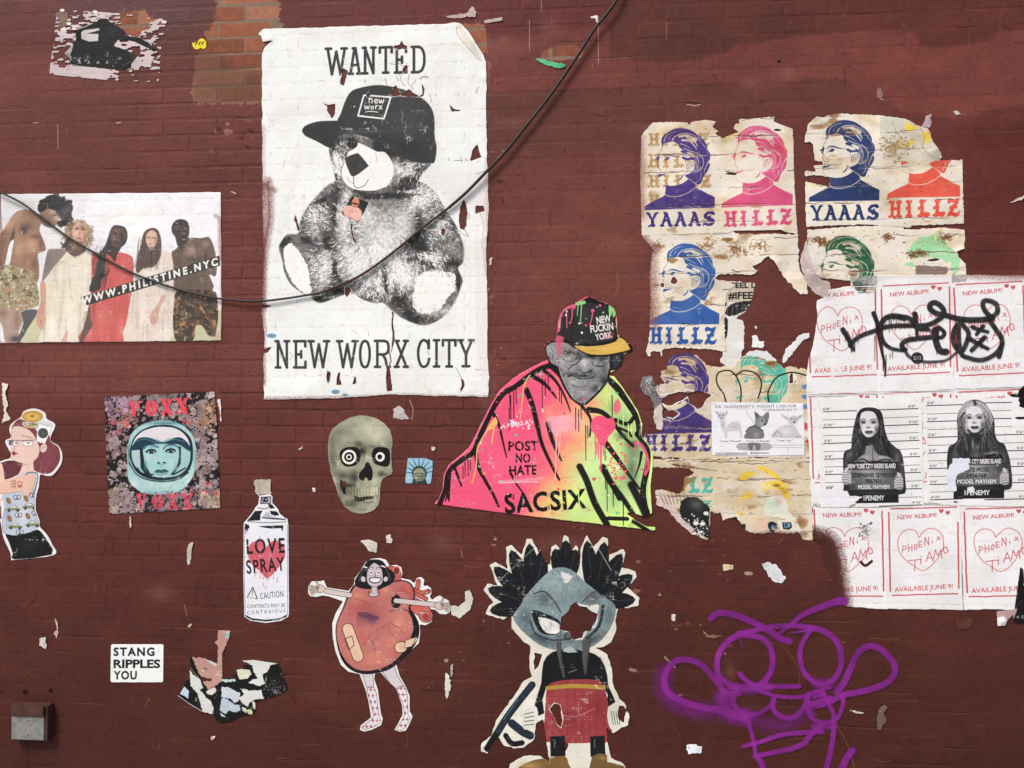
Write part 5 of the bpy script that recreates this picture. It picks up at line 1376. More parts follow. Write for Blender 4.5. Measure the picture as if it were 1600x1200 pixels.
# ---------------------------------------------------------------- skull
def make_skull():
    cv = Canvas(506,644,622,808,(150,150,128), px=.0011)
    cv.view(500,640,7.056)
    out = [(92,380),(100,300),(140,215),(230,145),(330,90),(440,64),(540,72),(640,105),(720,160),(775,230),(796,300),(804,380),(788,440),(792,560),(804,680),(790,715),(750,735),(700,760),
           (680,800),(668,870),(664,980),(650,1040),(600,1110),(520,1142),(440,1150),(350,1130),(270,1070),(230,1000),(200,950),(180,860),(150,780),(120,680),(98,560),(90,460)]
    m = rough(out, 2,30,3); cv.paper(m, 2); cv.fill(out, (150,150,126), smooth=3)
    for b in [(560,200,200,130,(186,186,156),.9),(640,300,120,90,(188,188,158),.8),(420,120,200,40,(170,170,144),.8),(230,250,110,60,(128,130,112),.9,-30),(140,380,50,160,(116,120,106),.8),(190,340,60,60,(140,140,118),.6),
              (150,560,50,150,(112,114,102),.8),(430,380,60,40,(90,90,80),.8),(460,460,70,60,(60,60,56),.85),(600,410,120,30,(110,108,92),.7),(340,400,100,26,(128,128,108),.6),(700,380,40,40,(176,176,146),.7),
              (300,640,140,26,(158,158,132),.85),(200,590,20,40,(190,190,162),.8),(250,730,100,50,(92,94,88),.85),(380,750,80,80,(74,74,72),.9),(330,840,100,40,(70,68,68),.8),(240,860,50,90,(96,98,90),.8),
              (640,660,80,50,(160,160,132),.8),(680,710,50,40,(84,82,74),.9),(730,720,50,16,(96,92,84),.6),(600,800,70,60,(172,172,142),.9),(760,640,26,60,(168,168,140),.8),(520,530,26,50,(190,190,150),.95,12),(560,560,20,80,(168,168,140),.8),
              (210,1000,40,100,(90,92,84),.8),(340,1040,100,50,(84,86,80),.8),(560,1070,80,50,(164,164,136),.9),(460,1100,60,26,(120,120,102),.8),(400,1000,60,30,(80,80,76),.8),(640,960,26,60,(130,130,110),.8),(420,880,30,60,(96,96,84),.5),(600,880,60,30,(160,158,130),.7)]:
        cv.blob(*b[:4], b[4], b[5], b[6] if len(b) > 6 else 0)
    DK = (42,42,42)
    cv.fill([(222,470),(270,425),(340,412),(420,425),(450,500),(440,570),(400,615),(300,630),(250,600),(225,540)], DK, .92, smooth=4, soft=1.2)
    cv.fill([(575,480),(600,430),(660,412),(740,425),(772,460),(776,560),(765,610),(730,632),(650,615),(600,590),(578,540)], DK, .95, smooth=4, soft=1.0)
    CR = (226,226,196)
    cv.ell(324,524,80,80, CR); cv.ell(324,524,56,56,(44,44,42)); cv.ell(322,524,32,33, CR); cv.ell(322,524,18,18,(40,40,38));
    cv.ell(666,522,51,52, CR); cv.ell(662,522,27,27,(42,42,40))
    cv.line([(205,580),(240,640),(300,655),(380,630),(430,590)],7,(176,176,148),.8, smooth=5, soft=2)
    cv.fill([(525,575),(548,600),(575,650),(584,720),(570,775),(540,782),(520,755),(500,750),(480,785),(440,765),(432,720),(460,670),(490,640),(505,600)],(40,36,42), smooth=3)
    cv.line([(430,700),(424,750),(450,790),(490,805)],7,(150,150,124),.9, smooth=5); cv.line([(510,770),(512,850)],8,(176,176,144),.7, soft=2)
    cv.fill([(405,800),(430,790),(445,840),(430,880),(408,870)],(160,160,130),.7, smooth=3)
    cv.fill([(230,770),(250,790),(250,850),(290,850),(310,900),(270,940),(240,880),(226,830)],(44,44,42),.85, smooth=2)
    cv.fill([(250,790),(278,785),(312,840),(300,860),(250,845)],(120,62,54),.9)
    r = np.random.RandomState(6)
    for i, x in enumerate(range(300,660,33)):
        h = 84 + 20 * math.sin(i * .5); y = 862 + (6 - abs(i - 6)) * 2; s_ = 13 if i < 4 else 17
        t = 120 + i * 7 if i < 10 else 180
        cv.fill([(x - s_, y + 8),(x, y - 12),(x + s_, y + 8),(x + s_ - 3, y + h),(x, y + h + 10),(x - s_ + 3, y + h)],(t, t, t * .8),.95, smooth=3)
        cv.line([(x + s_ + 2, y),(x + s_, y + h)],4,(40,38,34),.9)
    cv.fill([(380,950),(400,1010),(470,1012),(520,990),(580,985),(600,960),(560,955),(480,962),(440,970)],(36,36,36),.9)
    for x in (410,440,470,500,540,570): cv.line([(x, 965),(x + 3,1000)],9,(140,140,112),.7)
    cv.line([(480,1020),(540,1030),(590,1018)],8,(60,58,54),.7, smooth=4, soft=2)
    cv.line([(370,280),(378,240),(450,236),(440,250)],3,(130,130,108),.6); cv.line([(200,470),(230,420),(300,400)],4,(104,104,90),.5, soft=2)
    cv.ell(325,1057,8,7,(50,50,46),.8)
    g = cv.rgb.mean(2, keepdims=True); cv.rgb[:] = g + (cv.rgb - g) * .62; cv.rgb[:] = np.clip((cv.rgb - .5) * 1.38 + .49 + (fbm(cv.H, cv.W, 26,5,6)[..., None] - .5) * .16,.1,.95)
    cv.age(.12)
    sheet(cv, 'skull_paste_up', 'paste-up of a greenish human skull with white target rings for eyes', 'paste-up', level=1, bump=.15)
make_skull()

# small sticker of a crowned statue head
cv = Canvas(630,710,682,762,(150,196,222), px=.0011); cv.view(400,600,4)
cv.paper([(950,464),(1060,464),(1080,472),(1106,482),(1104,540),(1102,560),(1096,614),(1088,624),(950,622),(936,616),(936,590),(942,540)])
for k in range(9):
    a = math.pi * (1.02 + .12 * k * .98); cv.line([(1022 + 40 * math.cos(a),560 + 44 * math.sin(a)),(1022 + 100 * math.cos(a),556 + 96 * math.sin(a))],7,(50,76,84), w2=3)
cv.ell(1022,560,48,48,(70,84,76)); cv.ell(1022,566,36,40,(150,156,128)); cv.ell(1022,548,40,30,(60,74,70), line=5)
for k in range(9): cv.ell(990 + k * 8,532 - 10 * math.sin(k * .39),3,4,(30,44,48))
cv.line([(1000,560),(1014,558)],5,(44,54,50)); cv.line([(1030,558),(1046,560)],5,(44,54,50)); cv.line([(1022,560),(1020,580)],4,(90,96,80)); cv.line([(1008,594),(1036,594)],5,(50,60,54)); cv.blob(1040,580,12,24,(90,98,84),.8)
cv.fill([(984,590),(1000,604),(1040,606),(1060,590),(1072,624),(976,624)],(56,66,62)); cv.age(.06)
sheet(cv, 'statue_sticker', 'small sky-blue square sticker showing the crowned head of a statue', 'sticker', level=1, bump=.1)

# text sticker
cv = Canvas(170,1003,260,1070,(238,242,242), px=.0011); cv.view(0,900,4)
cv.paper([(702,427),(1018,427),(1024,434),(1022,656),(1015,664),(700,664),(693,657),(696,434)])
TB = (34,36,38)
for w_, x1, y, sp in [('STANG', 968,498,1.25),('RIPPLES', 1004,573,1.0),('YOU', 858,644,1.15)]: cv.text(w_, (712, y),(x1, y),52, TB, weight=.035, spacing=sp)
cv.age(.02)
sheet(cv, 'text_sticker', 'white rounded sticker reading STANG RIPPLES YOU in black capitals', 'sticker', level=1, bump=.04, rough_=.4)


# ---------------------------------------------------------------- heart woman
def make_heart():
    cv = Canvas(478,866,712,1150,(232,222,222), px=.0013)
    cv.view(475,860,4.1375)
    WH = (232,232,230); OL = (34,28,34)
    cv.paper([(330,180),(370,130),(400,75),(440,55),(490,50),(530,60),(556,100),(600,94),(632,110),(638,150),(630,180),(690,192),(714,214),(730,180),(760,172),(780,190),(774,230),
              (800,228),(824,245),(826,280),(815,300),(830,320),(858,300),(880,292),(908,310),(938,325),(950,370),(945,400),(920,414),(880,412),(850,385),(812,380),(834,420),(828,460),(790,484),
              (750,480),(752,540),(745,600),(680,660),(620,710),(600,740),(620,810),(660,880),(684,940),(686,1040),(704,1075),(680,1130),(660,1165),(620,1172),(586,1160),(610,1120),(640,1060),
              (636,1000),(600,900),(550,850),(500,790),(462,796),(456,830),(480,900),(492,1000),(500,1060),(512,1090),(500,1130),(440,1160),(390,1172),(362,1160),(370,1130),(436,1080),(420,980),
              (400,900),(362,800),(290,785),(240,740),(205,650),(188,560),(185,470),(210,400),(255,330),(160,296),(120,292),(80,302),(40,296),(28,270),(32,230),(52,200),(110,200),(130,192),(150,240),(290,262),(325,220)])
    cv.fill([(0,0),(993,0),(993,1200),(0,1200)], WH)
    SK = (206,192,190)
    # legs and socks
    for leg, sock, foot in [([(378,795),(446,795),(455,900),(410,890)],[(410,888),(455,885),(476,960),(484,1060),(500,1100),(470,1130),(400,1158),(380,1150),(384,1135),(445,1085),(446,1040),(420,950)],(500,1100)),
                            ([(506,780),(585,740),(602,800),(650,880),(605,900),(560,860)],[(602,895),(652,878),(672,960),(674,1060),(690,1082),(666,1130),(640,1160),(606,1162),(602,1146),(640,1090),(650,1050),(636,980)],(690,1080))]:
        cv.fill(leg, (212,204,212), smooth=2); cv.line(leg, 3, OL, .8, closed=True); cv.fill(sock, (228,220,226), smooth=2); cv.line(sock, 3,(80,50,66),.9, closed=True, smooth=2)
        cv.clip = cv.cov_poly(sock, 2); p = np.array(sock); r = np.random.RandomState(2)
        for i in range(9):
            for j in range(7):
                x = p[:, 0].min() + i * 27 + (j % 2) * 13; y = p[:, 1].min() + 14 + j * 40 * 1.0
                cv.line([(x - 8, y),(x + 8, y)],5,(150,60,90)); cv.line([(x, y - 10),(x, y + 10)],5,(120,50,80))
        cv.blob(p[-4,0], p[-4,1] + 30,20,14,(160,80,110),.7); cv.clip = None
        cv.line([sock[0], sock[1]],4,(170,90,110))
    # arteries
    C1 = (190,96,84)
    for pts, w_ in [([(560,130),(600,150),(590,250)],56),([(740,200),(735,240),(700,280)],28),([(806,264),(770,275),(720,262)],26),([(790,312),(740,290),(700,270)],24)]:
        cv.line(pts, w_ + 6, OL, smooth=4); cv.line(pts, w_, C1, smooth=4)
    cv.ell(600,132,26,30,(216,130,120)); cv.ell(600,132,18,24,(120,50,50)); cv.ell(748,200,12,8,(150,76,70), ang=30); cv.ell(806,264,9,13,(150,76,70));
    cv.line([(600,330),(680,340),(760,380),(790,420)],96, OL, smooth=4); cv.line([(600,330),(680,340),(760,380),(790,420)],88,(198,98,88), smooth=4)
    cv.ell(786,430,34,36,(206,112,100)); cv.ell(786,430,34,36, OL, line=3); cv.ell(788,430,22,26,(150,66,62))
    body = [(330,220),(400,215),(480,250),(560,205),(640,192),(700,220),(720,300),(690,370),(720,420),(745,480),(742,560),(700,640),(620,720),(540,775),(420,800),(330,785),(265,735),(228,660),(208,560),(212,470),(250,380),(285,290)]
    cv.fill(body, OL, smooth=4)
    b2 = [(338,228),(400,222),(480,256),(560,212),(640,200),(692,226),(710,300),(676,372),(700,420),(715,500),(700,560),(655,640),(590,712),(520,755),(420,778),(335,765),(272,712),(234,640),(214,555),(218,470),(256,385),(292,300)]
    cv.fill(b2,(186,114,108), smooth=4); cv.clip = cv.cov_poly(b2,4)
    for b in [(400,380,130,70,(170,84,84),.7),(430,430,70,40,(112,66,84),.75),(300,660,70,80,(200,124,108),.8),(460,700,120,60,(218,134,114),.8),(340,300,60,50,(214,136,112),.8),(620,470,60,80,(220,142,120),.8),(560,590,70,50,(214,128,110),.7),
              (650,250,60,40,(190,84,80),.8),(380,580,40,80,(196,100,92),.7),(600,660,50,50,(190,96,86),.6),(530,250,40,40,(220,146,124),.7),(310,380,30,60,(186,92,92),.6),(700,300,30,60,(176,74,74),.7)]: cv.blob(*b)
    cv.fill([(345,400),(400,398),(440,416),(490,430),(480,450),(420,440),(350,425)],(90,54,76),.7); r = np.random.RandomState(4)
    for i in range(16): x = 345 + i * 8; cv.line([(x, 425),(x + 2,450 + r.rand() * 60)],5,(104,62,84),.7, w2=2)
    cv.blob(440,450,40,30,(90,60,84),.5)
    for p in [[(550,400),(600,385),(660,388),(700,430)],[(320,300),(380,320),(440,350),(480,320)],[(540,470),(500,500),(440,540),(400,600),(370,610)],[(560,460),(545,520),(575,545)],[(545,455),(600,495),(630,500)],[(590,480),(650,540)],[(480,500),(470,560),(440,590)],
              [(560,300),(600,268),(650,262),(680,290)],[(430,520),(420,560)],[(520,500),(480,570),(470,590)],[(300,310),(370,325),(430,360)]]: cv.line(p, 3,(130,62,60),.75, smooth=5)
    cv.line([(442,590),(450,615)],8,(110,54,60), w2=3); cv.line([(456,630),(462,648)],6,(110,54,60), w2=2)
    cv.clip = None
    cv.fill([(672,388),(708,410),(742,470),(745,540),(730,560),(690,565),(708,520),(700,440)],(26,22,26), smooth=2)
    cv.line([(560,395),(610,382),(670,388),(706,430),(716,500)],4, OL, smooth=5)
    # plasters
    for (x, y, L, w_, a) in [(318,596,130,36,70),(628,626,40,34,-12)]:
        aa = math.radians(a); dx, dy = math.cos(aa), math.sin(aa); p = [(x - dx * (L - w_), y - dy * (L - w_)), (x + dx * (L - w_), y + dy * (L - w_))]
        cv.line(p, w_ * 2 + 6, OL); cv.line(p, w_ * 2 - 2,(226,192,164))
        for i in range(30): t = r.rand(); cv.ell(p[0][0] + (p[1][0] - p[0][0]) * t + r.randn() * 10, p[0][1] + (p[1][1] - p[0][1]) * t + r.randn() * 10,2,2,(190,140,116),.7)
    cv.line([(268,572),(312,552),(326,610),(294,642),(278,610)],4, OL, closed=True)
    cv.fill([(656,582),(728,560),(736,575),(700,620),(650,632)],(226,196,168)); cv.line([(656,582),(728,560),(700,620),(650,632)],3, OL, closed=True)
    # arms
    for hole, arm, hand, k in [((598,330),[(596,325),(720,338),(850,352)],(880,358),1),(None, [(300,290),(220,276),(145,262)],(105,248),-1)]:
        if hole: cv.ell(597,330,32,45, OL);
        cv.line(arm, 36, OL, smooth=3); cv.line(arm, 30, SK, smooth=3)
        cv.ell(hand[0], hand[1],34,26,(214,190,180)); cv.ell(hand[0], hand[1],34,26, OL, line=2.4)
        for q in range(5):
            a = [-1.15,-.3,0.0,.3,.62][q] if k > 0 else math.pi - [-1.15,-.3,0.0,.3,.62][q]
            x0, y0 = hand[0] + 18 * math.cos(a), hand[1] + 16 * math.sin(a); L = 34 if q == 0 else 46
            cv.line([(x0, y0),(x0 + L * math.cos(a), y0 + L * math.sin(a))],14, OL); cv.line([(x0, y0),(x0 + L * math.cos(a), y0 + L * math.sin(a))],9,(214,196,188))
    # head
    cv.fill([(330,200),(350,160),(385,110),(410,70),(460,58),(510,70),(540,110),(580,140),(590,175),(560,220),(500,245),(460,250),(400,250),(345,235)],(30,30,34), smooth=4)
    for i in range(14): cv.line([(400 - i * 4,90 + i * 8),(350 + i * 2,200)],2,(80,80,86),.5); cv.line([(520 + i * 3,90 + i * 5),(560,200)],2,(80,80,86),.5)
    cv.fill([(440,225),(475,225),(472,270),(485,290),(450,298),(420,290),(442,270)],(196,190,196), smooth=3); cv.line([(425,262),(418,288),(450,300),(484,290),(488,262)],4, OL, smooth=4)
    cv.fill([(412,130),(430,100),(455,80),(490,100),(508,135),(512,190),(500,220),(462,236),(425,225),(408,190)],(200,186,192), smooth=4); cv.line([(412,130),(430,100),(455,80),(490,100),(508,135),(512,190),(500,220),(462,236),(425,225),(408,190)],3, OL, closed=True, smooth=4)
    cv.ell(385,186,16,20,(204,196,198), ang=-20); cv.ell(385,186,16,20, OL, line=2.5, ang=-20); cv.ell(530,186,15,18,(204,196,198), ang=20); cv.ell(530,186,15,18, OL, line=2.5, ang=20)
    for x in (438,484): cv.ell(x, 144,18,19,(150,130,140),.7); cv.ell(x, 144,14,15,(240,240,240)); cv.ell(x, 144,7,7,(90,90,96)); cv.ell(x, 144,4,4, OL); cv.line([(x - 16,118),(x, 108),(x + 14,116)],3, OL, smooth=4)
    cv.line([(462,150),(464,168),(456,170)],2.5, OL); cv.fill([(424,178),(500,176),(494,204),(462,214),(432,206)], OL, smooth=2); cv.fill([(430,183),(494,181),(489,200),(462,207),(436,201)],(244,244,244), smooth=2); cv.line([(433,193),(491,191)],1.5,(120,120,130))
    for x, y in ((396,108),(514,104)): cv.line([(x - 12, y - 4),(x + 12, y + 4)],8,(236,232,236))
    cv.age(.05)
    sheet(cv, 'heart_paste_up', 'paste-up of a grinning black-haired woman whose body is a bandaged heart with arms outstretched', 'paste-up', level=2, bump=.12)
make_heart()

# ---------------------------------------------------------------- the blanketed man
def make_man():
    cv = Canvas(672,456,1032,838,(252,92,132), px=.0014)
    cv.view(670,460,3.158)
    BK = (24,22,24); PK = (250,88,128); OR = (250,166,120); YG = (214,250,130); YL = (222,255,120)
    out = [(30,1030),(50,1010),(70,960),(75,890),(100,840),(150,800),(200,755),(230,700),(270,620),(305,550),(345,480),(400,430),(440,400),(500,365),(560,335),(595,322),
           (600,315),(580,290),(570,255),(590,235),(625,232),(635,180),(640,110),(680,60),(740,35),(780,12),(810,16),(830,30),(880,45),(915,70),(925,100),(930,130),(932,200),(960,215),(1000,250),(1006,280),(965,295),(950,350),(920,378),(890,390),
           (880,400),(915,405),(950,450),(990,510),(1030,570),(1055,640),(1050,700),(1085,740),(1108,790),(1106,850),(1095,940),(1098,1010),(1102,1080),(1060,1095),(1000,1075),(975,1080),(1030,1120),(1075,1145),(1118,1148),(1118,1166),(880,1138),(600,1105),(380,1080),(80,1040),(35,1034)]
    cv.paper(rough(out, 1,20,4)); cl = cv.cov_poly(out)
    # cloth: sprayed from pink at the left through orange to yellow-green at the right
    q0 = cv.P([(540,700)])[0]; q1 = cv.P([(860,820)])[0]
    X, Y = np.meshgrid(np.arange(cv.W), np.arange(cv.H)); d = q1 - q0
    t = ((X - q0[0]) * d[0] + (Y - q0[1]) * d[1]) / (d @ d) + (fbm(cv.H, cv.W, 90,4,8) - .5) * .9
    a = np.clip(t * 2.2,0,1)[..., None]; b = np.clip(t * 2.2 - 1,0,1)[..., None]
    cv.rgb[:] = C3(PK) * (1 - a) + C3(OR) * a; cv.rgb[:] = cv.rgb * (1 - b) + C3((206,240,150)) * b
    B = cv.blob
    B(690,640,90,60,(250,170,180),.8); B(600,640,60,60,(250,130,150),.6); B(700,1010,120,60, YL, .8); B(600,1040,120,30,(252,200,120),.7); B(1050,1130,120,30, YL, .9); B(900,1110,140,40, YL, .8)
    B(830,480,60,60,(190,236,130),.8); B(900,560,60,60,(150,190,110),.7); B(960,640,60,70,(140,176,116),.8); B(1010,780,60,90,(112,140,106),.85); B(1000,900,70,90,(120,150,108),.8); B(840,780,60,200,(200,236,160),.8)
    B(920,980,60,90,(150,196,120),.7); B(860,600,30,60,(220,250,150),.6); B(470,850,160,120,(252,96,134),.7); B(190,980,90,60,(252,84,128),.8); B(300,700,60,100,(250,100,136),.6)
    # brick joints ghost through the paper
    # big brushed black folds
    L = lambda p, w, **k: cv.line(p, w * 1.2, BK, .96, smooth=5, **k)
    L([(55,1035),(85,950),(90,900),(110,860),(160,820),(220,780),(250,710),(290,620),(320,560),(370,490),(430,455),(500,400),(560,365),(610,350)],22)
    L([(320,590),(345,640),(365,720),(385,805)],15, w2=6); L([(232,770),(245,850),(280,920),(320,990),(345,1045)],17, soft=1.5, w2=12); L([(480,470),(510,540),(535,640),(560,740),(610,850),(645,915)],24, soft=3, w2=10)
    L([(505,400),(570,440),(615,490),(630,515)],20, soft=1.5, w2=6); L([(560,370),(620,420),(670,500),(700,580)],16, soft=3, w2=5); L([(600,350),(650,400),(690,470),(730,520),(770,570),(800,620),(795,700)],24, w2=8)
    L([(590,640),(610,720),(640,790),(655,820)],20, soft=4, w2=8); L([(790,570),(850,580),(900,620),(960,700),(1010,750)],24, soft=1, w2=12); L([(880,410),(920,450),(985,540),(1030,620),(1035,700)],34, w2=20); L([(1030,690),(1060,730),(1085,790),(1078,860),(1058,960),(1068,1050),(1085,1085)],24)
    L([(870,730),(930,810),(980,880),(1040,960)],24, soft=2, w2=10); L([(745,850),(780,920),(820,1030),(880,1135)],26, soft=3); L([(860,855),(900,930),(960,1010),(1010,1085)],28, soft=4, w2=20); L([(875,890),(905,945),(940,1010)],16)
    L([(920,620),(980,640),(1010,610)],16, soft=3); L([(1000,940),(1050,1040),(1070,1085)],30, soft=6); L([(1050,780),(1040,840),(1015,910)],12, w2=4); L([(885,1105),(980,1108)],16); L([(1010,1120),(1080,1165)],16, soft=3)
    L([(105,890),(100,950),(84,1020)],14, w2=6); L([(130,860),(150,910),(162,945)],12, w2=9); L([(400,870),(430,930),(470,985)],10, w2=7); L([(940,660),(985,680),(1000,700)],10)
    B(1010,740,40,20,(30,32,30),.6); B(960,700,40,20,(60,76,60),.7); B(1000,860,26,50,(70,90,72),.6)
    # drips
    r = np.random.RandomState(2)
    for (x, y, l) in [(400,470,80),(405,500,140),(420,480,130),(432,470,70),(398,560,110),(560,380,180),(545,400,30),(575,420,90),(590,400,40),(180,830,70),(195,820,76),(206,820,50),(170,850,60),(725,560,110),(740,570,110),(752,560,60),(775,650,170),(785,650,60),
                      (870,740,80),(880,900,170),(872,900,60),(910,960,90),(960,1030,110),(895,660,30),(905,500,110),(645,450,80),(655,490,50)]: cv.line([(x, y),(x + 1, y + l)],5, BK, .95, w2=3.5)
    for (x, y, l) in [(100,980,30),(105,930,90)]: cv.line([(x, y),(x - 4, y + l)],7, BK)
    def drip(pts, c, w=9): cv.line(pts, w, c, .95, smooth=5, w2=w * .7)
    DY = (252,196,110)
    drip([(500,400),(475,440),(465,500),(458,560),(452,620)], DY, 7); drip([(330,610),(310,640),(260,720),(240,770),(235,850),(215,930)], DY, 9); drip([(325,640),(312,735)], DY, 8); cv.fill([(296,650),(330,610),(340,640),(300,670)], DY, smooth=3)
    cv.fill([(585,610),(640,600),(700,600),(690,660),(640,700),(600,670)],(252,176,190),.7, smooth=3); drip([(632,690),(628,800),(625,910)],(252,190,180),7); drip([(650,680),(640,800)],(252,170,150),8)
    # pink heart-splash
    HP = (244,84,124); cv.fill([(800,640),(815,610),(850,598),(880,612),(905,612),(922,640),(915,670),(890,700),(870,740),(845,745),(825,700),(803,670)], HP, smooth=4)
    for (x, y, l, w) in [(850,735,140,10),(830,730,60,7),(838,740,70,6),(862,735,60,6),(822,700,110,6),(870,720,50,5)]: cv.line([(x, y),(x, y + l)], w, HP, w2=w * .7)
    cv.fill([(915,540),(935,515),(950,560),(930,590),(915,580)], HP, .8, smooth=3); drip([(1020,730),(1050,745),(1075,790),(1085,850),(1068,890)], HP, 16); drip([(1020,735),(1016,770)], HP, 7); drip([(1078,800),(1066,890)], HP, 8)
    for (x, y, l, c) in [(870,470,60, YG),(890,480,40, YG),(880,460,90, YG),(960,600,60, YG),(985,640,66, YG),(1000,640,50, YG),(935,620,30, YG)]: cv.line([(x, y),(x, y + l)],5, c, w2=3)
    # pale rim of the sheet
    cv.line([(35,1030),(65,960),(75,890),(105,840),(200,755),(270,620),(345,480),(440,400),(560,335),(596,324)],15,(250,110,140),.9, smooth=4)
    cv.line([(900,405),(950,450),(990,510),(1032,575),(1052,640),(1056,700),(1090,745),(1102,800),(1092,940),(1098,1080)],13,(222,250,150),.95, smooth=4)
    # lettering
    for w_, x0, x1, y, h, dy in [('POST', 394,540,772,48,-2),('NO', 430,502,830,46,0),('HATE', 400,534,892,48,-4)]:
        cv.text(w_, (x0, y),(x1, y + dy), h, BK, weight=.03, spacing=1.1)
    for (x, y0, y1) in [(412,725,745),(455,724,742),(455,758,774),(520,750,775),(487,785,802),(487,815,832),(464,850,870)]: cv.line([(x, y0),(x, y1)],3.5, PK)
    cv.text('SACSIX', (378,1080),(782,1052),96, BK, weight=.03, spacing=1.06)
    for p, c in [([(414,990),(412,1010)], PK),([(434,1040),(436,1082)], PK),([(506,985),(508,1015)],(250,140,120)),([(585,975),(588,1000)],(250,190,130)),([(588,1040),(590,1075)],(250,190,130)),([(640,1000),(670,1030)],(240,216,130)),([(738,970),(745,1050)], YG)]: cv.line(p, 6, c)
    cv.line([(348,926),(430,922),(530,912),(560,905)],15,(250,150,170),.8, soft=2); cv.line([(352,930),(480,926),(540,926)],5,(240,220,230),.8)
    for (x, l) in [(490,40),(500,80),(515,50),(542,60),(545,40)]: cv.line([(x, 920),(x, 920 + l)],4,(250,120,110),.8)
    cv.ell(356,924,9,6,(130,220,180))
    SPL = [(236,86,110),(244,244,240),(110,200,160),(250,140,80), BK]
    for i in range(260):
        x, y = r.uniform(90,1090), r.uniform(380,1130); cv.ell(x, y, r.exponential(2.2) + 1.2, r.exponential(2) + 1.2, SPL[r.randint(5 if i % 4 == 0 else 4)],.9)
    for i in range(50): cv.ell(r.normal(430,40), r.normal(640,12),3 + r.rand() * 3,3 + r.rand() * 3,(240,230,240))
    for i in range(50): cv.ell(r.normal(930,40), r.normal(840,60),3 + r.rand() * 5,3 + r.rand() * 3,(244,90,100))
    for (x, y, R) in [(430,696,8),(488,604,10),(462,496,8),(930,1080,9),(640,962,8),(250,850,7),(930,488,7),(275,884,10),(500,522,8),(816,912,10),(960,906,11),(933,856,8)]: cv.ell(x, y, R, R * .8, SPL[int(x) % 4])
    # --- head
    cv.view(845,460,7.058)
    face = [(60,600),(80,560),(150,530),(300,540),(500,640),(760,660),(770,760),(740,880),(720,960),(640,1060),(560,1140),(490,1200),(420,1195),(340,1130),(270,1010),(220,900),(190,800),(120,760),(80,680)]
    cv.line(face, 46, BK, closed=True); cv.fill(face, (118,118,120), smooth=3); cv.clip = cv.cov_poly(face, 3)
    for b in [(120,620,50,60,(140,140,140),.9),(110,660,20,40,(90,90,90),.7),(320,640,120,50,(92,92,92),.8),(260,740,80,60,(150,150,150),.85),(200,720,30,80,(120,120,122),.7),(470,740,60,60,(170,170,170),.9),(490,800,40,40,(150,150,150),.8),
              (420,680,40,60,(60,60,62),.8),(560,680,120,40,(40,40,42),.9),(690,700,80,60,(50,50,54),.9),(650,820,60,50,(130,130,130),.8),(600,900,60,60,(100,100,100),.8),(550,860,40,40,(56,56,58),.9),(470,900,80,20,(40,40,42),.9),(340,880,80,24,(80,76,76),.8),
              (380,970,90,40,(140,140,140),.8),(350,1050,60,50,(130,130,130),.7),(480,1060,80,60,(120,120,120),.8),(600,1040,60,60,(66,66,68),.8),(700,950,60,90,(50,50,52),.9),(450,1160,80,40,(80,80,84),.7),(640,790,50,12,(60,60,60),.7),(280,820,60,30,(140,140,140),.6),(700,800,40,80,(70,70,74),.6)]: cv.blob(*b)
    for p, w_ in [([(250,640),(300,622),(350,640),(380,660)],9),([(290,652),(340,648)],12),([(230,690),(280,730),(360,740),(400,700)],5),([(240,720),(320,780),(400,770)],5),([(300,830),(370,780),(430,740),(450,690)],9),([(430,830),(470,870),(520,860),(560,840)],10),([(300,910),(360,900),(430,930),(520,930),(590,910)],10),
                  ([(560,750),(590,790),(640,800),(690,790)],7),([(200,800),(240,860),(260,920)],5),([(180,700),(200,740),(190,780)],5),([(540,960),(580,920),(600,860)],5),([(110,600),(140,640),(130,700)],7),([(340,1000),(420,1020),(500,1010)],5),([(600,640),(680,650)],6)]: cv.line(p, w_, (34,34,36),.85, smooth=5, soft=1)
    r = np.random.RandomState(5)
    for i in range(620):
        x, y = r.uniform(200,740), r.uniform(600,1160); v = r.choice([60,180]); a = r.uniform(-.6,.9); cv.line([(x, y),(x + 30 * math.cos(a), y + 30 * math.sin(a))],2,(v, v, v),.22)
    for i in range(60): cv.line([(r.normal(350,50),870),(r.normal(350,50),905)],3,(60,60,60),.3)
    cv.blob(320,880,40,14,(150,90,96),.4); cv.rgb += ((fbm(cv.H, cv.W, 8,3,4)[..., None] - .5) * .16) * cv.clip[..., None]; cv.rgb += ((np.clip((cv.rgb - .40) * 1.55 + .47,.08,.9)) - cv.rgb) * cv.clip[..., None]; cv.clip = None
    cv.fill([(760,660),(920,650),(900,760),(860,840),(760,840)],(36,38,42)); cv.fill([(800,670),(880,660),(860,790),(800,820)],(52,56,60), soft=1)
    cap = [(165,480),(170,380),(195,260),(240,160),(330,110),(450,75),(530,30),(600,55),(640,75),(740,110),(800,160),(832,225),(825,290),(835,350),(850,480),(880,450),(960,490),(1015,580),(1000,640),(900,650),(780,680),(640,690),(520,670),(400,610),(330,570),(280,530)]
    cv.fill(cap, BK, smooth=2); cv.fill([(185,460),(190,350),(215,250),(270,165),(350,135),(520,95),(640,115),(740,145),(790,190),(805,260),(820,400),(820,480),(700,530),(500,540),(360,530),(260,490)],(46,46,48), smooth=3)
    cv.line([(358,150),(365,260),(340,400),(335,500)],7,(22,22,24), smooth=4); cv.blob(480,250,80,120,(60,60,62),.5)
    cv.fill([(365,568),(520,575),(700,560),(830,520),(850,485),(880,480),(930,510),(975,580),(985,605),(940,625),(800,655),(700,668),(560,664),(460,630)],(224,184,84), smooth=2)
    cv.blob(700,600,120,20,(236,200,110),.7); cv.blob(580,620,60,20,(200,160,70),.6); cv.line([(640,590),(700,575)],6,(240,120,90),.8)
    P2 = (226,92,128); G2 = (140,210,130)
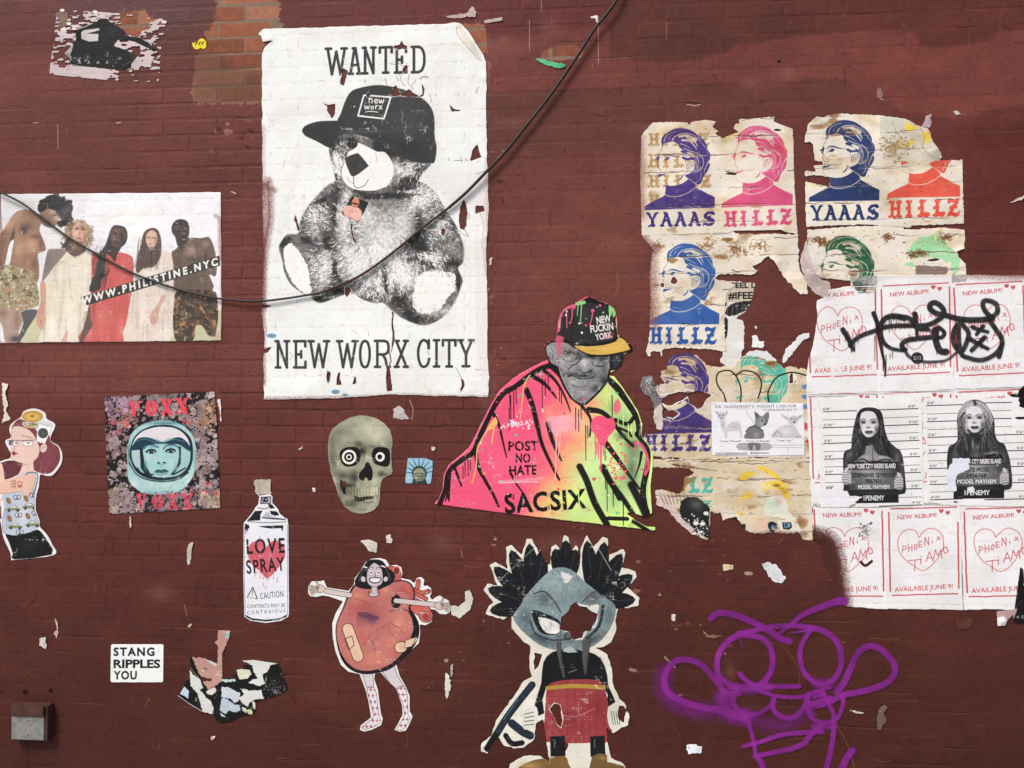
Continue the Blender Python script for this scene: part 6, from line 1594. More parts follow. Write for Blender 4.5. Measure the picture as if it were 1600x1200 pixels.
    cv.fill([(170,400),(185,330),(215,220),(250,165),(330,120),(385,110),(390,140),(370,165),(340,150),(260,190),(225,280),(215,400),(190,420),(180,450),(165,470)], P2, smooth=3); cv.fill([(165,455),(255,475),(250,520),(235,560),(230,660),(195,670),(180,600),(165,530)], P2,.85, smooth=3)
    for p, w_ in [([(350,150),(348,240),(330,325)],17),([(285,180),(288,300),(290,370)],14),([(575,185),(565,260),(545,335)],14)]: cv.line(p, w_, P2, smooth=4, w2=10)
    cv.fill([(385,95),(470,72),(498,85),(490,105),(440,118),(392,122)], G2, smooth=3); cv.line([(412,115),(410,170),(402,235)],13, G2, w2=8); cv.line([(452,110),(445,220),(435,325)],14, G2, w2=10); cv.fill([(750,130),(780,128),(820,180),(830,220),(800,260),(790,200),(775,240),(755,230)], G2, smooth=3)
    for (x, y, R, c) in [(575,182,20, P2),(655,125,16, P2),(500,342,13, P2),(452,318,11, P2),(545,335,12, P2),(455,425,13,(240,240,240)),(278,230,11,(240,240,240)),(290,190,8,(240,240,240)),(690,203,12,(100,190,160)),(620,142,10,(100,190,160)),(318,315,10, P2),(426,324,11,(236,240,236)),(500,270,7,(200,200,200)),(470,1155,16, P2),(840,1090,12,(110,200,160)),(645,1040,12,(110,200,160)),(125,1060,14, P2)]: cv.ell(x, y, R, R, c)
    TW = (226,222,218)
    cv.text('NEW', (622,328),(780,300),78, TW, weight=.04); cv.text("FUCKIN", (552,424),(806,388),78, TW, weight=.035); cv.text('YORK', (606,510),(794,478),70, TW, weight=.04)
    cv.fill([(700,440),(800,420),(800,480),(710,500)],(228,130,140),.35); cv.fill([(740,340),(800,320),(800,380)],(228,150,150),.35)
    cv.age(.06,.1)
    g = cv.rgb.mean(2, keepdims=True); cv.rgb[:] = np.clip(g + (cv.rgb - g) * .93,0,1)
    sheet(cv, 'blanket_man_paste_up', 'large paste-up of a man in a cap wrapped in a neon pink and green blanket', 'paste-up', level=4, bump=.22, curls=[(1010,808,22,.008),(682,790,10,.006),(985,815,10,.006)])
make_man()

# ---------------------------------------------------------------- portrait prints with blackletter words
PAPER = (230,221,204)


def portrait(cv, c, part='all', seed=0, line_c=None):
    """stencilled head in profile with a turtleneck, in source coordinates 0..918 x 0..960"""
    pale = line_c or (218,208,192)
    F = lambda p, s=3: cv.fill(p, c, .95, smooth=s)
    if part in ('all', 'head'):
        F([(262,265),(250,200),(262,150),(300,120),(330,95),(400,62),(480,58),(560,75),(620,110),(690,160),(730,210),(755,260),(760,300),(785,340),(788,400),(775,440),(782,480),(760,540),(720,590),(700,640),(680,680),(640,680),(560,630),(515,580),(560,560),
           (600,530),(625,480),(620,440),(590,410),(540,415),(515,420),(530,450),(515,440),(510,410),(475,390),(490,370),(540,390),(580,380),(520,350),(465,320),(480,300),(510,310),(450,270),(440,235),(380,205),(320,215),(275,225)])
        r = np.random.RandomState(seed + 4)
        for p, w_ in [([(280,200),(300,150),(350,110),(420,90)],9),([(330,180),(345,150),(370,130)],6),([(370,190),(400,150),(470,120),(560,120),(640,160),(690,220)],12),([(450,150),(540,140),(600,180),(650,260)],26),([(480,190),(560,200),(610,250),(640,290)],22),([(530,150),(590,160),(620,210)],24),
                      ([(460,230),(520,250),(580,290)],9),([(500,280),(560,310),(620,330),(650,390),(660,460),(640,500)],9),([(560,340),(620,370),(660,430),(650,500)],8),([(640,330),(700,380),(715,440),(690,520),(610,540)],10),([(700,230),(745,290),(770,360)],6),([(770,430),(730,520),(720,560)],10),([(690,560),(680,620),(640,660)],7),
                      ([(600,540),(625,520),(620,560)],6),([(630,540),(655,500),(650,560)],6),([(660,530),(690,490),(680,550)],6),([(620,420),(640,450),(630,520)],8),([(640,130),(680,170),(710,200)],5),([(500,340),(600,380),(640,420)],6)]:
            cv.line(p, w_, pale, .95, smooth=5, w2=w_ * .35)
        cv.fill([(520,150),(600,150),(650,190),(600,220),(560,190)], pale, .8, smooth=3); cv.fill([(540,320),(620,350),(600,380),(540,350)], pale, .9, smooth=3)
        # ear, eye, brow, nose, mouth, jaw
        cv.fill([(540,440),(570,420),(600,420),(615,450),(605,500),(580,540),(540,560),(520,520),(525,470)], pale, 1, smooth=4); cv.line([(535,520),(530,480),(560,440),(600,440),(605,480)],5, c, smooth=5); cv.line([(550,510),(560,470),(585,465),(575,500)],6, c, .8, smooth=4)
        F([(262,358),(300,340),(350,345),(400,365),(460,372),(400,374),(350,362),(300,352)],2); F([(288,400),(300,378),(330,372),(345,382),(330,400),(310,412)],2); cv.ell(304,388,6,6, pale)
        F([(205,375),(225,350),(230,372),(225,400),(215,430),(200,425),(210,400),(180,400)],2); cv.line([(262,262),(240,310),(215,350),(232,380)],4, c, .9, smooth=4)
        cv.line([(225,430),(215,470),(225,500),(245,520)],5, c, .8, smooth=4); F([(215,568),(235,560),(260,562),(310,556),(270,575),(235,590),(218,600)],2); cv.line([(230,545),(300,548),(380,552),(425,540)],4, c, .8, smooth=4)
        cv.line([(220,610),(228,650),(260,680),(300,690)],4, c, .6, smooth=4); F([(430,635),(460,610),(480,580),(492,562),(488,590),(470,620),(445,635)],2); cv.line([(505,560),(515,600)],5, c)
        cv.line([(230,375),(280,368),(340,352),(420,368),(480,374)],3, c, .7, smooth=4)
    if part in ('all', 'body'):
        F([(300,685),(360,695),(430,690),(490,665),(540,630),(550,620),(625,680),(632,715),(760,790),(840,828),(838,945),(62,957),(66,912),(180,850),(290,800)],0)
        cv.line([(550,615),(590,645),(625,668)],5, pale); cv.line([(292,785),(330,806),(400,814),(480,800),(560,765),(632,712)],7, pale, smooth=5)


SRC3 = [(62,957),(840,945),(480,58)]


def weather(cv, seed, amt=1.0):
    """old wheat-pasted paper: yellowed, cracked along the joints, spotted with rust-brown stains"""
    cv.age(.12,.5,(214,188,148), seed)
    r = np.random.RandomState(seed); h, w = cv.H, cv.W
    m = np.clip((fbm(h, w, 22,4, seed + 5,2) - .60) * 9,0,1) * np.clip((fbm(h, w, 110,3, seed + 6) - .42) * 4,0,1) * .75 * amt * np.clip((cv.rgb.mean(2) - .4) * 4,.25,1)
    cv.rgb += (C3((138,96,56)) - cv.rgb) * m[..., None]
    m = np.clip((fbm(h, w, 40,5, seed + 8,1.5) - .5) * 6,0,1) * .6 * np.clip((cv.rgb.mean(2) - .5) * 4,.12,1)
    cv.rgb += (C3((226,222,218)) - cv.rgb) * m[..., None]
    # horizontal cracks at the joints
    A = cv.A.copy(); sc = cv.sc; cv.A = np.array([[1.,0,0],[0,1.,0]]); cv.sc = cv.k
    xw = cv.X0 + (cv.X1 - cv.X0) * r.rand(14)
    for k in range(60):
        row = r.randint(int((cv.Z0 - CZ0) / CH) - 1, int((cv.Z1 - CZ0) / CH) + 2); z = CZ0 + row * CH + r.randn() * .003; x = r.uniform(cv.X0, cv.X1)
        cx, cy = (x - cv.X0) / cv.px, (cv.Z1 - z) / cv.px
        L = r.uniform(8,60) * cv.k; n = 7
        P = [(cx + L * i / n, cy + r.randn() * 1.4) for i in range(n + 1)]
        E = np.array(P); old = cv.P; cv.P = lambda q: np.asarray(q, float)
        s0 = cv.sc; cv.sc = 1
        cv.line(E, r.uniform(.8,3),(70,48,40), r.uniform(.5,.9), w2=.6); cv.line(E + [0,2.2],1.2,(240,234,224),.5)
        cv.sc = s0; cv.P = old
    cv.A = A; cv.sc = sc
    for i in range(int(40 * amt)):
        x, y = r.uniform(0, w), r.uniform(0, h); y0 = int(y); x0 = int(x)
        cv.rgb[max(0, y0 - 1):y0 + 1, max(0, x0 - 2):x0 + 2] *= .55
    np.clip(cv.rgb, 0,1, out=cv.rgb)


def make_prints():
    PU, PI, NA, RE, BU, GR, TL = (66,50,124),(214,80,128),(34,50,98),(222,84,68),(44,86,160),(34,92,66),(80,178,156)
    # --- upper left pair
    cv = Canvas(998,178,1254,376, PAPER)
    cv.view(1000,180,6.316)
    cv.paper(rough([(14,220),(40,170),(130,78),(300,68),(470,78),(490,108),(505,72),(640,50),(757,66),(715,118),(782,166),(740,182),(760,205),(820,240),(890,200),(980,170),(925,140),(940,92),(985,84),(970,40),(1070,44),(1200,32),(1332,18),(1320,66),(1380,96),(1508,142),(1514,300),(1525,700),(1556,1176),(1440,1160),(1390,1134),(1200,1140),(930,1146),(862,1180),(500,1184),(20,1190),(12,900),(4,600)],3,14,5))
    cv.fill([(800,214),(900,190),(990,164),(960,200),(840,262),(800,256)],(236,218,160)); cv.blob(250,320,260,240,(222,190,140),.6)
    GO = (168,132,74)
    for i, (y, h) in enumerate([(180,130),(384,140),(590,130),(790,110)]): black(cv, 'HILLZ', 80,690 + i * 10, y, h, GO, a=.75, rag=2, seed=i)
    cv.affine(SRC3,[(1007,329),(1117,325),(1066,201)]); portrait(cv, PU, line_c=(214,196,166))
    cv.affine(SRC3,[(1127.5,325),(1239,321),(1185,197)]); portrait(cv, PI)
    cv.view(1000,180,6.316); black(cv, 'YAAAS', 58,742,962,145, PU, dy=-12, rag=2); black(cv, 'HILLZ', 830,1504,950,158, PI, dy=-30, rag=2, seed=4)
    weather(cv, 11)
    cv.tear([(840,574),(900,566),(968,584),(930,600),(860,590)],.5,3,3); cv.tear([(1300,150),(1360,140),(1420,160),(1340,164)],.5,3,4)
    cv.line([(4,240),(12,600),(20,1000)],60,(150,108,100),.8, soft=50, grain=1)
    cv.line([(30,60),(0,200)],40,(220,214,212),.8, soft=20)
    sheet(cv, 'portrait_print', 'weathered print of a purple and a pink profile portrait, lettered YAAAS HILLZ', 'poster', 'profile portrait prints', level=3, rub=.5, bump=.5, curls=[(1128,214,14,.008),(1240,190,20,.004),(1222,362,12,.006),(1015,195,14,.004)])
    # --- blue portrait below it
    cv = Canvas(998,355,1268,556, PAPER)
    cv.view(800,300,4)
    cv.paper(rough([(812,276),(900,270),(1100,262),(1390,252),(1400,262),(1600,264),(1786,264),(1790,400),(1796,480),(1840,560),(1850,640),(1800,640),(1770,610),(1720,560),(1660,470),(1640,440),(1600,400),(1560,440),(1500,470),(1540,500),(1500,520),(1400,515),(1300,518),(1260,540),(1290,560),(1400,580),(1340,640),(1330,760),(1330,900),(1340,1000),(1240,985),(1000,975),(940,990),(940,1060),(925,1000),(870,1000),(865,1060),(840,990),(858,940),(868,700),(862,500),(880,360),(830,300)],4,10,6))
    cv.affine(SRC3,[(1014,507.5),(1124,507),(1075,381)]); portrait(cv, BU)
    cv.view(800,300,4); black(cv, 'HILLZ', 862,1280,846,108, BU, dy=0, rag=1)
    weather(cv, 21)
    for (x, y, rx, ry) in [(915,340,26,20),(1210,335,40,26),(1545,340,50,22),(1350,300,30,8),(1430,380,60,24),(1310,410,50,14),(1390,350,30,20)]:
        for i in range(60): cv.ell(np.random.RandomState(i + x).normal(x, rx * .7), np.random.RandomState(i * 3 + x).normal(y, ry * .7),6,5,(132,88,48),.5)
    cv.tear([(1000,540),(1015,530),(1038,560),(1020,580),(990,570)],.5,3,3); cv.tear([(930,570),(952,574),(950,600),(932,596)],.5,3,4)
    cv.line([(866,380),(862,560),(872,800)],60,(130,84,78),.9, soft=44, grain=2); cv.line([(820,300),(870,360)],50,(130,84,78),.9, soft=30, grain=2)
    cv.fill([(1390,250),(1412,264),(1410,300),(1394,316),(1380,300),(1398,280)],(226,212,168), smooth=3)
    cv.blob(1200,1000,60,40,(226,220,208),.7)
    sheet(cv, 'portrait_print', 'weathered print of a blue profile portrait over the word HILLZ, ripped away at its right', 'poster', 'profile portrait prints', level=3, rub=.5, bump=.5, curls=[(1215,410,20,.008),(1150,305 + 70,8,.005),(1135,520,14,.005),(1020,560,8,.006)])
    # remnants under the blue one: bill with black lettering
    cv = Canvas(1118,425,1275,575,(224,222,220)); cv.view(800,300,4)
    cv.paper(rough([(1270,550),(1340,560),(1520,570),(1510,640),(1490,690),(1470,740),(1400,790),(1440,800),(1455,850),(1450,960),(1420,1090),(1360,1110),(1300,1060),(1330,980),(1326,800),(1324,740),(1345,700),(1330,660),(1300,600)],4,9,8))
    cv.fill([(1290,540),(1540,540),(1540,690),(1330,690)],(206,192,174))
    cv.text('I FEEL LIKE', (1342,602),(1600,600),34,(30,30,32), weight=.03); cv.text('#IFEEL', (1352,670),(1540,668),44,(30,30,32), weight=.03)
    cv.fill(rough([(1330,760),(1350,720),(1400,690),(1500,680),(1470,740),(1400,770),(1360,780)],4,10,2),(38,38,40)); [cv.line([(1350 + 30 * i, 700),(1345 + 30 * i, 770)],5,(150,148,146),.5) for i in range(5)]
    cv.fill([(1326,790),(1350,800),(1345,900),(1328,910)],(40,42,40), smooth=2); cv.age(.1,.2)
    sheet(cv, 'bill_remnant', 'torn remnant of a pale bill with black hashtag lettering beside the blue portrait', 'poster remnant', level=1.5, bump=.5, curls=[(1160,545,16,.005)])
    for nm, pts, lab in [('a', [(1500,900),(1530,895),(1550,940),(1580,930),(1570,980),(1500,970)], 'white fleck of paper inside the wide tear left of the heart posters'),
                         ('b', [(1460,1020),(1480,1000),(1530,990),(1600,1000),(1650,1050),(1640,1100),(1560,1060),(1500,1080)], 'ragged white strip just above the teal-haired portrait'),
                         ('d', [(1650,398),(1730,408),(1792,455),(1808,522),(1780,532),(1740,480),(1690,455)], 'white torn flap at the upper right of the wide tear'),
                         ('e', [(1690,1060),(1710,985),(1760,940),(1790,900),(1862,878),(1862,905),(1800,950),(1740,1030),(1700,1075)], 'thin tan torn strip running up to the left edge of the heart bills'),
                         ('c', [(1516,840),(1526,830),(1532,856),(1520,864)], 'tiny white fleck in the upper part of the wide tear')]:
        p = np.array(pts) / 4 + [800,300]; cv = Canvas(p[:, 0].min() - 4, p[:, 1].min() - 4, p[:, 0].max() + 4, p[:, 1].max() + 4,(226,226,228)); cv.view(800,300,4); cv.paper(rough(pts, 5,7,3)); cv.age(.1)
        sheet(cv, 'paper_scrap', lab, 'paper scrap', 'paper scraps on the wall', level=1.2)
    # --- upper right pair
    cv = Canvas(1250,172,1512,362, PAPER); cv.view(1200,0,4)
    cv.paper(rough([(225,892),(250,780),(310,728),(352,735),(415,714),(540,716),(720,725),(860,745),(950,792),(1000,812),(1030,900),(1086,985),(1070,1008),(1140,1002),(1200,1004),(1216,985),(1218,1200),(1226,1400),(1080,1406),(900,1412),(890,1425),(700,1415),(680,1410),(600,1405),(420,1412),(240,1420),(234,1300),(234,1135),(385,1175),(388,1110),(290,1096),(232,1104),(232,1070),(300,1078),(280,1040),(345,1035),(340,1012),(292,1006),(282,905),(262,888)],3,12,7))
    cv.fill([(234,1132),(300,1150),(390,1176),(370,1190),(300,1180)],(232,216,160))
    cv.affine(SRC3,[(1263.8,315.5),(1374,313.8),(1323,188.5)]); portrait(cv, NA)
    cv.affine(SRC3,[(1386,310),(1500,308),(1445,182)]); portrait(cv, RE)
    cv.view(1200,0,4)
    flap = [(700,730),(860,745),(950,792),(1000,812),(1030,900),(1086,985),(1060,1010),(1020,1004),(1010,1030),(960,1060),(880,1080),(850,1040),(830,1010),(720,1000),(700,860)]
    cv.fill(rough(flap, 3,14,2),(206,202,188)); cv.fill([(830,1006),(880,1018),(840,1036)], RE, .8); cv.fill([(850,1060),(1010,1010),(1000,1040),(930,1070)],(222,214,198))
    for p in [[(860,765),(900,790),(940,800),(880,826),(856,810)],[(880,880),(910,885),(890,915),(868,905)],[(826,880),(850,910),(838,935)],[(960,830),(1000,840),(1010,880),(980,900)]]: cv.fill(p, (236,210,76), smooth=2)
    black(cv, 'YAAAS', 268,694,1384 - 1 - 0,100, NA, dy=0, rag=1) if False else None
    cv.view(1200,300,4); black(cv, 'YAAAS', 264,694,84,98, NA, dy=-6, rag=1); black(cv, 'HILLZ', 752,1200,56,112, RE, dy=-16, rag=2)
    weather(cv, 31)
    cv.view(1200,0,4)
    for i in range(160):
        r = np.random.RandomState(i); cv.ell(r.normal(790,50), r.normal(920,44), r.uniform(3,12), r.uniform(2,7),(146,108,60),.6)
    cv.line([(775,760),(800,820),(840,870),(900,900),(960,960),(1020,990)],3,(150,144,132),.8, smooth=5); cv.line([(950,800),(975,860),(965,930),(1030,990),(1080,1000)],4,(130,124,114),.8, smooth=4, soft=2)
    sheet(cv, 'portrait_print', 'weathered print of a navy profile portrait beside a half-covered orange-red one', 'poster', 'profile portrait prints', level=3, rub=.5, bump=.5, curls=[(1460,235,30,.016),(1448,208,20,.008),(1272,185,12,.005),(1290,292,12,.008),(1262,268,6,.004)])
    # --- green portrait, half a stencilled pale green one
    cv = Canvas(1252,350,1516,470, PAPER); cv.view(1200,300,4)
    cv.paper(rough([(244,240),(400,225),(620,216),(845,214),(850,236),(900,238),(1080,225),(1228,238),(1228,355),(1180,372),(1190,410),(1236,450),(1240,560),(900,600),(560,640),(520,560),(400,545),(330,540),(300,520),(262,400),(244,300)],3,12,9))
    cv.affine(SRC3,[(1264,497),(1374,496),(1322,369)]); portrait(cv, GR, 'head')
    cv.view(1200,300,4)
    PG = (150,214,160)
    for p in [[(890,340),(960,280),(1060,270),(1110,320),(1170,370),(1200,430),(1190,500),(1150,520),(1140,440),(1060,420),(990,400),(920,420),(870,380)],[(850,450),(900,440),(930,480),(880,470)]]: cv.fill(rough(p, 6,12,2), PG, .85, smooth=2)
    weather(cv, 41)
    for (x, y) in [(320,300),(350,320),(750,285),(1110,290),(900,395),(960,385)]:
        for i in range(60): r = np.random.RandomState(i + x); cv.ell(r.normal(x, 22), r.normal(y, 12),6,5,(112,72,40),.55)
    cv.fill(rough([(920,460),(1120,470),(1125,500),(1100,520),(920,520)],4,12,3),(128,104,98),.9)
    cv.tear([(980,430),(1050,416),(1086,428),(1040,436)],.5,4,5); cv.tear([(800,310),(860,318),(900,318),(850,324)],.5,4,6, None)
    cv.fill([(1046,230),(1080,226),(1086,240),(1050,280),(1056,310),(1042,300)],(228,212,166), smooth=2)
    sheet(cv, 'portrait_print', 'weathered print of a dark green profile portrait beside a pale green smear', 'poster', 'profile portrait prints', level=3, rub=.5, bump=.5, curls=[(1500,395,12,.006),(1466,360,8,.006),(1275,430,14,.006)])
    cv = Canvas(1242,375,1305,475,(206,192,190)); cv.view(1200,300,4)
    cv.paper(rough([(200,440),(215,380),(240,300),(262,360),(300,440),(330,545),(390,570),(400,640),(360,668),(300,640),(250,590),(225,540)],4,10,3)); cv.age(.2,.4)
    for i in range(14): cv.line([(220 + i * 8,400 + i * 10),(240 + i * 8,560)],3,(150,128,124),.5)
    sheet(cv, 'bill_remnant', 'crumpled pinkish-white paper strip hanging between the two columns of portrait prints', 'poster remnant', level=1.8, bump=.7, curls=[(1270,430,20,.008)])
    # --- lower prints: purple head torn through, teal hair at its right
    cv = Canvas(998,548,1276,728,(214,198,170)); cv.view(1000,540,3.87)
    cv.paper(rough([(130,150),(170,150),(165,105),(200,60),(290,46),(350,60),(400,120),(470,128),(560,130),(600,90),(640,60),(720,70),(800,90),(830,100),(860,130),(940,130),(1030,150),(1040,300),(1040,680),(900,684),(700,676),(440,690),(300,690),(200,680),(40,670),(20,600),(30,540),(140,520),(100,470),(150,440),(170,400),(130,350),(100,280),(60,250),(150,230),(120,190)],5,11,3))
    cv.affine(SRC3,[(1007,679),(1114,676),(1066,549)]); portrait(cv, PU, line_c=(210,190,156))
    cv.affine(SRC3,[(1128,675),(1237,672),(1190,549)]); portrait(cv, TL, 'head', line_c=(210,190,156))
    cv.view(1000,540,3.87); black(cv, 'HILLZ', 30,432,540,100, PU, rag=1)
    weather(cv, 51,1.6)
    cv.tear([(170,300),(260,282),(400,288),(440,300),(400,330),(380,370),(350,390),(330,370),(300,350),(290,310),(220,350),(160,362),(120,340)],3,7,2); cv.tear([(900,230),(905,190),(920,160),(925,230)],1,5,3); cv.tear([(935,220),(938,180),(950,230)],1,5,4)
    cv.tear([(150,400),(200,390),(240,410),(200,440),(160,430)],3,7,5)
    for p in [[(520,340),(505,290),(475,250),(462,200),(480,162),(540,152),(580,185),(605,240),(612,290),(608,340)],[(580,185),(620,155),(680,160),(720,190),(735,240),(715,320)],[(780,340),(776,280),(820,200),(880,170),(940,165),(1030,190)],[(750,690),(800,700),(850,690)]]: cv.line(p, 8,(26,24,24), smooth=6)
    for (x, y, c) in [(1000,250,(60,120,190)),(1000,310,(60,120,190)),(1000,370,(60,120,190)),(1005,480,(204,56,50)),(1015,500,(204,56,50)),(1020,580,(204,56,50)),(1000,540,(240,230,220))]: cv.ell(x, y, 22,14, c, .8)
    for i in range(30): cv.blob(60 + 40 * math.sin(i * 2.3),240 + 30 * math.cos(i * 1.7),14,20,(60,60,62) if i % 2 else (150,146,144),.5)
    sheet(cv, 'portrait_print', 'badly torn print of a purple profile portrait with teal hair beside it, under the flyer', 'poster', 'profile portrait prints', level=2, bump=.7, curls=[(1035,640,16,.006),(1235,595,12,.006),(1090,620,12,.008)])
    # --- lowest layer: teal LZ, yellow hair, scorched face
    cv = Canvas(1010,712,1280,850,(210,196,168)); cv.view(1000,540,3.87)
    cv.paper(rough([(70,690),(300,685),(440,692),(700,680),(1040,684),(1046,900),(1046,1180),(980,1170),(960,1130),(900,1140),(800,1130),(700,1140),(640,1120),(600,1060),(560,1040),(500,1060),(490,1010),(450,1020),(430,1000),(410,1180),(300,1130),(220,1060),(180,1000),(100,960),(90,880),(140,870),(230,900),(260,870),(270,800),(330,770),(300,745),(200,740),(80,736)],5,10,5))
    YE = (230,196,60)
    for p in [[(700,730),(740,730),(800,760),(840,800),(890,840),(905,900),(900,980),(870,900),(820,860),(770,830),(830,810),(760,770)],[(600,800),(640,760),(700,760),(660,800),(620,830)],[(740,840),(780,820),(840,860),(790,870),(730,890)],[(580,1010),(640,1020),(650,1030),(600,1028)],[(600,920),(650,880),(690,900),(640,930)]]: cv.fill(rough(p, 6,12,5), YE, .9, smooth=2)
    black(cv, 'LZ', 290,444,800,92, TL, rag=2); black(cv, 'Z', 370,440,936,40, TL)
    weather(cv, 61,1.6)
    cv.fill(rough([(240,1000),(250,940),(290,915),(350,920),(400,960),(425,990),(420,1040),(415,1170),(330,1120),(260,1060)],3,12,3),(34,36,36)); cv.blob(340,960,50,40,(96,98,98),.8,20)
    r = np.random.RandomState(7)
    for i in range(120): cv.ell(r.normal(350,60), r.normal(1100,36), r.uniform(2,9), r.uniform(2,8),[(222,222,222),(30,30,32)][i % 2],.9)
    for (x, y) in [(400,1015),(340,1075),(380,1078)]: cv.ell(x, y, 16,12,(228,230,228))
    cv.fill([(100,880),(140,880),(200,960),(260,1050),(330,1110),(290,1130),(220,1060),(150,1000)],(206,190,186),.9, smooth=2)
    for i in range(6): cv.line([(120 + i * 24,900),(150 + i * 20,960)],5,(110,70,62),.7)
    cv.fill(rough([(760,960),(800,910),(850,905),(890,940),(895,1000),(945,1050),(900,1060),(830,1040),(750,1030)],5,10,3),(220,222,208)); cv.blob(800,960,40,40,(170,214,190),.7); cv.blob(840,940,30,40,(180,120,90),.4)
    cv.fill([(700,1040),(770,1050),(780,1110),(690,1120)],(224,190,168),.8); cv.fill([(900,1050),(960,1080),(985,1160),(960,1130),(850,1120),(830,1060)],(228,222,212),.9)
    cv.fill([(775,1075),(800,1065),(830,1080),(828,1110),(800,1132),(778,1110)],(28,40,48), smooth=2); cv.ell(805,1098,14,12,(90,120,136)); cv.fill([(860,1070),(915,1068),(920,1100),(900,1116),(866,1110)],(26,34,40), smooth=1); cv.fill([(870,1076),(908,1076),(908,1098),(874,1104)],(96,150,178)); cv.ell(886,1088,9,9,(30,50,64))
    cv.line([(200,720),(330,740),(470,760)],8,(30,28,28),.8, w2=2); cv.line([(420,960),(500,990),(600,1050)],5,(210,214,220),.9); cv.fill([(600,1080),(640,1080),(636,1130),(610,1110)],(40,40,42)); cv.ell(575,1045,14,10,(40,44,50))
    cv.line([(1000,1140),(700,1146)],20, RED_LOW, .7, soft=16, grain=2); cv.line([(120,1060),(200,1080)],30,(90,60,52),.5, soft=20, grain=2)
    sheet(cv, 'portrait_print', 'lowest torn print with a yellow-haired head, teal letters LZ and a scorched black face', 'poster', 'profile portrait prints', level=1.2, bump=.7, curls=[(1104,835,12,.010),(1065,770,12,.006),(1250,838,10,.008),(1150,815,14,.005)])
    # --- crumpled grey patch left of the purple head
    cv = Canvas(996,580,1042,682,(120,116,116)); cv.view(1000,540,3.87)
    cv.paper(rough([(0,240),(20,190),(70,180),(90,230),(100,290),(130,340),(140,440),(136,520),(110,510),(80,440),(90,380),(60,310),(20,290)],4,9,3))
    for i in range(60): cv.line([(r.normal(60,26), r.normal(240,30)),(r.normal(60,26), r.normal(250,30))],4,[(60,58,60),(190,188,188)][i % 2],.6)
    cv.fill([(70,400),(140,340),(150,530),(90,520)],(214,204,196),.9, soft=3); cv.age(.1)
    sheet(cv, 'bill_remnant', 'crumpled grey and white paper remnant left of the torn purple portrait', 'poster remnant', level=3, bump=.8, curls=[(1020,650,14,.006)])


make_prints()


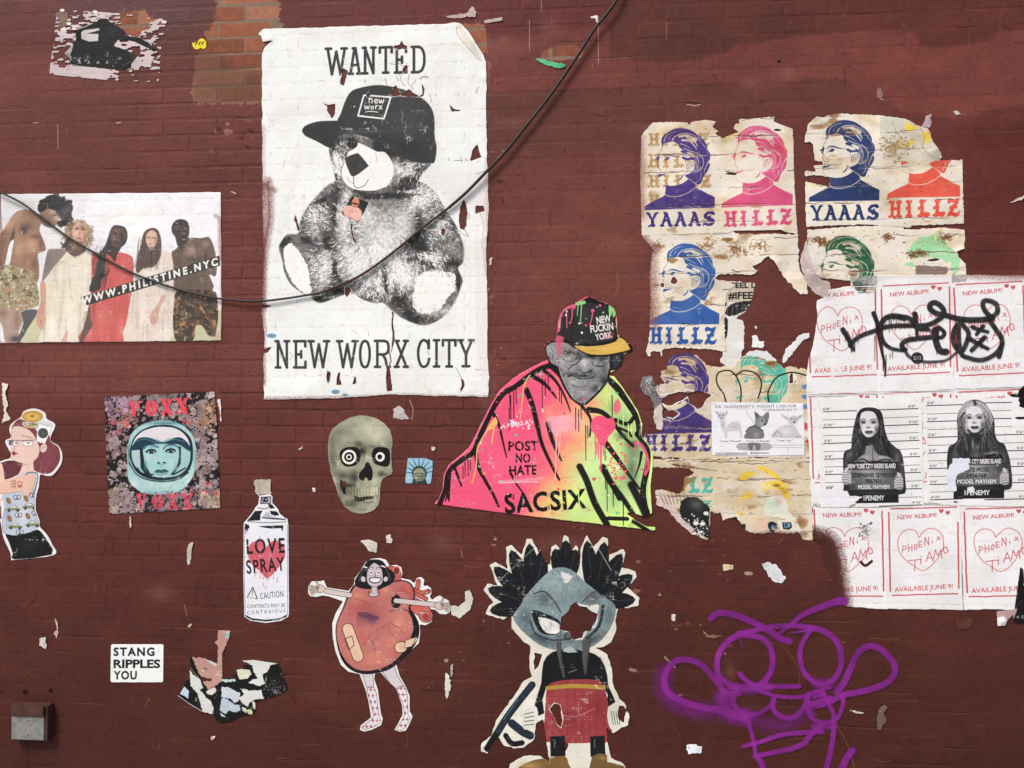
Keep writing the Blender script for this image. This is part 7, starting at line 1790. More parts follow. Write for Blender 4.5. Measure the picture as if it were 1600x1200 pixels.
# ---------------------------------------------------------------- the small-dog flyer
def make_flyer():
    cv = Canvas(1108,624,1262,718,(232,233,240), px=.001); cv.view(1000,540,3.87)
    cv.paper([(432,342),(700,346),(986,350),(992,500),(992,664),(700,666),(438,664),(434,500)])
    G = lambda v: (v, v, v + 4)
    S = dict(weight=-.004)
    cv.text('DR. GLASSHEART\u2019S  WEIGHT LOSS FOR', (456,378),(946,374),17, G(96), weight=0); cv.text('CHIHUAHUAS !!!', (744,397),(946,396),15, G(96), weight=0)
    cv.clip = None
    # left dog, standing and thin
    for p, c in [([(480,440),(500,430),(515,450),(520,500),(530,480),(560,460),(600,460),(612,500),(618,555),(606,555),(598,520),(560,520),(530,525),(528,560),(516,560),(505,520),(490,490)],206),([(466,425),(480,405),(510,405),(520,425),(505,442),(485,446)],196),([(470,420),(452,395),(476,404)],170),([(512,412),(530,392),(524,422)],176)]: cv.fill(p, G(c), smooth=3)
    for x, y in ((482,424),(502,422),(494,438)): cv.ell(x, y, 5,4, G(50))
    cv.blob(570,490,26,20, G(180),.7); cv.blob(500,480,10,26, G(170),.6)
    # middle dog in a harness
    for p, c in [([(640,530),(650,500),(690,480),(700,465),(730,500),(745,520),(745,562),(632,562)],118),([(695,440),(710,428),(740,425),(768,440),(772,470),(750,486),(730,495),(706,486),(696,465)],140),([(700,440),(692,398),(720,420),(724,436)],96),([(742,430),(776,398),(780,440),(766,452)],120),([(600,590),(780,590),(780,632),(598,632)],168),([(655,588),(725,588),(724,630),(700,630),(698,605),(682,605),(680,630),(660,630)],110)]: cv.fill(p, G(c), smooth=2)
    cv.blob(700,540,20,20, G(180),.6); cv.blob(735,470,16,12, G(180),.7); cv.ell(740,456,5,5, G(24)); cv.ell(764,458,5,5, G(24)); cv.ell(756,476,8,6, G(30)); cv.line([(690,486),(720,502),(744,516)],6, G(60)); cv.line([(640,520),(660,496),(690,486)],6, G(70)); cv.line([(636,390),(690,470)],1.5, G(80)); cv.line([(690,560),(690,520)],4, G(90),.6)
    # right dog, lying
    for p, c in [([(800,556),(810,520),(850,490),(900,480),(940,490),(960,530),(970,556)],200),([(895,440),(920,425),(945,430),(955,455),(940,475),(915,480),(896,465)],196),([(900,440),(852,412),(870,440),(895,452)],190),([(945,432),(985,418),(970,440),(950,450)],180)]: cv.fill(p, G(c), smooth=3)
    cv.ell(916,444,4,4, G(40)); cv.ell(938,444,4,4, G(40)); cv.ell(932,462,7,5, G(50)); cv.line([(804,552),(830,520),(860,548)],5, G(110),.7, smooth=4); cv.line([(940,552),(974,556)],6, G(110),.7); cv.blob(880,520,40,20, G(224),.8)
    for tx, x0, x1, y in [('\u201cI Lost 3 Pound!\u201d', 478,616,584),('\u201cI Lost 1.5 Pounds!\u201d', 640,790,583),('\u201cI Lost 7 oz !\u201d', 822,928,580)]: cv.fill([(x0 - 4, y - 18),(x1 + 4, y - 18),(x1 + 4, y + 5),(x0 - 4, y + 5)],(238,238,244)); cv.text(tx, (x0, y),(x1, y),12, G(60), weight=.01)
    cv.text('www.drglassheart.com', (456,656),(648,655),12, G(50), weight=.01); cv.text('#drglassheart', (666,655),(778,654),12, G(50), weight=.01); cv.line([(456,660),(648,659)],2, G(60)); cv.line([(800,604),(984,602)],3, G(130),.7); cv.line([(800,618),(980,616)],3, G(130),.7)
    cv.line([(480,340),(500,420)],2, G(200),.6, soft=1); cv.age(.03)
    sheet(cv, 'dog_flyer', 'small white flyer with photographs of three small dogs', 'flyer', level=4, bump=.3, curls=[(1254,632,10,.004),(1114,628,8,.003)])


make_flyer()

# ---------------------------------------------------------------- nine heart bills, three rows of three
HC = (196,84,92)
HSRC = [(760,792),(1183,792),(764,1310)]
HEARTP = [(945,960),(925,920),(880,905),(835,925),(812,975),(822,1040),(860,1100),(910,1140),(965,1172),(1020,1140),(1070,1080),(1098,1010),(1090,950),(1060,915),(1015,905),(975,920),(948,958)]


def bill(tl, tr, bl, outline, label, seed, extra=None, curls=(), lvl=3):
    xs = [p[0] for p in outline]; ys = [p[1] for p in outline]
    cv = Canvas(min(xs) - 4, min(ys) - 4, max(xs) + 4, max(ys) + 4,(234,234,236), px=.0014)
    cv.view(); cv.paper(rough(outline, .7,10, seed))
    cv.affine(HSRC, [tl, tr, bl])
    r = np.random.RandomState(seed)
    w = 9
    cv.line(rough([(757,800),(764,1296)],1.5,30, seed, False), w, HC); cv.line(rough([(1187,872 if seed == 8 else 800),(1190,1286)],1.5,30, seed, False), w, HC)
    cv.line(rough([(770,778),(1180,774)],1.5,30, seed, False), w * .8, HC); cv.line(rough([(775,1324),(1182,1321)],1.5,30, seed, False), w * .8, HC)
    cv.text('NEW ALBUM!', (812,846),(1055,833),27, HC, weight=.012); cv.text('AVAILABLE JUNE 9!', (790,1302),(1153,1287),31, HC, weight=.008)
    for (x, y) in [(1085,797),(1125,808)]:
        cv.fill([(x, y + 14),(x - 14, y),(x - 13, y - 10),(x - 5, y - 13),(x, y - 6),(x + 5, y - 13),(x + 13, y - 10),(x + 14, y)], HC, smooth=2)
    cv.line([(q[0] + r.randn() * 2, q[1] + r.randn() * 2) for q in HEARTP],4.5, HC, .9, smooth=5)
    letters(cv, HAND, 'PHoENix', [(838,1012,868,1056),(874,1004,906,1048),(910,990,938,1034),(938,984,968,1024),(975,960,1010,1012),(1016,966,1036,1000),(1050,950,1082,986)],4.5, HC, jit=1.5)
    letters(cv, HAND, 'TiAMO', [(882,1100,960,1170),(946,1070,964,1130),(986,1050,1036,1114),(1034,1040,1090,1096),(1092,1020,1130,1066)],5, HC, jit=1.5)
    cv.view()
    if extra: extra(cv)
    cv.age(.05,.22,(220,214,206), seed)
    for k in range(5):
        x, y = r.uniform(min(xs), max(xs)), r.uniform(min(ys), max(ys)); cv.line([(x, y),(x + r.randn() * 14, y + r.randn() * 5)],1,(196,196,200),.6, smooth=0, soft=.6)
    return sheet(cv, 'heart_bill', label, 'poster', 'heart bills', level=lvl, bump=.3, curls=curls)


def e1(cv):
    cv.tear([(1262,470),(1290,455),(1330,446),(1328,436),(1300,428),(1255,430)],.8,3,2)
    cv.line([(1300,586),(1306,566),(1312,580)],7,(236,236,238), soft=3)
bill((1262,453),(1366,450),(1266,586),[(1300,436),(1330,434),(1372,431),(1374,560),(1376,617),(1262,622),(1260,590),(1264,560),(1270,540),(1277,500),(1276,470),(1294,462),(1290,445)],
     'upper-left heart bill, the start of its heading torn away', 1, e1,[(1290,452,20,.010),(1268,560,12,.004)])
def e2(cv): cv.line([(1372,434),(1487,430)],5,(214,206,206),.7, soft=4)
bill((1377.5,451),(1482,447),(1380,583),[(1370,431),(1487,429.5),(1491,612),(1374,617)], 'upper-middle heart bill, half hidden under the black scrawl', 2, e2, lvl=3.5)
def e3(cv): cv.line([(1510,428),(1560,431),(1640,434)],9,(130,84,78),.8, soft=7, grain=2)
bill((1491,449),(1597,445),(1496,584),[(1485,429.5),(1640,432),(1640,606),(1489,612)], 'upper-right heart bill, cut by the frame, under the crossed circle of the scrawl', 3, e3)
bill((1267,621),(1369,617),(1271,751),[(1260,616),(1375,612),(1380,790),(1268,792)], 'middle-row heart bill behind the mugshot of the dark-haired woman', 4)
bill((1380,619),(1484,615),(1384,752),[(1373,612),(1489,608),(1495,790),(1378,790)], 'middle-row heart bill showing between the two mugshots', 5, lvl=3.5)
bill((1495,617),(1602,613),(1499,752),[(1487,608),(1640,602),(1640,790),(1492,790)], 'middle-row heart bill behind the mugshot of the blonde woman', 6)
def e7(cv):
    for p, w in [([(1254,836),(1290,842),(1302,860),(1310,900),(1316,950)],22),([(1262,845),(1280,900),(1290,960)],40)]: cv.line(p, w, (76,40,36),.97, smooth=4, soft=9, grain=2)
    cv.fill([(1250,838),(1290,842),(1306,870),(1314,955),(1250,960)],(74,39,35),.95, soft=2)
    r = np.random.RandomState(2)
    for i in range(40): cv.ell(r.normal(1354,6), r.normal(829,5), r.uniform(.6,3), r.uniform(.6,2),(34,32,34),.7)
    cv.fill([(1345,820),(1374,826),(1376,850),(1350,845)],(216,214,214),.5); cv.line([(1345,878),(1352,884),(1362,877)],4,(64,30,30), smooth=4)
    cv.tear([(1272,926),(1286,922),(1270,938)],.5,3,1, None)
bill((1273,795),(1377,797),(1276,927),[(1270,786),(1384,786),(1388,952),(1316,948),(1300,930),(1282,850),(1270,842)], 'lower-left heart bill, its corner painted over dark red', 7, e7,[(1282,842,10,.004)])
def e8(cv): cv.line([(1504,830),(1503,900),(1505.5,951)],1.4,(50,52,54),.8, smooth=3)
bill((1389,799),(1495,797),(1391,927),[(1380,786),(1500,787),(1506,953),(1384,951)], 'lower-middle heart bill, whole and clean, over the bare wall', 8, e8, lvl=3.5)
bill((1507,799),(1617,797),(1511,929),[(1499,786),(1640,788),(1640,956),(1560,952),(1505,953)], 'lower-right heart bill, its right side running out of view', 9)


# ---------------------------------------------------------------- two mugshot prints
def mug(x0, name_lines, blonde, label, outline):
    cv = Canvas(x0 - 2,622, x0 + 172,802,(232,233,234), px=.0011)
    cv.view(x0,610,6.3176); BK = (34,35,38)
    G = lambda v: (v, v, v + 2)
    cv.paper(rough(outline, 4,30, x0))
    X0, X1 = (62,1000) if not blonde else (46,1010)
    ys = [(212,180,8, "6'0\""),(294,260,4, ''),(370,337,8, "5'10\""),(449,417,4, ''),(525,494,8, "5'6\""),(605,575,4, ''),(680,653,8, "5'4\""),(757,735,4, ''),(833,809,8, "5'2\""),(912,892,4, ''),(990,968,8, "5'0\""),(1065,1050,4, ''),(1140,1130,9, "4'10\"")]
    dy = -60 if blonde else 0
    for i, (ya, yb, w, t) in enumerate(ys):
        ya += dy; yb += dy; sx = i * 3
        if not (i in (10,11,12) and not blonde): cv.line([(X0 + sx, ya),(400, ya - 10)], w * (1.0), BK)
        if blonde and i < 4: cv.line([(620, yb + 4),(880, yb)], w, BK)
        else: cv.line([(620, yb + 14 if not blonde else yb + 10),(X1 + sx * 1.2, yb)], w, BK)
        if t:
            cv.text(t, (X0 + sx + 6, ya - 14),(X0 + sx + 6 + 18 * len(t), ya - 16),24,(60,60,64), weight=.01)
            if not (blonde and i < 4): cv.text(t, (X1 + sx - 92, yb - 12),(X1 + sx - 92 + 18 * len(t), yb - 13),24,(60,60,64), weight=.01)
    r = np.random.RandomState(4)
    cx = 515
    if not blonde:
        hair = [(410,220),(450,180),(520,168),(590,178),(640,210),(662,280),(680,400),(720,500),(780,560),(830,600),(860,700),(880,900),(880,1000),(820,1028),(500,1060),(310,1030),(270,1000),(275,900),(265,760),(270,630),(300,590),(345,570),(350,480),(370,360),(390,280)]
    else:
        hair = [(380,180),(430,120),(520,92),(600,115),(650,170),(700,260),(715,330),(720,430),(750,500),(810,530),(840,600),(870,700),(890,880),(880,960),(820,985),(500,1040),(320,980),(250,760),(258,580),(290,540),(345,500),(350,400),(345,300),(355,220)]
    cv.fill(hair, G(44), smooth=4); cv.clip = cv.cov_poly(hair, 4)
    if blonde:
        cv.fill([(380,180),(430,125),(520,100),(600,125),(660,190),(700,290),(690,330),(640,420),(600,430),(430,420),(400,380),(370,330),(350,240)], G(176), smooth=3)
        for i in range(90):
            s_ = -1 if i % 2 else 1; x = cx + s_ * r.uniform(70,170)
            cv.line([(cx + s_ * 20,110),(x, 230 + r.rand() * 60),(x + r.randn() * 10,420)],5, G(r.choice([90,150,205,225])),.6, smooth=5, w2=2)
        cv.line([(cx, 100),(cx + 10,140)],26, G(60), soft=8)
    for i in range(150):
        s_ = -1 if i % 2 else 1; x = cx + s_ * r.uniform(60,210); y = r.uniform(330,600)
        cv.line([(cx + s_ * r.uniform(70,140), y - 120),(x, y),(x + r.randn() * 34, y + 90)],5, G(r.choice([20,34,80,110,150] if blonde else [14,20,84,120])),.7, smooth=5, w2=1.5)
    # shoulders and arms
    for (x, y, rx, ry, v, a) in [(330,640,40,60,110,.6),(800,660,40,70,120,.6),(300,740,30,90,96,.6),(850,800,30,110,90,.6),(530,640,60,50,130,.6),(540,560,30,40,150,.5)]: cv.blob(x, y, rx, ry, G(v), a)
    if not blonde:
        cv.fill([(490,550),(560,545),(575,600),(620,640),(700,650),(760,690),(700,700),(600,700),(560,690),(540,700),(450,700),(400,690),(440,650),(480,630)], G(140), soft=3); cv.line([(552,560),(560,640),(556,690)],7, G(60), soft=2); cv.blob(500,660,40,24, G(176),.7); cv.blob(640,664,40,20, G(176),.7)
        for s_ in ((400,700,520,712),(590,706,740,690)): cv.line([(s_[0], s_[1]),((s_[0] + s_[2]) / 2, s_[1] - 22),(s_[2], s_[3])],12, G(20), smooth=4)
    else:
        cv.blob(500,530,14,60, G(180),.7); cv.blob(690,620,70,26, G(170),.7,-10); cv.line([(640,650),(720,634),(790,650)],16, G(18), smooth=4)
    fy = 0 if not blonde else -46
    face = [(440,240 + fy),(470,212 + fy),(520,205 + fy),(570,220 + fy),(600,270 + fy),(612,340 + fy),(608,400 + fy),(570,445 + fy),(525,466 + fy),(480,455 + fy),(450,400 + fy),(432,330 + fy)]
    cv.clip = None; cv.fill(face, G(222), smooth=4); cv.clip = cv.cov_poly(face, 4)
    for (x, y, rx, ry, v, a) in [(600,390,26,50,70,.9),(596,300,14,60,150,.6),(462,312,34,20,70,.85),(564,310,36,20,64,.85),(515,366,26,10,96,.7),(440,360,14,60,130,.6),(520,440,50,12,170,.5),(530,330,10,40,196,.6),(575,430,30,20,110,.6)]: cv.blob(x, y + fy, rx, ry, G(v), a)
    for a_, b_ in (((438,296),(488,292)),((530,296),(590,290))): cv.line([(a_[0], a_[1] + fy),((a_[0] + b_[0]) / 2, a_[1] - 14 + fy),(b_[0], b_[1] + fy)],6, G(50),.9, smooth=4)
    for x in (464,564): cv.fill([(x - 24,322 + fy),(x, 310 + fy),(x + 24,320 + fy),(x, 330 + fy)], G(46), smooth=3); cv.ell(x - 12,323 + fy, 5,3, G(200))
    cv.line([(500,366 + fy),(512,372 + fy),(530,366 + fy)],5, G(60), smooth=4); cv.line([(502,330 + fy),(500,355 + fy)],4, G(170),.7)
    cv.fill([(478,410 + fy),(505,396 + fy),(520,401 + fy),(537,396 + fy),(562,408 + fy),(542,428 + fy),(500,430 + fy)], G(84), smooth=3); cv.line([(484,411 + fy),(520,412 + fy),(556,409 + fy)],4, G(40))
    cv.clip = None
    cv.line([(455,440 + fy),(500,474 + fy),(560,466 + fy),(600,430 + fy)],22, G(40),.9, smooth=4, soft=8)
    # board
    o = -46 if blonde else 0
    if True:
        cv.fill([(310,710 + o),(800,705 + o),(800,775 + o),(310,782 + o)], G(26))
        cv.rgb[:], _ = cv.rgb, 0
        cv.fill([(330,785 + o),(790,778 + o),(790,980 + o),(330,1000 + o)], G(96)); cv.blob(560,850 + o, 110,70, G(176),.9); cv.blob(360,960 + o, 70,60, G(60),.8); cv.blob(770,800 + o, 50,60, G(60),.8); cv.blob(480,800 + o, 120,20, G(190),.6)
        cv.fill([(310,985 + o),(810,975 + o),(812,1108 + o),(390,1115 + o),(320,1040 + o)] if not blonde else [(310,950),(810,925),(812,1065),(312,1070)], G(34)); cv.blob(560,1010 + o, 200,20, G(70),.6)
        W = G(232)
        cv.text('NEW YORK CITY RIKERS ISLAND', (314,772 + o),(784,766 + o),46, W, weight=.04)
        for t, xa, xb, y, h, c in name_lines: cv.text(t, (xa, y), (xb, y - 2), h, c, weight=.025)
    # hands
    for k, (hx, hy) in enumerate([(300,850 + o),(815,900 + o)]):
        if blonde and k == 0: continue
        s_ = 1 if k == 0 else -1
        cv.fill([(hx - s_ * 30, hy - 70),(hx + s_ * 10, hy - 80),(hx + s_ * 40, hy - 30),(hx + s_ * 44, hy + 50),(hx + s_ * 10, hy + 80),(hx - s_ * 44, hy + 60)], G(150), smooth=3)
        for q in range(4): cv.line([(hx - s_ * 36, hy - 20 + q * 22),(hx, hy - 26 + q * 24),(hx + s_ * 44, hy - 4 + q * 22)],17, G(84), smooth=4); cv.line([(hx - s_ * 36, hy - 22 + q * 22),(hx, hy - 28 + q * 24),(hx + s_ * 42, hy - 6 + q * 22)],12, G(206), smooth=4)
        cv.line([(hx - s_ * 10, hy - 50),(hx + s_ * 10, hy - 84)],15, G(214))
    cv.rgb[:] = np.clip(cv.rgb, 0,1)
    if not blonde:
        cv.fill(rough([(240,1000),(300,990),(330,1038),(460,1050),(380,1110),(360,1125),(250,1130),(60,1120),(60,1000)],4,12,2),(232,232,240)); cv.line([(325,1160),(345,1140),(380,1130)],16, G(90),.7, soft=6); cv.text("5'0\"", (105,975),(170,965),26, G(70))
        cv.line([(90,730),(240,670)],2, G(190),.8)
    else:
        cv.fill(rough([(300,672),(465,668),(462,730),(470,780),(350,830),(330,900),(345,990),(270,1000),(240,860),(270,740),(300,720)],4,12,2),(222,228,240)); cv.fill(rough([(445,960),(500,948),(525,975),(500,1010),(450,990)],3,9,2), G(222)); cv.line([(320,1100),(345,1104)],14, G(50), soft=3)
    cv.age(.05,.2,(222,218,212))
    g = (cv.rgb.mean(2) < .7); cv.rgb += (g * (np.random.RandomState(1).rand(cv.H, cv.W) - .5) * .12)[..., None]
    cv.rgb[:] = np.clip(cv.rgb, 0,1)
    sheet(cv, 'mugshot_print', label, 'poster', 'mugshot prints', level=5.5, bump=.25)


BKm, Wm = (36,37,40),(228,228,230)
mug(1275,[('STEPHANIE SEYMOUR', 354,786,858,42, BKm),('9887431', 484,640,914,42, BKm),('MODEL MAYHEM', 412,720,972,40, Wm),('1PENEMY', 468,672,1086,50, Wm)], False,
    'black-and-white mugshot print of a dark-haired woman holding a name board', [(30,74),(1040,60),(1060,1160),(700,1150),(40,1155)])
mug(1440,[('KATE MOSS', 404,664,804,42, BKm),('2456768', 436,636,860,40, BKm),('MODEL MAYHEM', 348,730,920,42, Wm),('1PENEMY', 420,672,1034,50, Wm)], True,
    'black-and-white mugshot print of a blonde woman holding a patched name board', [(20,52),(880,42),(1060,44),(1080,1150),(440,1140),(200,1130),(60,1100)])


# ---------------------------------------------------------------- black marker scrawl over the upper bills
def make_tag():
    cv = Canvas(1300,456,1586,600,(26,26,28), px=.0012, keep=0); cv.view(1200,300,4)
    cv.al = np.zeros((cv.H, cv.W), np.float32)
    S = [([(658,760),(680,820),(690,900),(710,1000),(730,1090),(728,1150)],24,8,.95),([(466,862),(500,920),(518,960),(530,985)],26,20,.95),([(510,960),(560,910),(660,870),(760,840),(900,836),(1000,830),(1060,800),(1095,770),(1090,730),(1050,695),(1015,700),(1010,730),(1050,760),(1100,770),(1170,790),(1240,800),(1330,800),(1395,790)],22,30,.92),
         ([(850,790),(780,775),(720,800),(700,860),(715,930),(760,975),(830,990),(860,985)],30,16,.92),([(780,780),(880,790),(930,850),(1000,860)],26,22,.9),([(915,765),(925,830),(930,900)],28,14,.95),([(840,990),(835,950),(880,925),(960,915),(1040,905)],22,26,.9),([(840,960),(880,1030),(960,1060),(1060,1060),(1120,1048),(1180,1000)],18,12,.8),
         ([(1050,860),(1045,920),(1070,990),(1110,1000)],30,34,.92),([(1070,850),(1100,880),(1080,910),(1040,900),(1030,870),(1060,848)],20,20,.95),([(1395,790),(1350,740),(1340,690),(1370,680),(1420,700),(1430,750),(1400,780),(1380,800),(1420,860),(1460,930),(1440,1030)],24,24,.9),
         ([(1180,830),(1155,880),(1160,950),(1200,1000),(1230,960),(1250,890),(1230,850),(1190,830),(1200,1000),(1260,1040),(1340,1050),(1420,1010),(1460,950)],24,22,.9),([(1275,845),(1310,860),(1370,875)],22,16,.92),([(1340,840),(1300,890)],22,18,.92),([(1260,920),(1310,950),(1370,980)],24,18,.92),([(1350,910),(1310,950),(1270,990)],24,22,.92)]
    for p, w, w2, a in S: cv.line(p, w * 1.2,1.0, a, smooth=6, soft=2.2, w2=w2 * 1.2, target=cv.al)
    for (x, y, l) in [(755,790,90),(770,800,60),(785,780,30),(800,800,50),(730,800,60),(815,790,30),(665,900,160),(735,1020,130),(720,1040,60),(760,1010,30),(775,1000,40),(540,950,50),(517,980,30),(895,900,40),(880,890,50),(1050,960,60),(560,930,20),(920,880,60),(940,900,20)]: cv.line([(x, y),(x, y + l)],5,1.0,.9, w2=3, target=cv.al)
    cv.ell(930,1038,38,36,1.0, target=cv.al);
    cv.text('S/15', (908,1050),(956,1048),24,(190,190,192), weight=.01)
    n = fbm(cv.H, cv.W, 14,4,5); cv.al *= np.clip(.72 + n * .5,0,1); cv.rgb += (np.clip(n - .45,0,1) * .35)[..., None]
    cv.keep[:] = blur((cv.al > .04).astype(np.float32), 1) * 1.6
    sheet(cv, 'marker_scrawl', 'black dripping marker scrawl looping across the upper heart bills', 'graffiti', level=7.5, alpha=True, thick=.00005, bump=.05)


make_tag()
cv = Canvas(1564,600,1640,680,(22,18,22)); cv.view(1200,600,4)
cv.paper(rough([(1508,66),(1530,62),(1560,66),(1564,40),(1600,10),(1720,0),(1720,160),(1590,150),(1565,140),(1572,120),(1560,100),(1570,84),(1520,80)],2,9,3)); cv.paper([(1530,212),(1560,206),(1720,204),(1720,216),(1560,222)]); cv.age(.1)
sheet(cv, 'black_bill_scrap', 'ragged black paper scrap at the upper right of the blonde mugshot', 'paper scrap', level=6.5, bump=.3)
cv = Canvas(1550,878,1660,984,(24,22,24)); cv.view(1200,900,4)
cv.paper(rough([(1576,-60),(1594,-40),(1600,30),(1590,90),(1560,170),(1530,240),(1490,280),(1480,310),(1430,312),(1428,220),(1500,215),(1552,205),(1590,80),(1720,-60),(1720,296),(1540,290),(1530,268)],1,10,3))
cv.paper([(1560,170),(1600,60),(1720,0),(1720,298),(1540,292),(1530,260)]); cv.fill([(1420,200),(1556,204),(1536,262),(1490,284),(1484,318),(1420,318)],(176,150,146)); cv.fill([(1428,260),(1470,252),(1490,280),(1480,312),(1430,312)],(226,222,222)); cv.text('4 E', (1548,264),(1600,264),18,(190,190,190)); cv.age(.08)
sheet(cv, 'black_bill_scrap', 'black poster edge with a white curl at the lower right of the heart bills', 'paper scrap', level=5, bump=.3, curls=[(1566,970,10,.008)])

# ---------------------------------------------------------------- lower middle: torn cut-out of a masked figure with dark plumes
def make_masked():
    cv = Canvas(748,828,1004,1216,(226,224,214), px=.0014); cv.view(740,820,3.16)
    CRM = (224,222,210); BK = (26,28,32)
    pl = [(150,470),(60,440),(76,400),(100,385),(50,320),(70,290),(120,300),(80,200),(110,184),(170,220),(160,110),(190,100),(240,150),(262,70),(290,70),(320,140),(350,90),(366,110),(360,190),(380,200),(384,110),(408,96),(430,130),(448,50),(470,60),(482,130),(506,100),(520,116),(518,190),(528,200),(530,120),(560,50),(590,110),(640,60),(664,70),(660,150),(740,120),(752,140),(730,210),(800,230),(806,256),(760,310),(820,360),(816,400),(760,414),(718,404),
          (700,470),(706,520),(680,580),(640,604),(600,606),(660,640),(684,710),(690,790),(720,860),(745,880),(770,950),(764,990),(730,1000),(690,1030),(655,1000),(660,1060),(680,1150),(740,1180),(780,1260),(160,1260),(180,1180),(250,1140),(330,1140),(375,1170),(366,1100),(350,1000),(345,960),(310,980),(300,1060),(250,1100),(200,1106),(150,1090),(128,1050),(104,1060),(70,1130),(36,1120),(40,1080),(90,1040),(110,970),(160,900),(230,800),(250,770),(290,750),(276,700),(280,600),
          (240,570),(190,510),(186,440)]
    cv.paper(rough(pl, 2.5,16,3)); cv.fill([(0,0),(860,0),(860,1260),(0,1260)], CRM)
    # dark plumes: overlapping pointed feathers either side
    for (bx, by), tips in [((455,290),[(402,118),(456,76),(506,122)]),((300,400),[(80,425),(72,314),(102,208),(184,124),(276,92),(346,116)]),((600,380),[(560,78),(648,84),(732,142),(786,248),(800,370)])]:
        for i, (tx, ty) in enumerate(tips):
            dx, dy = tx - bx, ty - by; L = math.hypot(dx, dy); nx, ny = -dy / L * 40, dx / L * 40
            p = [(bx, by),(bx + dx * .4 + nx, by + dy * .4 + ny),(bx + dx * .8 + nx * .8, by + dy * .8 + ny * .8),(tx, ty),(bx + dx * .8 - nx * .8, by + dy * .8 - ny * .8),(bx + dx * .4 - nx, by + dy * .4 - ny)]
            cv.fill(p, BK, smooth=2); cv.line([(bx, by),(tx, ty)],3,(70,78,84),.7); [cv.line([(bx + dx * t, by + dy * t),(bx + dx * (t + .12) + nx * .6, by + dy * (t + .12) + ny * .6)],2,(58,64,70),.6) for t in (.4,.55,.7,.82)]
    cv.line([(130,275),(220,190),(300,115)],4,(150,154,150),.8); cv.line([(620,122),(680,225)],5,(160,164,160),.8)
    # welded mask
    MB = (128,148,152); mask = [(230,400),(260,350),(330,270),(400,215),(480,220),(560,290),(640,350),(700,400),(694,470),(650,550),(590,600),(520,620),(440,625),(340,600),(270,550),(220,500),(196,450)]
    cv.fill(mask, MB, smooth=3); cv.clip = cv.cov_poly(mask, 3)
    for b in [(430,300,110,60,(150,170,174),.9),(350,370,60,40,(86,94,96),.9,30),(590,360,60,40,(86,92,94),.9,-20),(260,460,40,60,(80,98,104),.9),(670,450,30,60,(96,114,120),.9),(330,560,90,30,(70,80,84),.9,20),(580,570,80,26,(70,78,80),.9,-25),(470,560,50,30,(96,104,104),.8),(440,250,60,20,(176,190,190),.7)]: cv.blob(*b)
    cv.fill([(290,420),(360,440),(420,470),(436,500),(430,530),(380,545),(330,530),(300,480)], BK, smooth=2); cv.fill([(320,455),(400,475),(430,500),(425,530),(380,538),(345,520)],(222,222,220), smooth=2)
    cv.line([(460,230),(462,300),(458,390)],3,(90,104,108),.7); cv.line([(300,340),(350,330),(400,380),(430,430)],7,(50,56,58),.9, smooth=4); cv.line([(540,380),(600,330),(640,360)],6,(50,56,58),.8, smooth=4); cv.line([(280,470),(310,540),(400,570),(470,560)],10,(50,58,62),.9, smooth=4); cv.line([(560,560),(620,500),(640,400)],14,(34,40,44),.9, smooth=4)
    r = np.random.RandomState(3)
    for i in range(620): x, y = r.uniform(200,700), r.uniform(220,620); a = r.uniform(0,3); cv.line([(x, y),(x + 20 * math.cos(a), y + 20 * math.sin(a))],2.5,[(60,72,76),(180,196,198),(110,124,126)][i % 3],.45)
    cv.clip = None
    cv.fill([(430,230),(460,240),(490,255),(470,285),(450,290),(440,262)],(226,226,224)); cv.ell(468,550,22,20,(60,64,66)); cv.ell(468,548,12,11,(104,104,104))
    cv.fill([(575,400),(610,392),(622,400),(612,440),(570,420)],(228,228,226))
    # coat, straps, kilt
    coat = [(345,680),(390,628),(470,615),(560,625),(630,660),(660,740),(668,800),(700,870),(680,900),(655,880),(640,800),(360,800),(350,930),(300,930),(310,860),(335,780)]
    cv.fill(coat, BK, smooth=2); cv.fill([(450,610),(480,600),(516,628),(470,632),(440,624)],(176,186,184)); cv.line([(470,730),(510,715)],4,(150,150,150),.8); cv.line([(625,650),(645,690)],5,(170,170,170),.8, soft=1)
    for p in [[(405,560),(430,570),(440,680),(452,756),(440,750),(415,640)],[(540,570),(580,560),(570,640),(556,740),(548,740),(536,650)]]: cv.fill(p, (84,86,84)); cv.line([p[1], p[-2]],3,(40,40,42))
    kilt = [(365,800),(400,775),(470,765),(550,762),(620,770),(645,800),(668,900),(684,1060),(600,1074),(500,1078),(400,1074),(340,1058),(352,960),(356,880)]
    cv.fill(kilt, (150,62,66), smooth=2); cv.clip = cv.cov_poly(kilt, 2)
    for b in [(430,850,60,60,(166,76,78),.7),(610,900,50,90,(126,48,54),.7),(480,960,80,30,(130,50,56),.6),(390,980,40,60,(160,70,72),.6),(560,830,60,40,(160,70,72),.6)]: cv.blob(*b)
    for i in range(9): cv.line([(350 + i * 38,760),(356 + i * 36,1050)],3,(110,40,46),.6)
    for y in (850,930,1000): cv.line([(340, y),(670, y - 10)],3,(112,42,48),.5)
    cv.clip = None; cv.line([(438,940),(500,948),(560,925),(600,905)],3,(196,160,156),.8, smooth=4)
    cv.line([(365,806),(500,796),(645,804)],20,(176,146,66),.95, smooth=3)
    # legs, boots, ray tube, gloves
    for x in (415,612): cv.fill([(x - 36,1045),(x + 36,1040),(x + 40,1140),(x - 34,1145)], BK); cv.line([(x - 14,1060),(x - 14,1100)],6,(120,124,126),.7, soft=2)
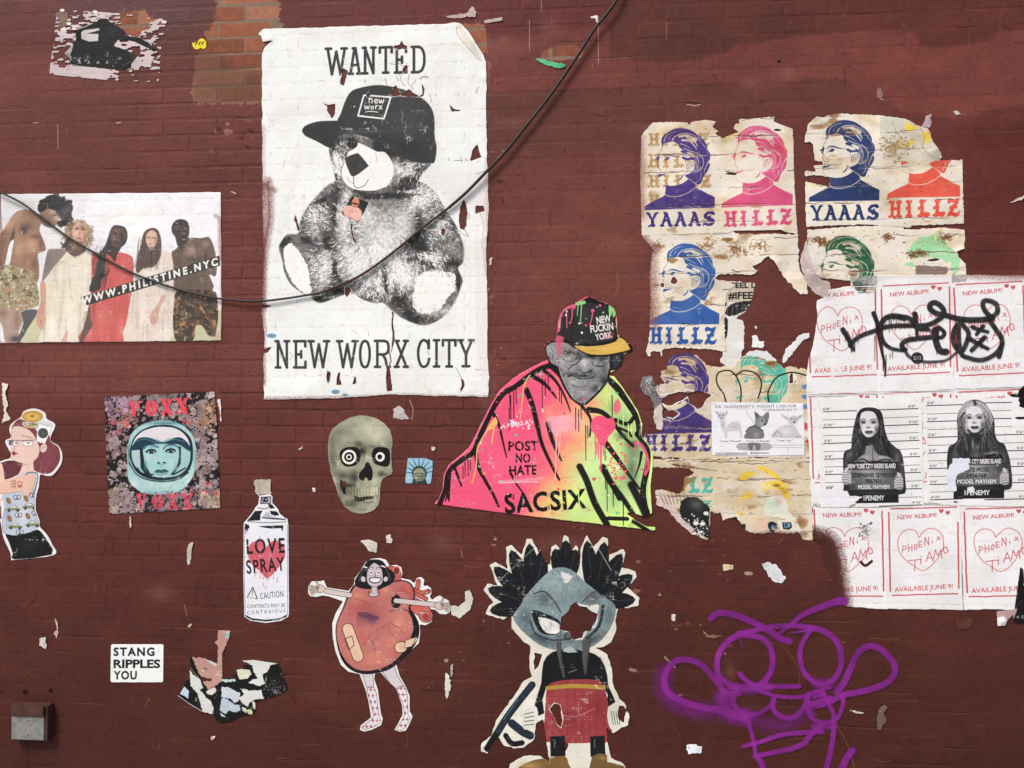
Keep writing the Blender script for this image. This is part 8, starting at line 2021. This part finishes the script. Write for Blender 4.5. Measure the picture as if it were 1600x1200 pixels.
    cv.fill([(380,1150),(450,1140),(470,1180),(480,1260),(180,1260),(220,1200),(300,1160)],(124,96,56), smooth=2); cv.blob(280,1190,60,20,(190,156,96),.8); cv.fill([(586,1140),(660,1135),(660,1170),(740,1190),(770,1260),(590,1260)],(110,88,54), smooth=2); cv.blob(640,1150,30,10,(160,130,80),.8)
    cv.line([(70,1105),(110,1040),(180,930),(290,790)],34, BK, smooth=3); cv.line([(120,1020),(200,900),(290,790)],22,(40,52,66), smooth=3); cv.line([(150,960),(220,860)],5,(104,124,140),.7); cv.line([(190,980),(240,1020),(280,1040)],40,(36,46,58), smooth=3); cv.line([(160,1040),(190,1080),(240,1076)],26, BK, smooth=3)
    cv.fill([(250,920),(300,890),(320,930),(300,1000),(250,1010),(236,960)],(214,214,206), smooth=2); [cv.line([(250,935 + i * 18),(298,925 + i * 20)],3, BK) for i in range(4)]
    cv.fill([(664,900),(720,880),(740,940),(720,1000),(690,1018),(665,980)],(214,214,206), smooth=2); [cv.line([(680 + i * 12,920),(690 + i * 11,985)],3, BK, .8) for i in range(4)]
    cv.age(.08,.2)
    cv.tear([(510,380),(560,410),(612,440),(590,500),(540,560),(500,570),(470,530),(430,520),(430,455),(470,430)],6,8,3); cv.tear([(400,880),(425,890),(440,960),(432,1000),(376,910)],2,7,4); cv.tear([(300,630),(340,640),(320,700),(300,720)],2,7,5); cv.tear([(345,96),(372,84),(380,120),(352,190),(330,110)],3,7,6, None); cv.tear([(720,890),(755,920),(745,980),(720,960)],3,7,8, None); cv.tear([(440,1075),(470,1080),(450,1120)],2,7,9, None)
    sheet(cv, 'masked_figure_paste_up', 'torn paste-up of a masked figure with dark plumes, red kilt and boots', 'paste-up', level=2, bump=.35, curls=[(870,990,10,.008),(915,955,14,.006),(985,1120,12,.008),(755,1165,10,.005)])


make_masked()


# ---------------------------------------------------------------- purple spray face
def make_spray():
    cv = Canvas(1010,920,1420,1215,(134,42,140), px=.0015, keep=0); cv.view(1010,930,3.902); cv.al = np.zeros((cv.H, cv.W), np.float32)
    S = [([(395,140),(430,110),(490,110),(580,135),(680,180),(760,225),(820,265),(870,280)],36,40),([(1205,35),(1150,40),(1040,80),(950,120),(880,180),(810,230)],50,18),([(560,235),(640,220),(740,195),(880,185),(1000,195)],30,30),
         ([(570,235),(500,280),(445,350),(428,430),(450,500),(520,550),(600,560),(690,545),(750,480),(770,400),(750,310),(700,260),(620,245),(570,240)],36,34),([(570,480),(610,520),(680,560)],30,26),([(690,560),(780,555),(930,555)],30,26),
         ([(1000,210),(950,290),(935,370),(955,460),(1010,520),(1080,540),(1150,500),(1185,420),(1180,330),(1140,260),(1060,210),(1000,200)],28,36),([(1160,590),(1210,520),(1250,430),(1290,350),(1350,310),(1420,325),(1490,390),(1515,460),(1480,520),(1400,560),(1290,590),(1200,605),(1130,640),(1050,670),(990,660)],38,34),
         ([(560,600),(480,590),(440,540),(390,480),(330,420),(250,392),(180,400),(130,450),(110,530),(140,600),(230,650),(330,680),(430,700),(520,720),(600,750)],34,40),([(640,560),(740,600),(850,620),(960,615),(1050,580),(1110,560)],22,26),([(530,600),(540,680),(620,730),(720,700),(780,640)],34,20),
         ([(775,630),(775,700),(830,740),(900,740),(960,680),(980,610)],30,30),([(985,600),(980,680),(1010,750),(1080,775),(1160,750),(1195,670),(1195,600)],28,24),([(1070,590),(1100,640),(1140,730),(1140,830),(1120,960),(1090,1080)],22,34),([(610,750),(635,820),(655,900),(665,970)],26,24),([(590,920),(700,890),(820,850),(960,835),(1070,830)],24,30),
         ([(660,980),(760,960),(880,935),(960,900),(1000,850),(1060,800)],26,34),([(1255,945),(1220,990),(1180,1080)],40,40),([(670,980),(700,1020),(720,1080)],34,34),([(885,230),(940,220),(1000,210)],8,20),([(565,260),(590,320)],6,5),([(1020,620),(1080,600)],20,30),([(1000,660),(1060,640),(1120,620)],24,24)]
    for p, w, w2 in S: cv.line(p, w * .98,1.0,.84, smooth=7, soft=6, w2=w2 * .98, target=cv.al)
    for p, w, sf, a in [([(110,470),(100,560),(150,650),(250,690),(400,710)],60,60,.55),([(470,620),(500,720),(600,740)],90,30,.7),([(640,750),(760,790),(860,780),(940,740)],50,50,.5),([(1040,540),(1120,540)],50,30,.6),([(990,640),(1010,720)],30,20,.6),([(520,560),(620,575),(740,560)],46,20,.7),([(1020,800),(1140,795)],36,16,.7)]: cv.line(p, w, 1.0, a, smooth=5, soft=sf, grain=1.2, target=cv.al)
    cv.al *= np.clip(1.0 - (fbm(cv.H, cv.W, 40,5,3) - .5) * .5,0,1); cv.al *= .96
    cv.rgb[:] *= (1 + (fbm(cv.H, cv.W, 60,4,4) - .5) * .4)[..., None]; cv.view(1010,930,3.902)
    cv.blob(440,400,20,120,(160,66,160),.7); cv.blob(540,570,60,20,(150,60,150),.5)
    cv.keep[:] = blur((cv.al > .03).astype(np.float32), 1) * 1.6
    sheet(cv, 'spray_graffiti', 'purple spray-painted cartoon face with round eyes and looping ears', 'graffiti', level=6, alpha=True, thick=.00005, bump=.05)


make_spray()


# ---------------------------------------------------------------- torn remnant by the text sticker
def make_remnant():
    cv = Canvas(274,980,456,1136,(26,26,27), px=.0012); cv.view(270,970,7.058); WT = (222,224,222); SKN = (196,152,140)
    cv.paper(rough([(502,106),(636,108),(625,190),(570,330),(550,345),(552,640),(690,640),(740,640),(640,598),(715,580),(695,540),(800,530),(775,490),(880,486),(755,440),(900,432),(1060,456),(1160,470),(1190,520),(1250,680),(1270,750),(1200,800),(1040,860),(920,890),(915,985),(880,1035),(760,1050),(640,1110),(560,1130),(490,1110),(450,1030),(410,1030),(320,1000),(200,930),(90,850),(50,815),(100,780),(130,720),(150,655),(190,655),(190,540),(205,520),(192,400),(215,395),(345,410),(490,470),(500,430),(502,280),(462,235),(500,210)],3,12,3))
    for p, c in [([(502,100),(640,100),(620,200),(565,330),(552,345),(548,660),(400,765),(350,700),(300,610),(220,400),(345,410),(490,470),(500,430),(502,280),(462,235)], SKN),([(570,180),(600,120),(640,100),(625,190),(600,200)],(180,206,214)),([(370,430),(430,440),(490,480),(480,505),(420,470)],(196,214,216)),
                 ([(300,610),(380,630),(440,640),(410,668),(330,668)],(70,36,34)),([(190,540),(240,600),(300,640),(340,740),(300,760),(330,790),(370,850),(420,880),(455,960),(440,1030),(330,1000),(290,850),(270,790),(200,720)], WT),([(130,720),(185,780),(170,860),(85,800)],(196,214,234)),([(370,780),(460,730),(485,770),(440,820),(390,810)], WT),
                 ([(545,645),(690,645),(690,670),(600,680),(545,668)],(190,214,222)),([(540,730),(620,735),(700,780),(745,800),(740,870),(690,910),(640,860),(540,840)],(206,214,222)),([(540,850),(600,860),(680,920),(740,930),(750,990),(700,1010),(620,990),(590,1030),(520,990),(530,930)],(188,206,222)),([(520,1010),(570,1040),(590,1065),(540,1050)], WT),
                 ([(700,540),(770,530),(850,540),(870,590),(820,640),(740,645),(715,580)],(222,224,200)),([(750,440),(900,430),(1160,470),(1080,490),(1050,560),(990,590),(1000,640),(1020,690),(960,720),(900,700),(830,680),(900,640),(940,640),(890,550),(880,490)], WT),([(740,745),(860,770),(980,760),(990,820),(1010,860),(900,870),(850,900),(830,950),(760,900),(730,850),(790,810)], WT),
                 ([(870,880),(910,900),(915,980),(890,960)], WT),([(820,980),(860,975),(885,1000),(880,1035),(830,1020)],(216,220,160)),([(760,950),(810,960),(820,1020),(770,990)],(210,218,200))]: cv.fill(rough(p, 5,12, len(p)), c, .97)
    r = np.random.RandomState(2)
    for i in range(120): cv.ell(r.normal(1130,60), r.normal(740,60), r.uniform(1,6), r.uniform(1,6),(170,170,168),.6)
    cv.line([(200,500),(240,560),(300,610)],26,(22,20,20)); cv.line([(203,520),(250,590),(290,620)],4,(220,214,206)); cv.ell(375,530,7,9,(40,34,34)); cv.ell(350,524,7,8,(40,34,34)); cv.ell(335,552,10,12,(230,216,206)); cv.line([(60,822),(180,910),(330,1000)],7, WT)
    cv.age(.07)
    sheet(cv, 'torn_bill', 'torn poster remnant of flesh pink, black, white and sky blue beside the text sticker', 'poster remnant', level=2, bump=.4, curls=[(298,1030,8,.006),(440,1075,14,.004),(352,990,8,.004)])


make_remnant()

# ---------------------------------------------------------------- scraps left on the wall
SCR = [  # label, colour, outline (photo px)
    ('yellow scrap with black dashes beside the bare brick', (226,206,50),[(300,68),(308,66),(316,60),(324,66),(322,76),(310,78),(302,74)]),
    ('green folded sliver under the peeled oval patch near the top', (92,186,128),[(836,93),(842,92),(870,98),(884,102),(880,106),(870,107),(850,101)]),
    ('crinkled translucent scrap above the top right corner of the bear poster', (190,170,168),[(697,26),(712,24),(728,22),(738,11),(745,20),(744,27),(720,29),(704,29)]),
    ('flat whitish scrap just right of the bear poster\'s upper corner', (196,180,176),[(756,32),(768,31),(785,28),(786,33),(770,35),(758,37)]),
    ('bent white sliver next to the cable near the top edge', (226,216,212),[(923,26),(934,25),(935,36),(932,36),(930,29),(923,29)]),
    ('black and white shred under the bear poster', (186,182,180),[(614,640),(624,634),(632,640),(636,650),(640,654),(628,656),(615,654)]),
    ('drop-shaped pale scrap left of the spray can', (214,206,196),[(298,848),(303,847),(300,862),(298,880),(294,884),(292,868),(294,856)]),
    ('long cream shred at the left edge above the bagel woman', (222,214,196),[(5,598),(14,600),(10,614),(14,634),(10,640),(17,655),(3,662),(8,646),(5,630)]),
    ('wedge-shaped pale scrap just above the heart figure\'s head', (206,200,190),[(563,846),(574,843),(590,848),(588,864),(580,862),(572,854)]),
    ('round white scrap right above the heart figure', (220,214,206),[(603,838),(611,835),(614,842),(612,849),(604,848)]),
    ('curved grey-white shred touching the heart figure\'s right hand', (206,204,194),[(703,946),(716,948),(728,938),(727,924),(734,921),(740,936),(734,954),(718,966),(706,960)]),
    ('vertical oval scrap below and right of the heart figure', (206,206,196),[(697,1050),(703,1056),(704,1078),(698,1092),(695,1076)]),
    ('narrow flake beside the vertical oval scrap', (200,196,188),[(705,1040),(709,1036),(708,1052),(704,1058)]),
    ('large white torn scrap right of the masked figure', (218,220,226),[(1190,880),(1200,878),(1214,884),(1222,896),(1228,904),(1220,912),(1208,908),(1200,898)]),
    ('small cream scrap with a yellow tip below the blanket man', (214,200,160),[(1130,882),(1146,882),(1145,890),(1130,892)]),
    ('bright white blob low down left of the purple face', (220,226,236),[(1073,1164),(1084,1163),(1097,1166),(1096,1176),(1086,1177),(1075,1178)]),
    ('brown curled flake above the purple face\'s left ear', (132,98,84),[(1098,985),(1106,992),(1130,993),(1118,997),(1104,996)]),
    ('thin white dash right of the purple face\'s chin', (212,206,200),[(1326,1110),(1338,1111),(1356,1115),(1342,1115)]),
    ('dull grey foil strip low on the wall right of the purple face', (112,92,86),[(1372,1108),(1382,1100),(1386,1104),(1380,1114),(1384,1124),(1376,1140),(1370,1140),(1371,1118)]),
    ('framed brown flake under the lowest heart bills', (92,52,46),[(1494,968),(1516,966),(1520,974),(1512,982),(1500,984),(1493,980)]),
    ('paired white-edged curl on the lower left wall', (216,208,204),[(62,998),(72,995),(74,1008),(72,1014),(62,1008)]),
    ('white-edged flap beside the paired curl', (196,176,168),[(86,966),(92,974),(92,988),(89,998),(84,990),(90,984)]),
    ('small pale scrap above the torn pink and black remnant', (222,206,196),[(294,978),(300,974),(301,977),(296,981)]),
    ('small pale flake beneath the torn pink and black remnant', (220,196,184),[(329,1152),(338,1149),(336,1154),(331,1157)]),
    ('white chip by the upper cable end of the group poster', (216,204,196),[(357,299),(370,302),(376,300),(368,304)]),
    ('white vertical drip-shaped scrap right of the astronaut print', (230,214,206),[(341,624),(345,624),(346,632),(346,660),(343,640)]),
    ('small white scrap beneath the astronaut print', (214,202,190),[(203,808),(206,806),(206,822),(203,826)]),
    ('small white heart-shaped scrap right of the skull', (226,214,206),[(674,698),(681,699),(680,704),(676,705)]),
    ('tiny white scrap left of the skull', (220,208,200),[(466,702),(473,697),(474,700),(468,703)]),
    ('round pale fleck between the spray can and the skull', (220,206,200),[(488,762),(494,762),(494,769),(489,768)]),
    ('white rectangle fleck right of the bear poster\'s edge', (226,220,214),[(766,404),(770,402),(768,414),(764,415)]),
    ('pale crumb with a tail right of the masked figure', (206,200,190),[(1049,960),(1056,960),(1055,970),(1050,970)]),
    ('spike-shaped wooden sliver over the purple face\'s left ear', (150,120,100),[(1037,1026),(1040,1025),(1056,1043),(1055,1045)]),
    ('pinkish scrap with a white foot above the orange-red portrait', (172,152,160),[(1446,182),(1454,178),(1455,192),(1453,200),(1440,198),(1444,190)]),
    ('small white diamond scrap on the wall at upper right', (216,206,200),[(1489,175),(1496,174),(1502,179),(1494,181)]),
    ('grey blot of old paste above the portrait prints', (150,116,116),[(1370,140),(1376,138),(1379,146),(1378,154),(1382,159),(1375,157),(1370,148)]),
    ('white cream flake near the right edge above the heart bills', (214,200,190),[(1577,317),(1590,310),(1603,306),(1596,313)]),
    ('tiny cream flake just right of the spray can', (196,176,160),[(449,856),(452,858),(450,862)]),
]
for i, (lab, col, pts) in enumerate(SCR):
    p = np.array(pts, float)
    if np.ptp(p[:, 0]) * np.ptp(p[:, 1]) < 14: continue
    cv = Canvas(p[:, 0].min() - 3, p[:, 1].min() - 3, p[:, 0].max() + 3, p[:, 1].max() + 3, col, px=.0009)
    cv.paper(rough(pts, 1.0,3.2, i)); cv.age(.16)
    r = np.random.RandomState(i)
    for k in range(5): x, y = r.uniform(p[:, 0].min(), p[:, 0].max()), r.uniform(p[:, 1].min(), p[:, 1].max()); cv.line([(x, y),(x + r.randn() * 4, y + r.randn() * 4)],.8, np.array(col) * .55,.6)
    if i == 0: [cv.line([(306 + k * 5,70),(309 + k * 5,66)],2,(30,30,30)) for k in range(3)]
    c = p.mean(0); nm = 'paper_scrap'
    sheet(cv, nm, lab, 'paper scrap', 'paper scraps on the wall', level=1.3, step=1, bump=.4, curls=[(c[0] + np.ptp(p[:, 0]) * .4, c[1] - np.ptp(p[:, 1]) * .3, max(np.ptp(p[:, 0]), np.ptp(p[:, 1])) * .7,.004)])


# ---------------------------------------------------------------- the black cable
def tube(name, pts, rad, mat, parent=None, n=8, loc=(0,0,0)):
    P = curve(pts, False, 10); V, F = [], []; m = len(P)
    for i in range(m):
        t = P[min(i + 1, m - 1)] - P[max(i - 1,0)]; t = t / np.linalg.norm(t)
        a = np.cross(t, [0,1,0]); a /= np.linalg.norm(a); b = np.cross(t, a)
        for k in range(n): th = 2 * math.pi * k / n; V.append(P[i] + rad * (a * math.cos(th) + b * math.sin(th)) - np.array(loc))
    for i in range(m - 1):
        for k in range(n): F.append((i * n + k, i * n + (k + 1) % n, (i + 1) * n + (k + 1) % n, (i + 1) * n + k))
    o = mesh_obj(name, V, F, mat, parent, True); o.location = loc; return o


def plain_mat(name, c1, c2, scale, rgh, metal=0.0, bump=.2, spec=.3):
    m = noise_mat(name, c1, c2, scale, rgh, bump); b = m.node_tree.nodes['Principled BSDF']; b.inputs['Metallic'].default_value = metal; b.inputs['Specular IOR Level'].default_value = spec; return m


cable_px = [(985,-60,.03),(962,0,.025),(930,45,.022),(900,90,.020),(862,145,.020),(820,200,.020),(790,238,.020),(760,268,.019),(730,299,.016),(700,326,.013),(660,356,.012),(622,388,.012),(580,420,.012),(545,440,.013),(500,457,.014),(450,466,.015),(400,471.5,.016),(350,468,.014),
            (300,458,.013),(250,442,.013),(200,423,.013),(150,396,.014),(110,372,.015),(70,344,.016),(35,318,.018),(0,300,.02),(-60,268,.022)]
cw = []
for (x, y, o) in cable_px:
    X, Z = at(x, y, o); cw.append((float(X) + .0014 * math.sin(x * 1.7), -o, float(Z) + .002 * math.sin(x * .9)))
rub = plain_mat('black_rubber', (.012,.012,.013),(.03,.022,.02),60,.5)
cb = bpy.data.objects.new('cable', None); COL.objects.link(cb); cb.location = cw[10]
tag(cb, 'black cable sagging across the bear and group posters from the top edge', 'cable')
i1, i2 = 8,15
def sub(a, b): return [np.array(q) for q in cw[a:b]]
base = np.array(cb.location)
redp = plain_mat('painted_rubber', (.02,.012,.011),(.10,.035,.030),50,.55)
tube('upper_run', [q - base for q in sub(0,10)],.0066, rub, cb)
tube('painted_run', [q - base for q in sub(9,15)],.0055, redp, cb)
tube('lower_run', [q - base for q in sub(14, len(cw))],.0046, rub, cb)

# ---------------------------------------------------------------- the grey outlet box at lower left
bx, bz = [float(v) for v in at(28,1149)]; tx, tz = [float(v) for v in at(79,1102)]
W2, H2, D2 = tx - bx, tz - bz, .038
steel = plain_mat('galvanised', (.20,.20,.19),(.34,.34,.33),40,.45,.3,.35,.4)
redb = plain_mat('painted_metal', (.05,.02,.017),(.09,.036,.03),30,.6)
ob = bpy.data.objects.new('outlet_box', None); COL.objects.link(ob); ob.location = (bx + W2 / 2,0, bz); tag(ob, 'small grey metal outlet box with a half red-painted cover, low at the left edge', 'outlet box')


def boxm(name, x0, x1, y0, y1, z0, z1, mat, parent, bev=.002):
    bm = bmesh.new(); bmesh.ops.create_cube(bm, size=1.0)
    for v in bm.verts: v.co = ((x0 + x1) / 2 + v.co.x * (x1 - x0), (y0 + y1) / 2 + v.co.y * (y1 - y0), (z0 + z1) / 2 + v.co.z * (z1 - z0))
    if bev: bmesh.ops.bevel(bm, geom=list(bm.edges), offset=bev, segments=2, affect='EDGES')
    me = bpy.data.meshes.new(name); bm.to_mesh(me); bm.free(); me.materials.append(mat); o = bpy.data.objects.new(name, me); COL.objects.link(o); o.parent = parent; return o


boxm('housing', -W2 / 2 - .006, W2 / 2 + .014,-D2,-.0005,-.004, H2 + .012, redb, ob)
fc = boxm('cover', -W2 / 2, W2 / 2,-D2 - .004,-D2 - .0005,0, H2 * .74, steel, ob, .0015)
boxm('lid', -W2 / 2, W2 / 2 + .002,-D2 - .012,-D2 - .0005, H2 * .76, H2 + .014, redb, ob, .003)
for (u, v) in [(-.02,.16),(.0,.62)]:
    s_ = bmesh.new(); bmesh.ops.create_cone(s_, segments=12, radius1=.005, radius2=.004, depth=.003, cap_ends=True)
    me = bpy.data.meshes.new('screw'); s_.to_mesh(me); s_.free(); me.materials.append(steel); o = bpy.data.objects.new('screw', me); COL.objects.link(o); o.parent = fc
    o.location = (W2 * u, -D2 - .0055, H2 * v); o.rotation_euler = (math.pi / 2,0,0)
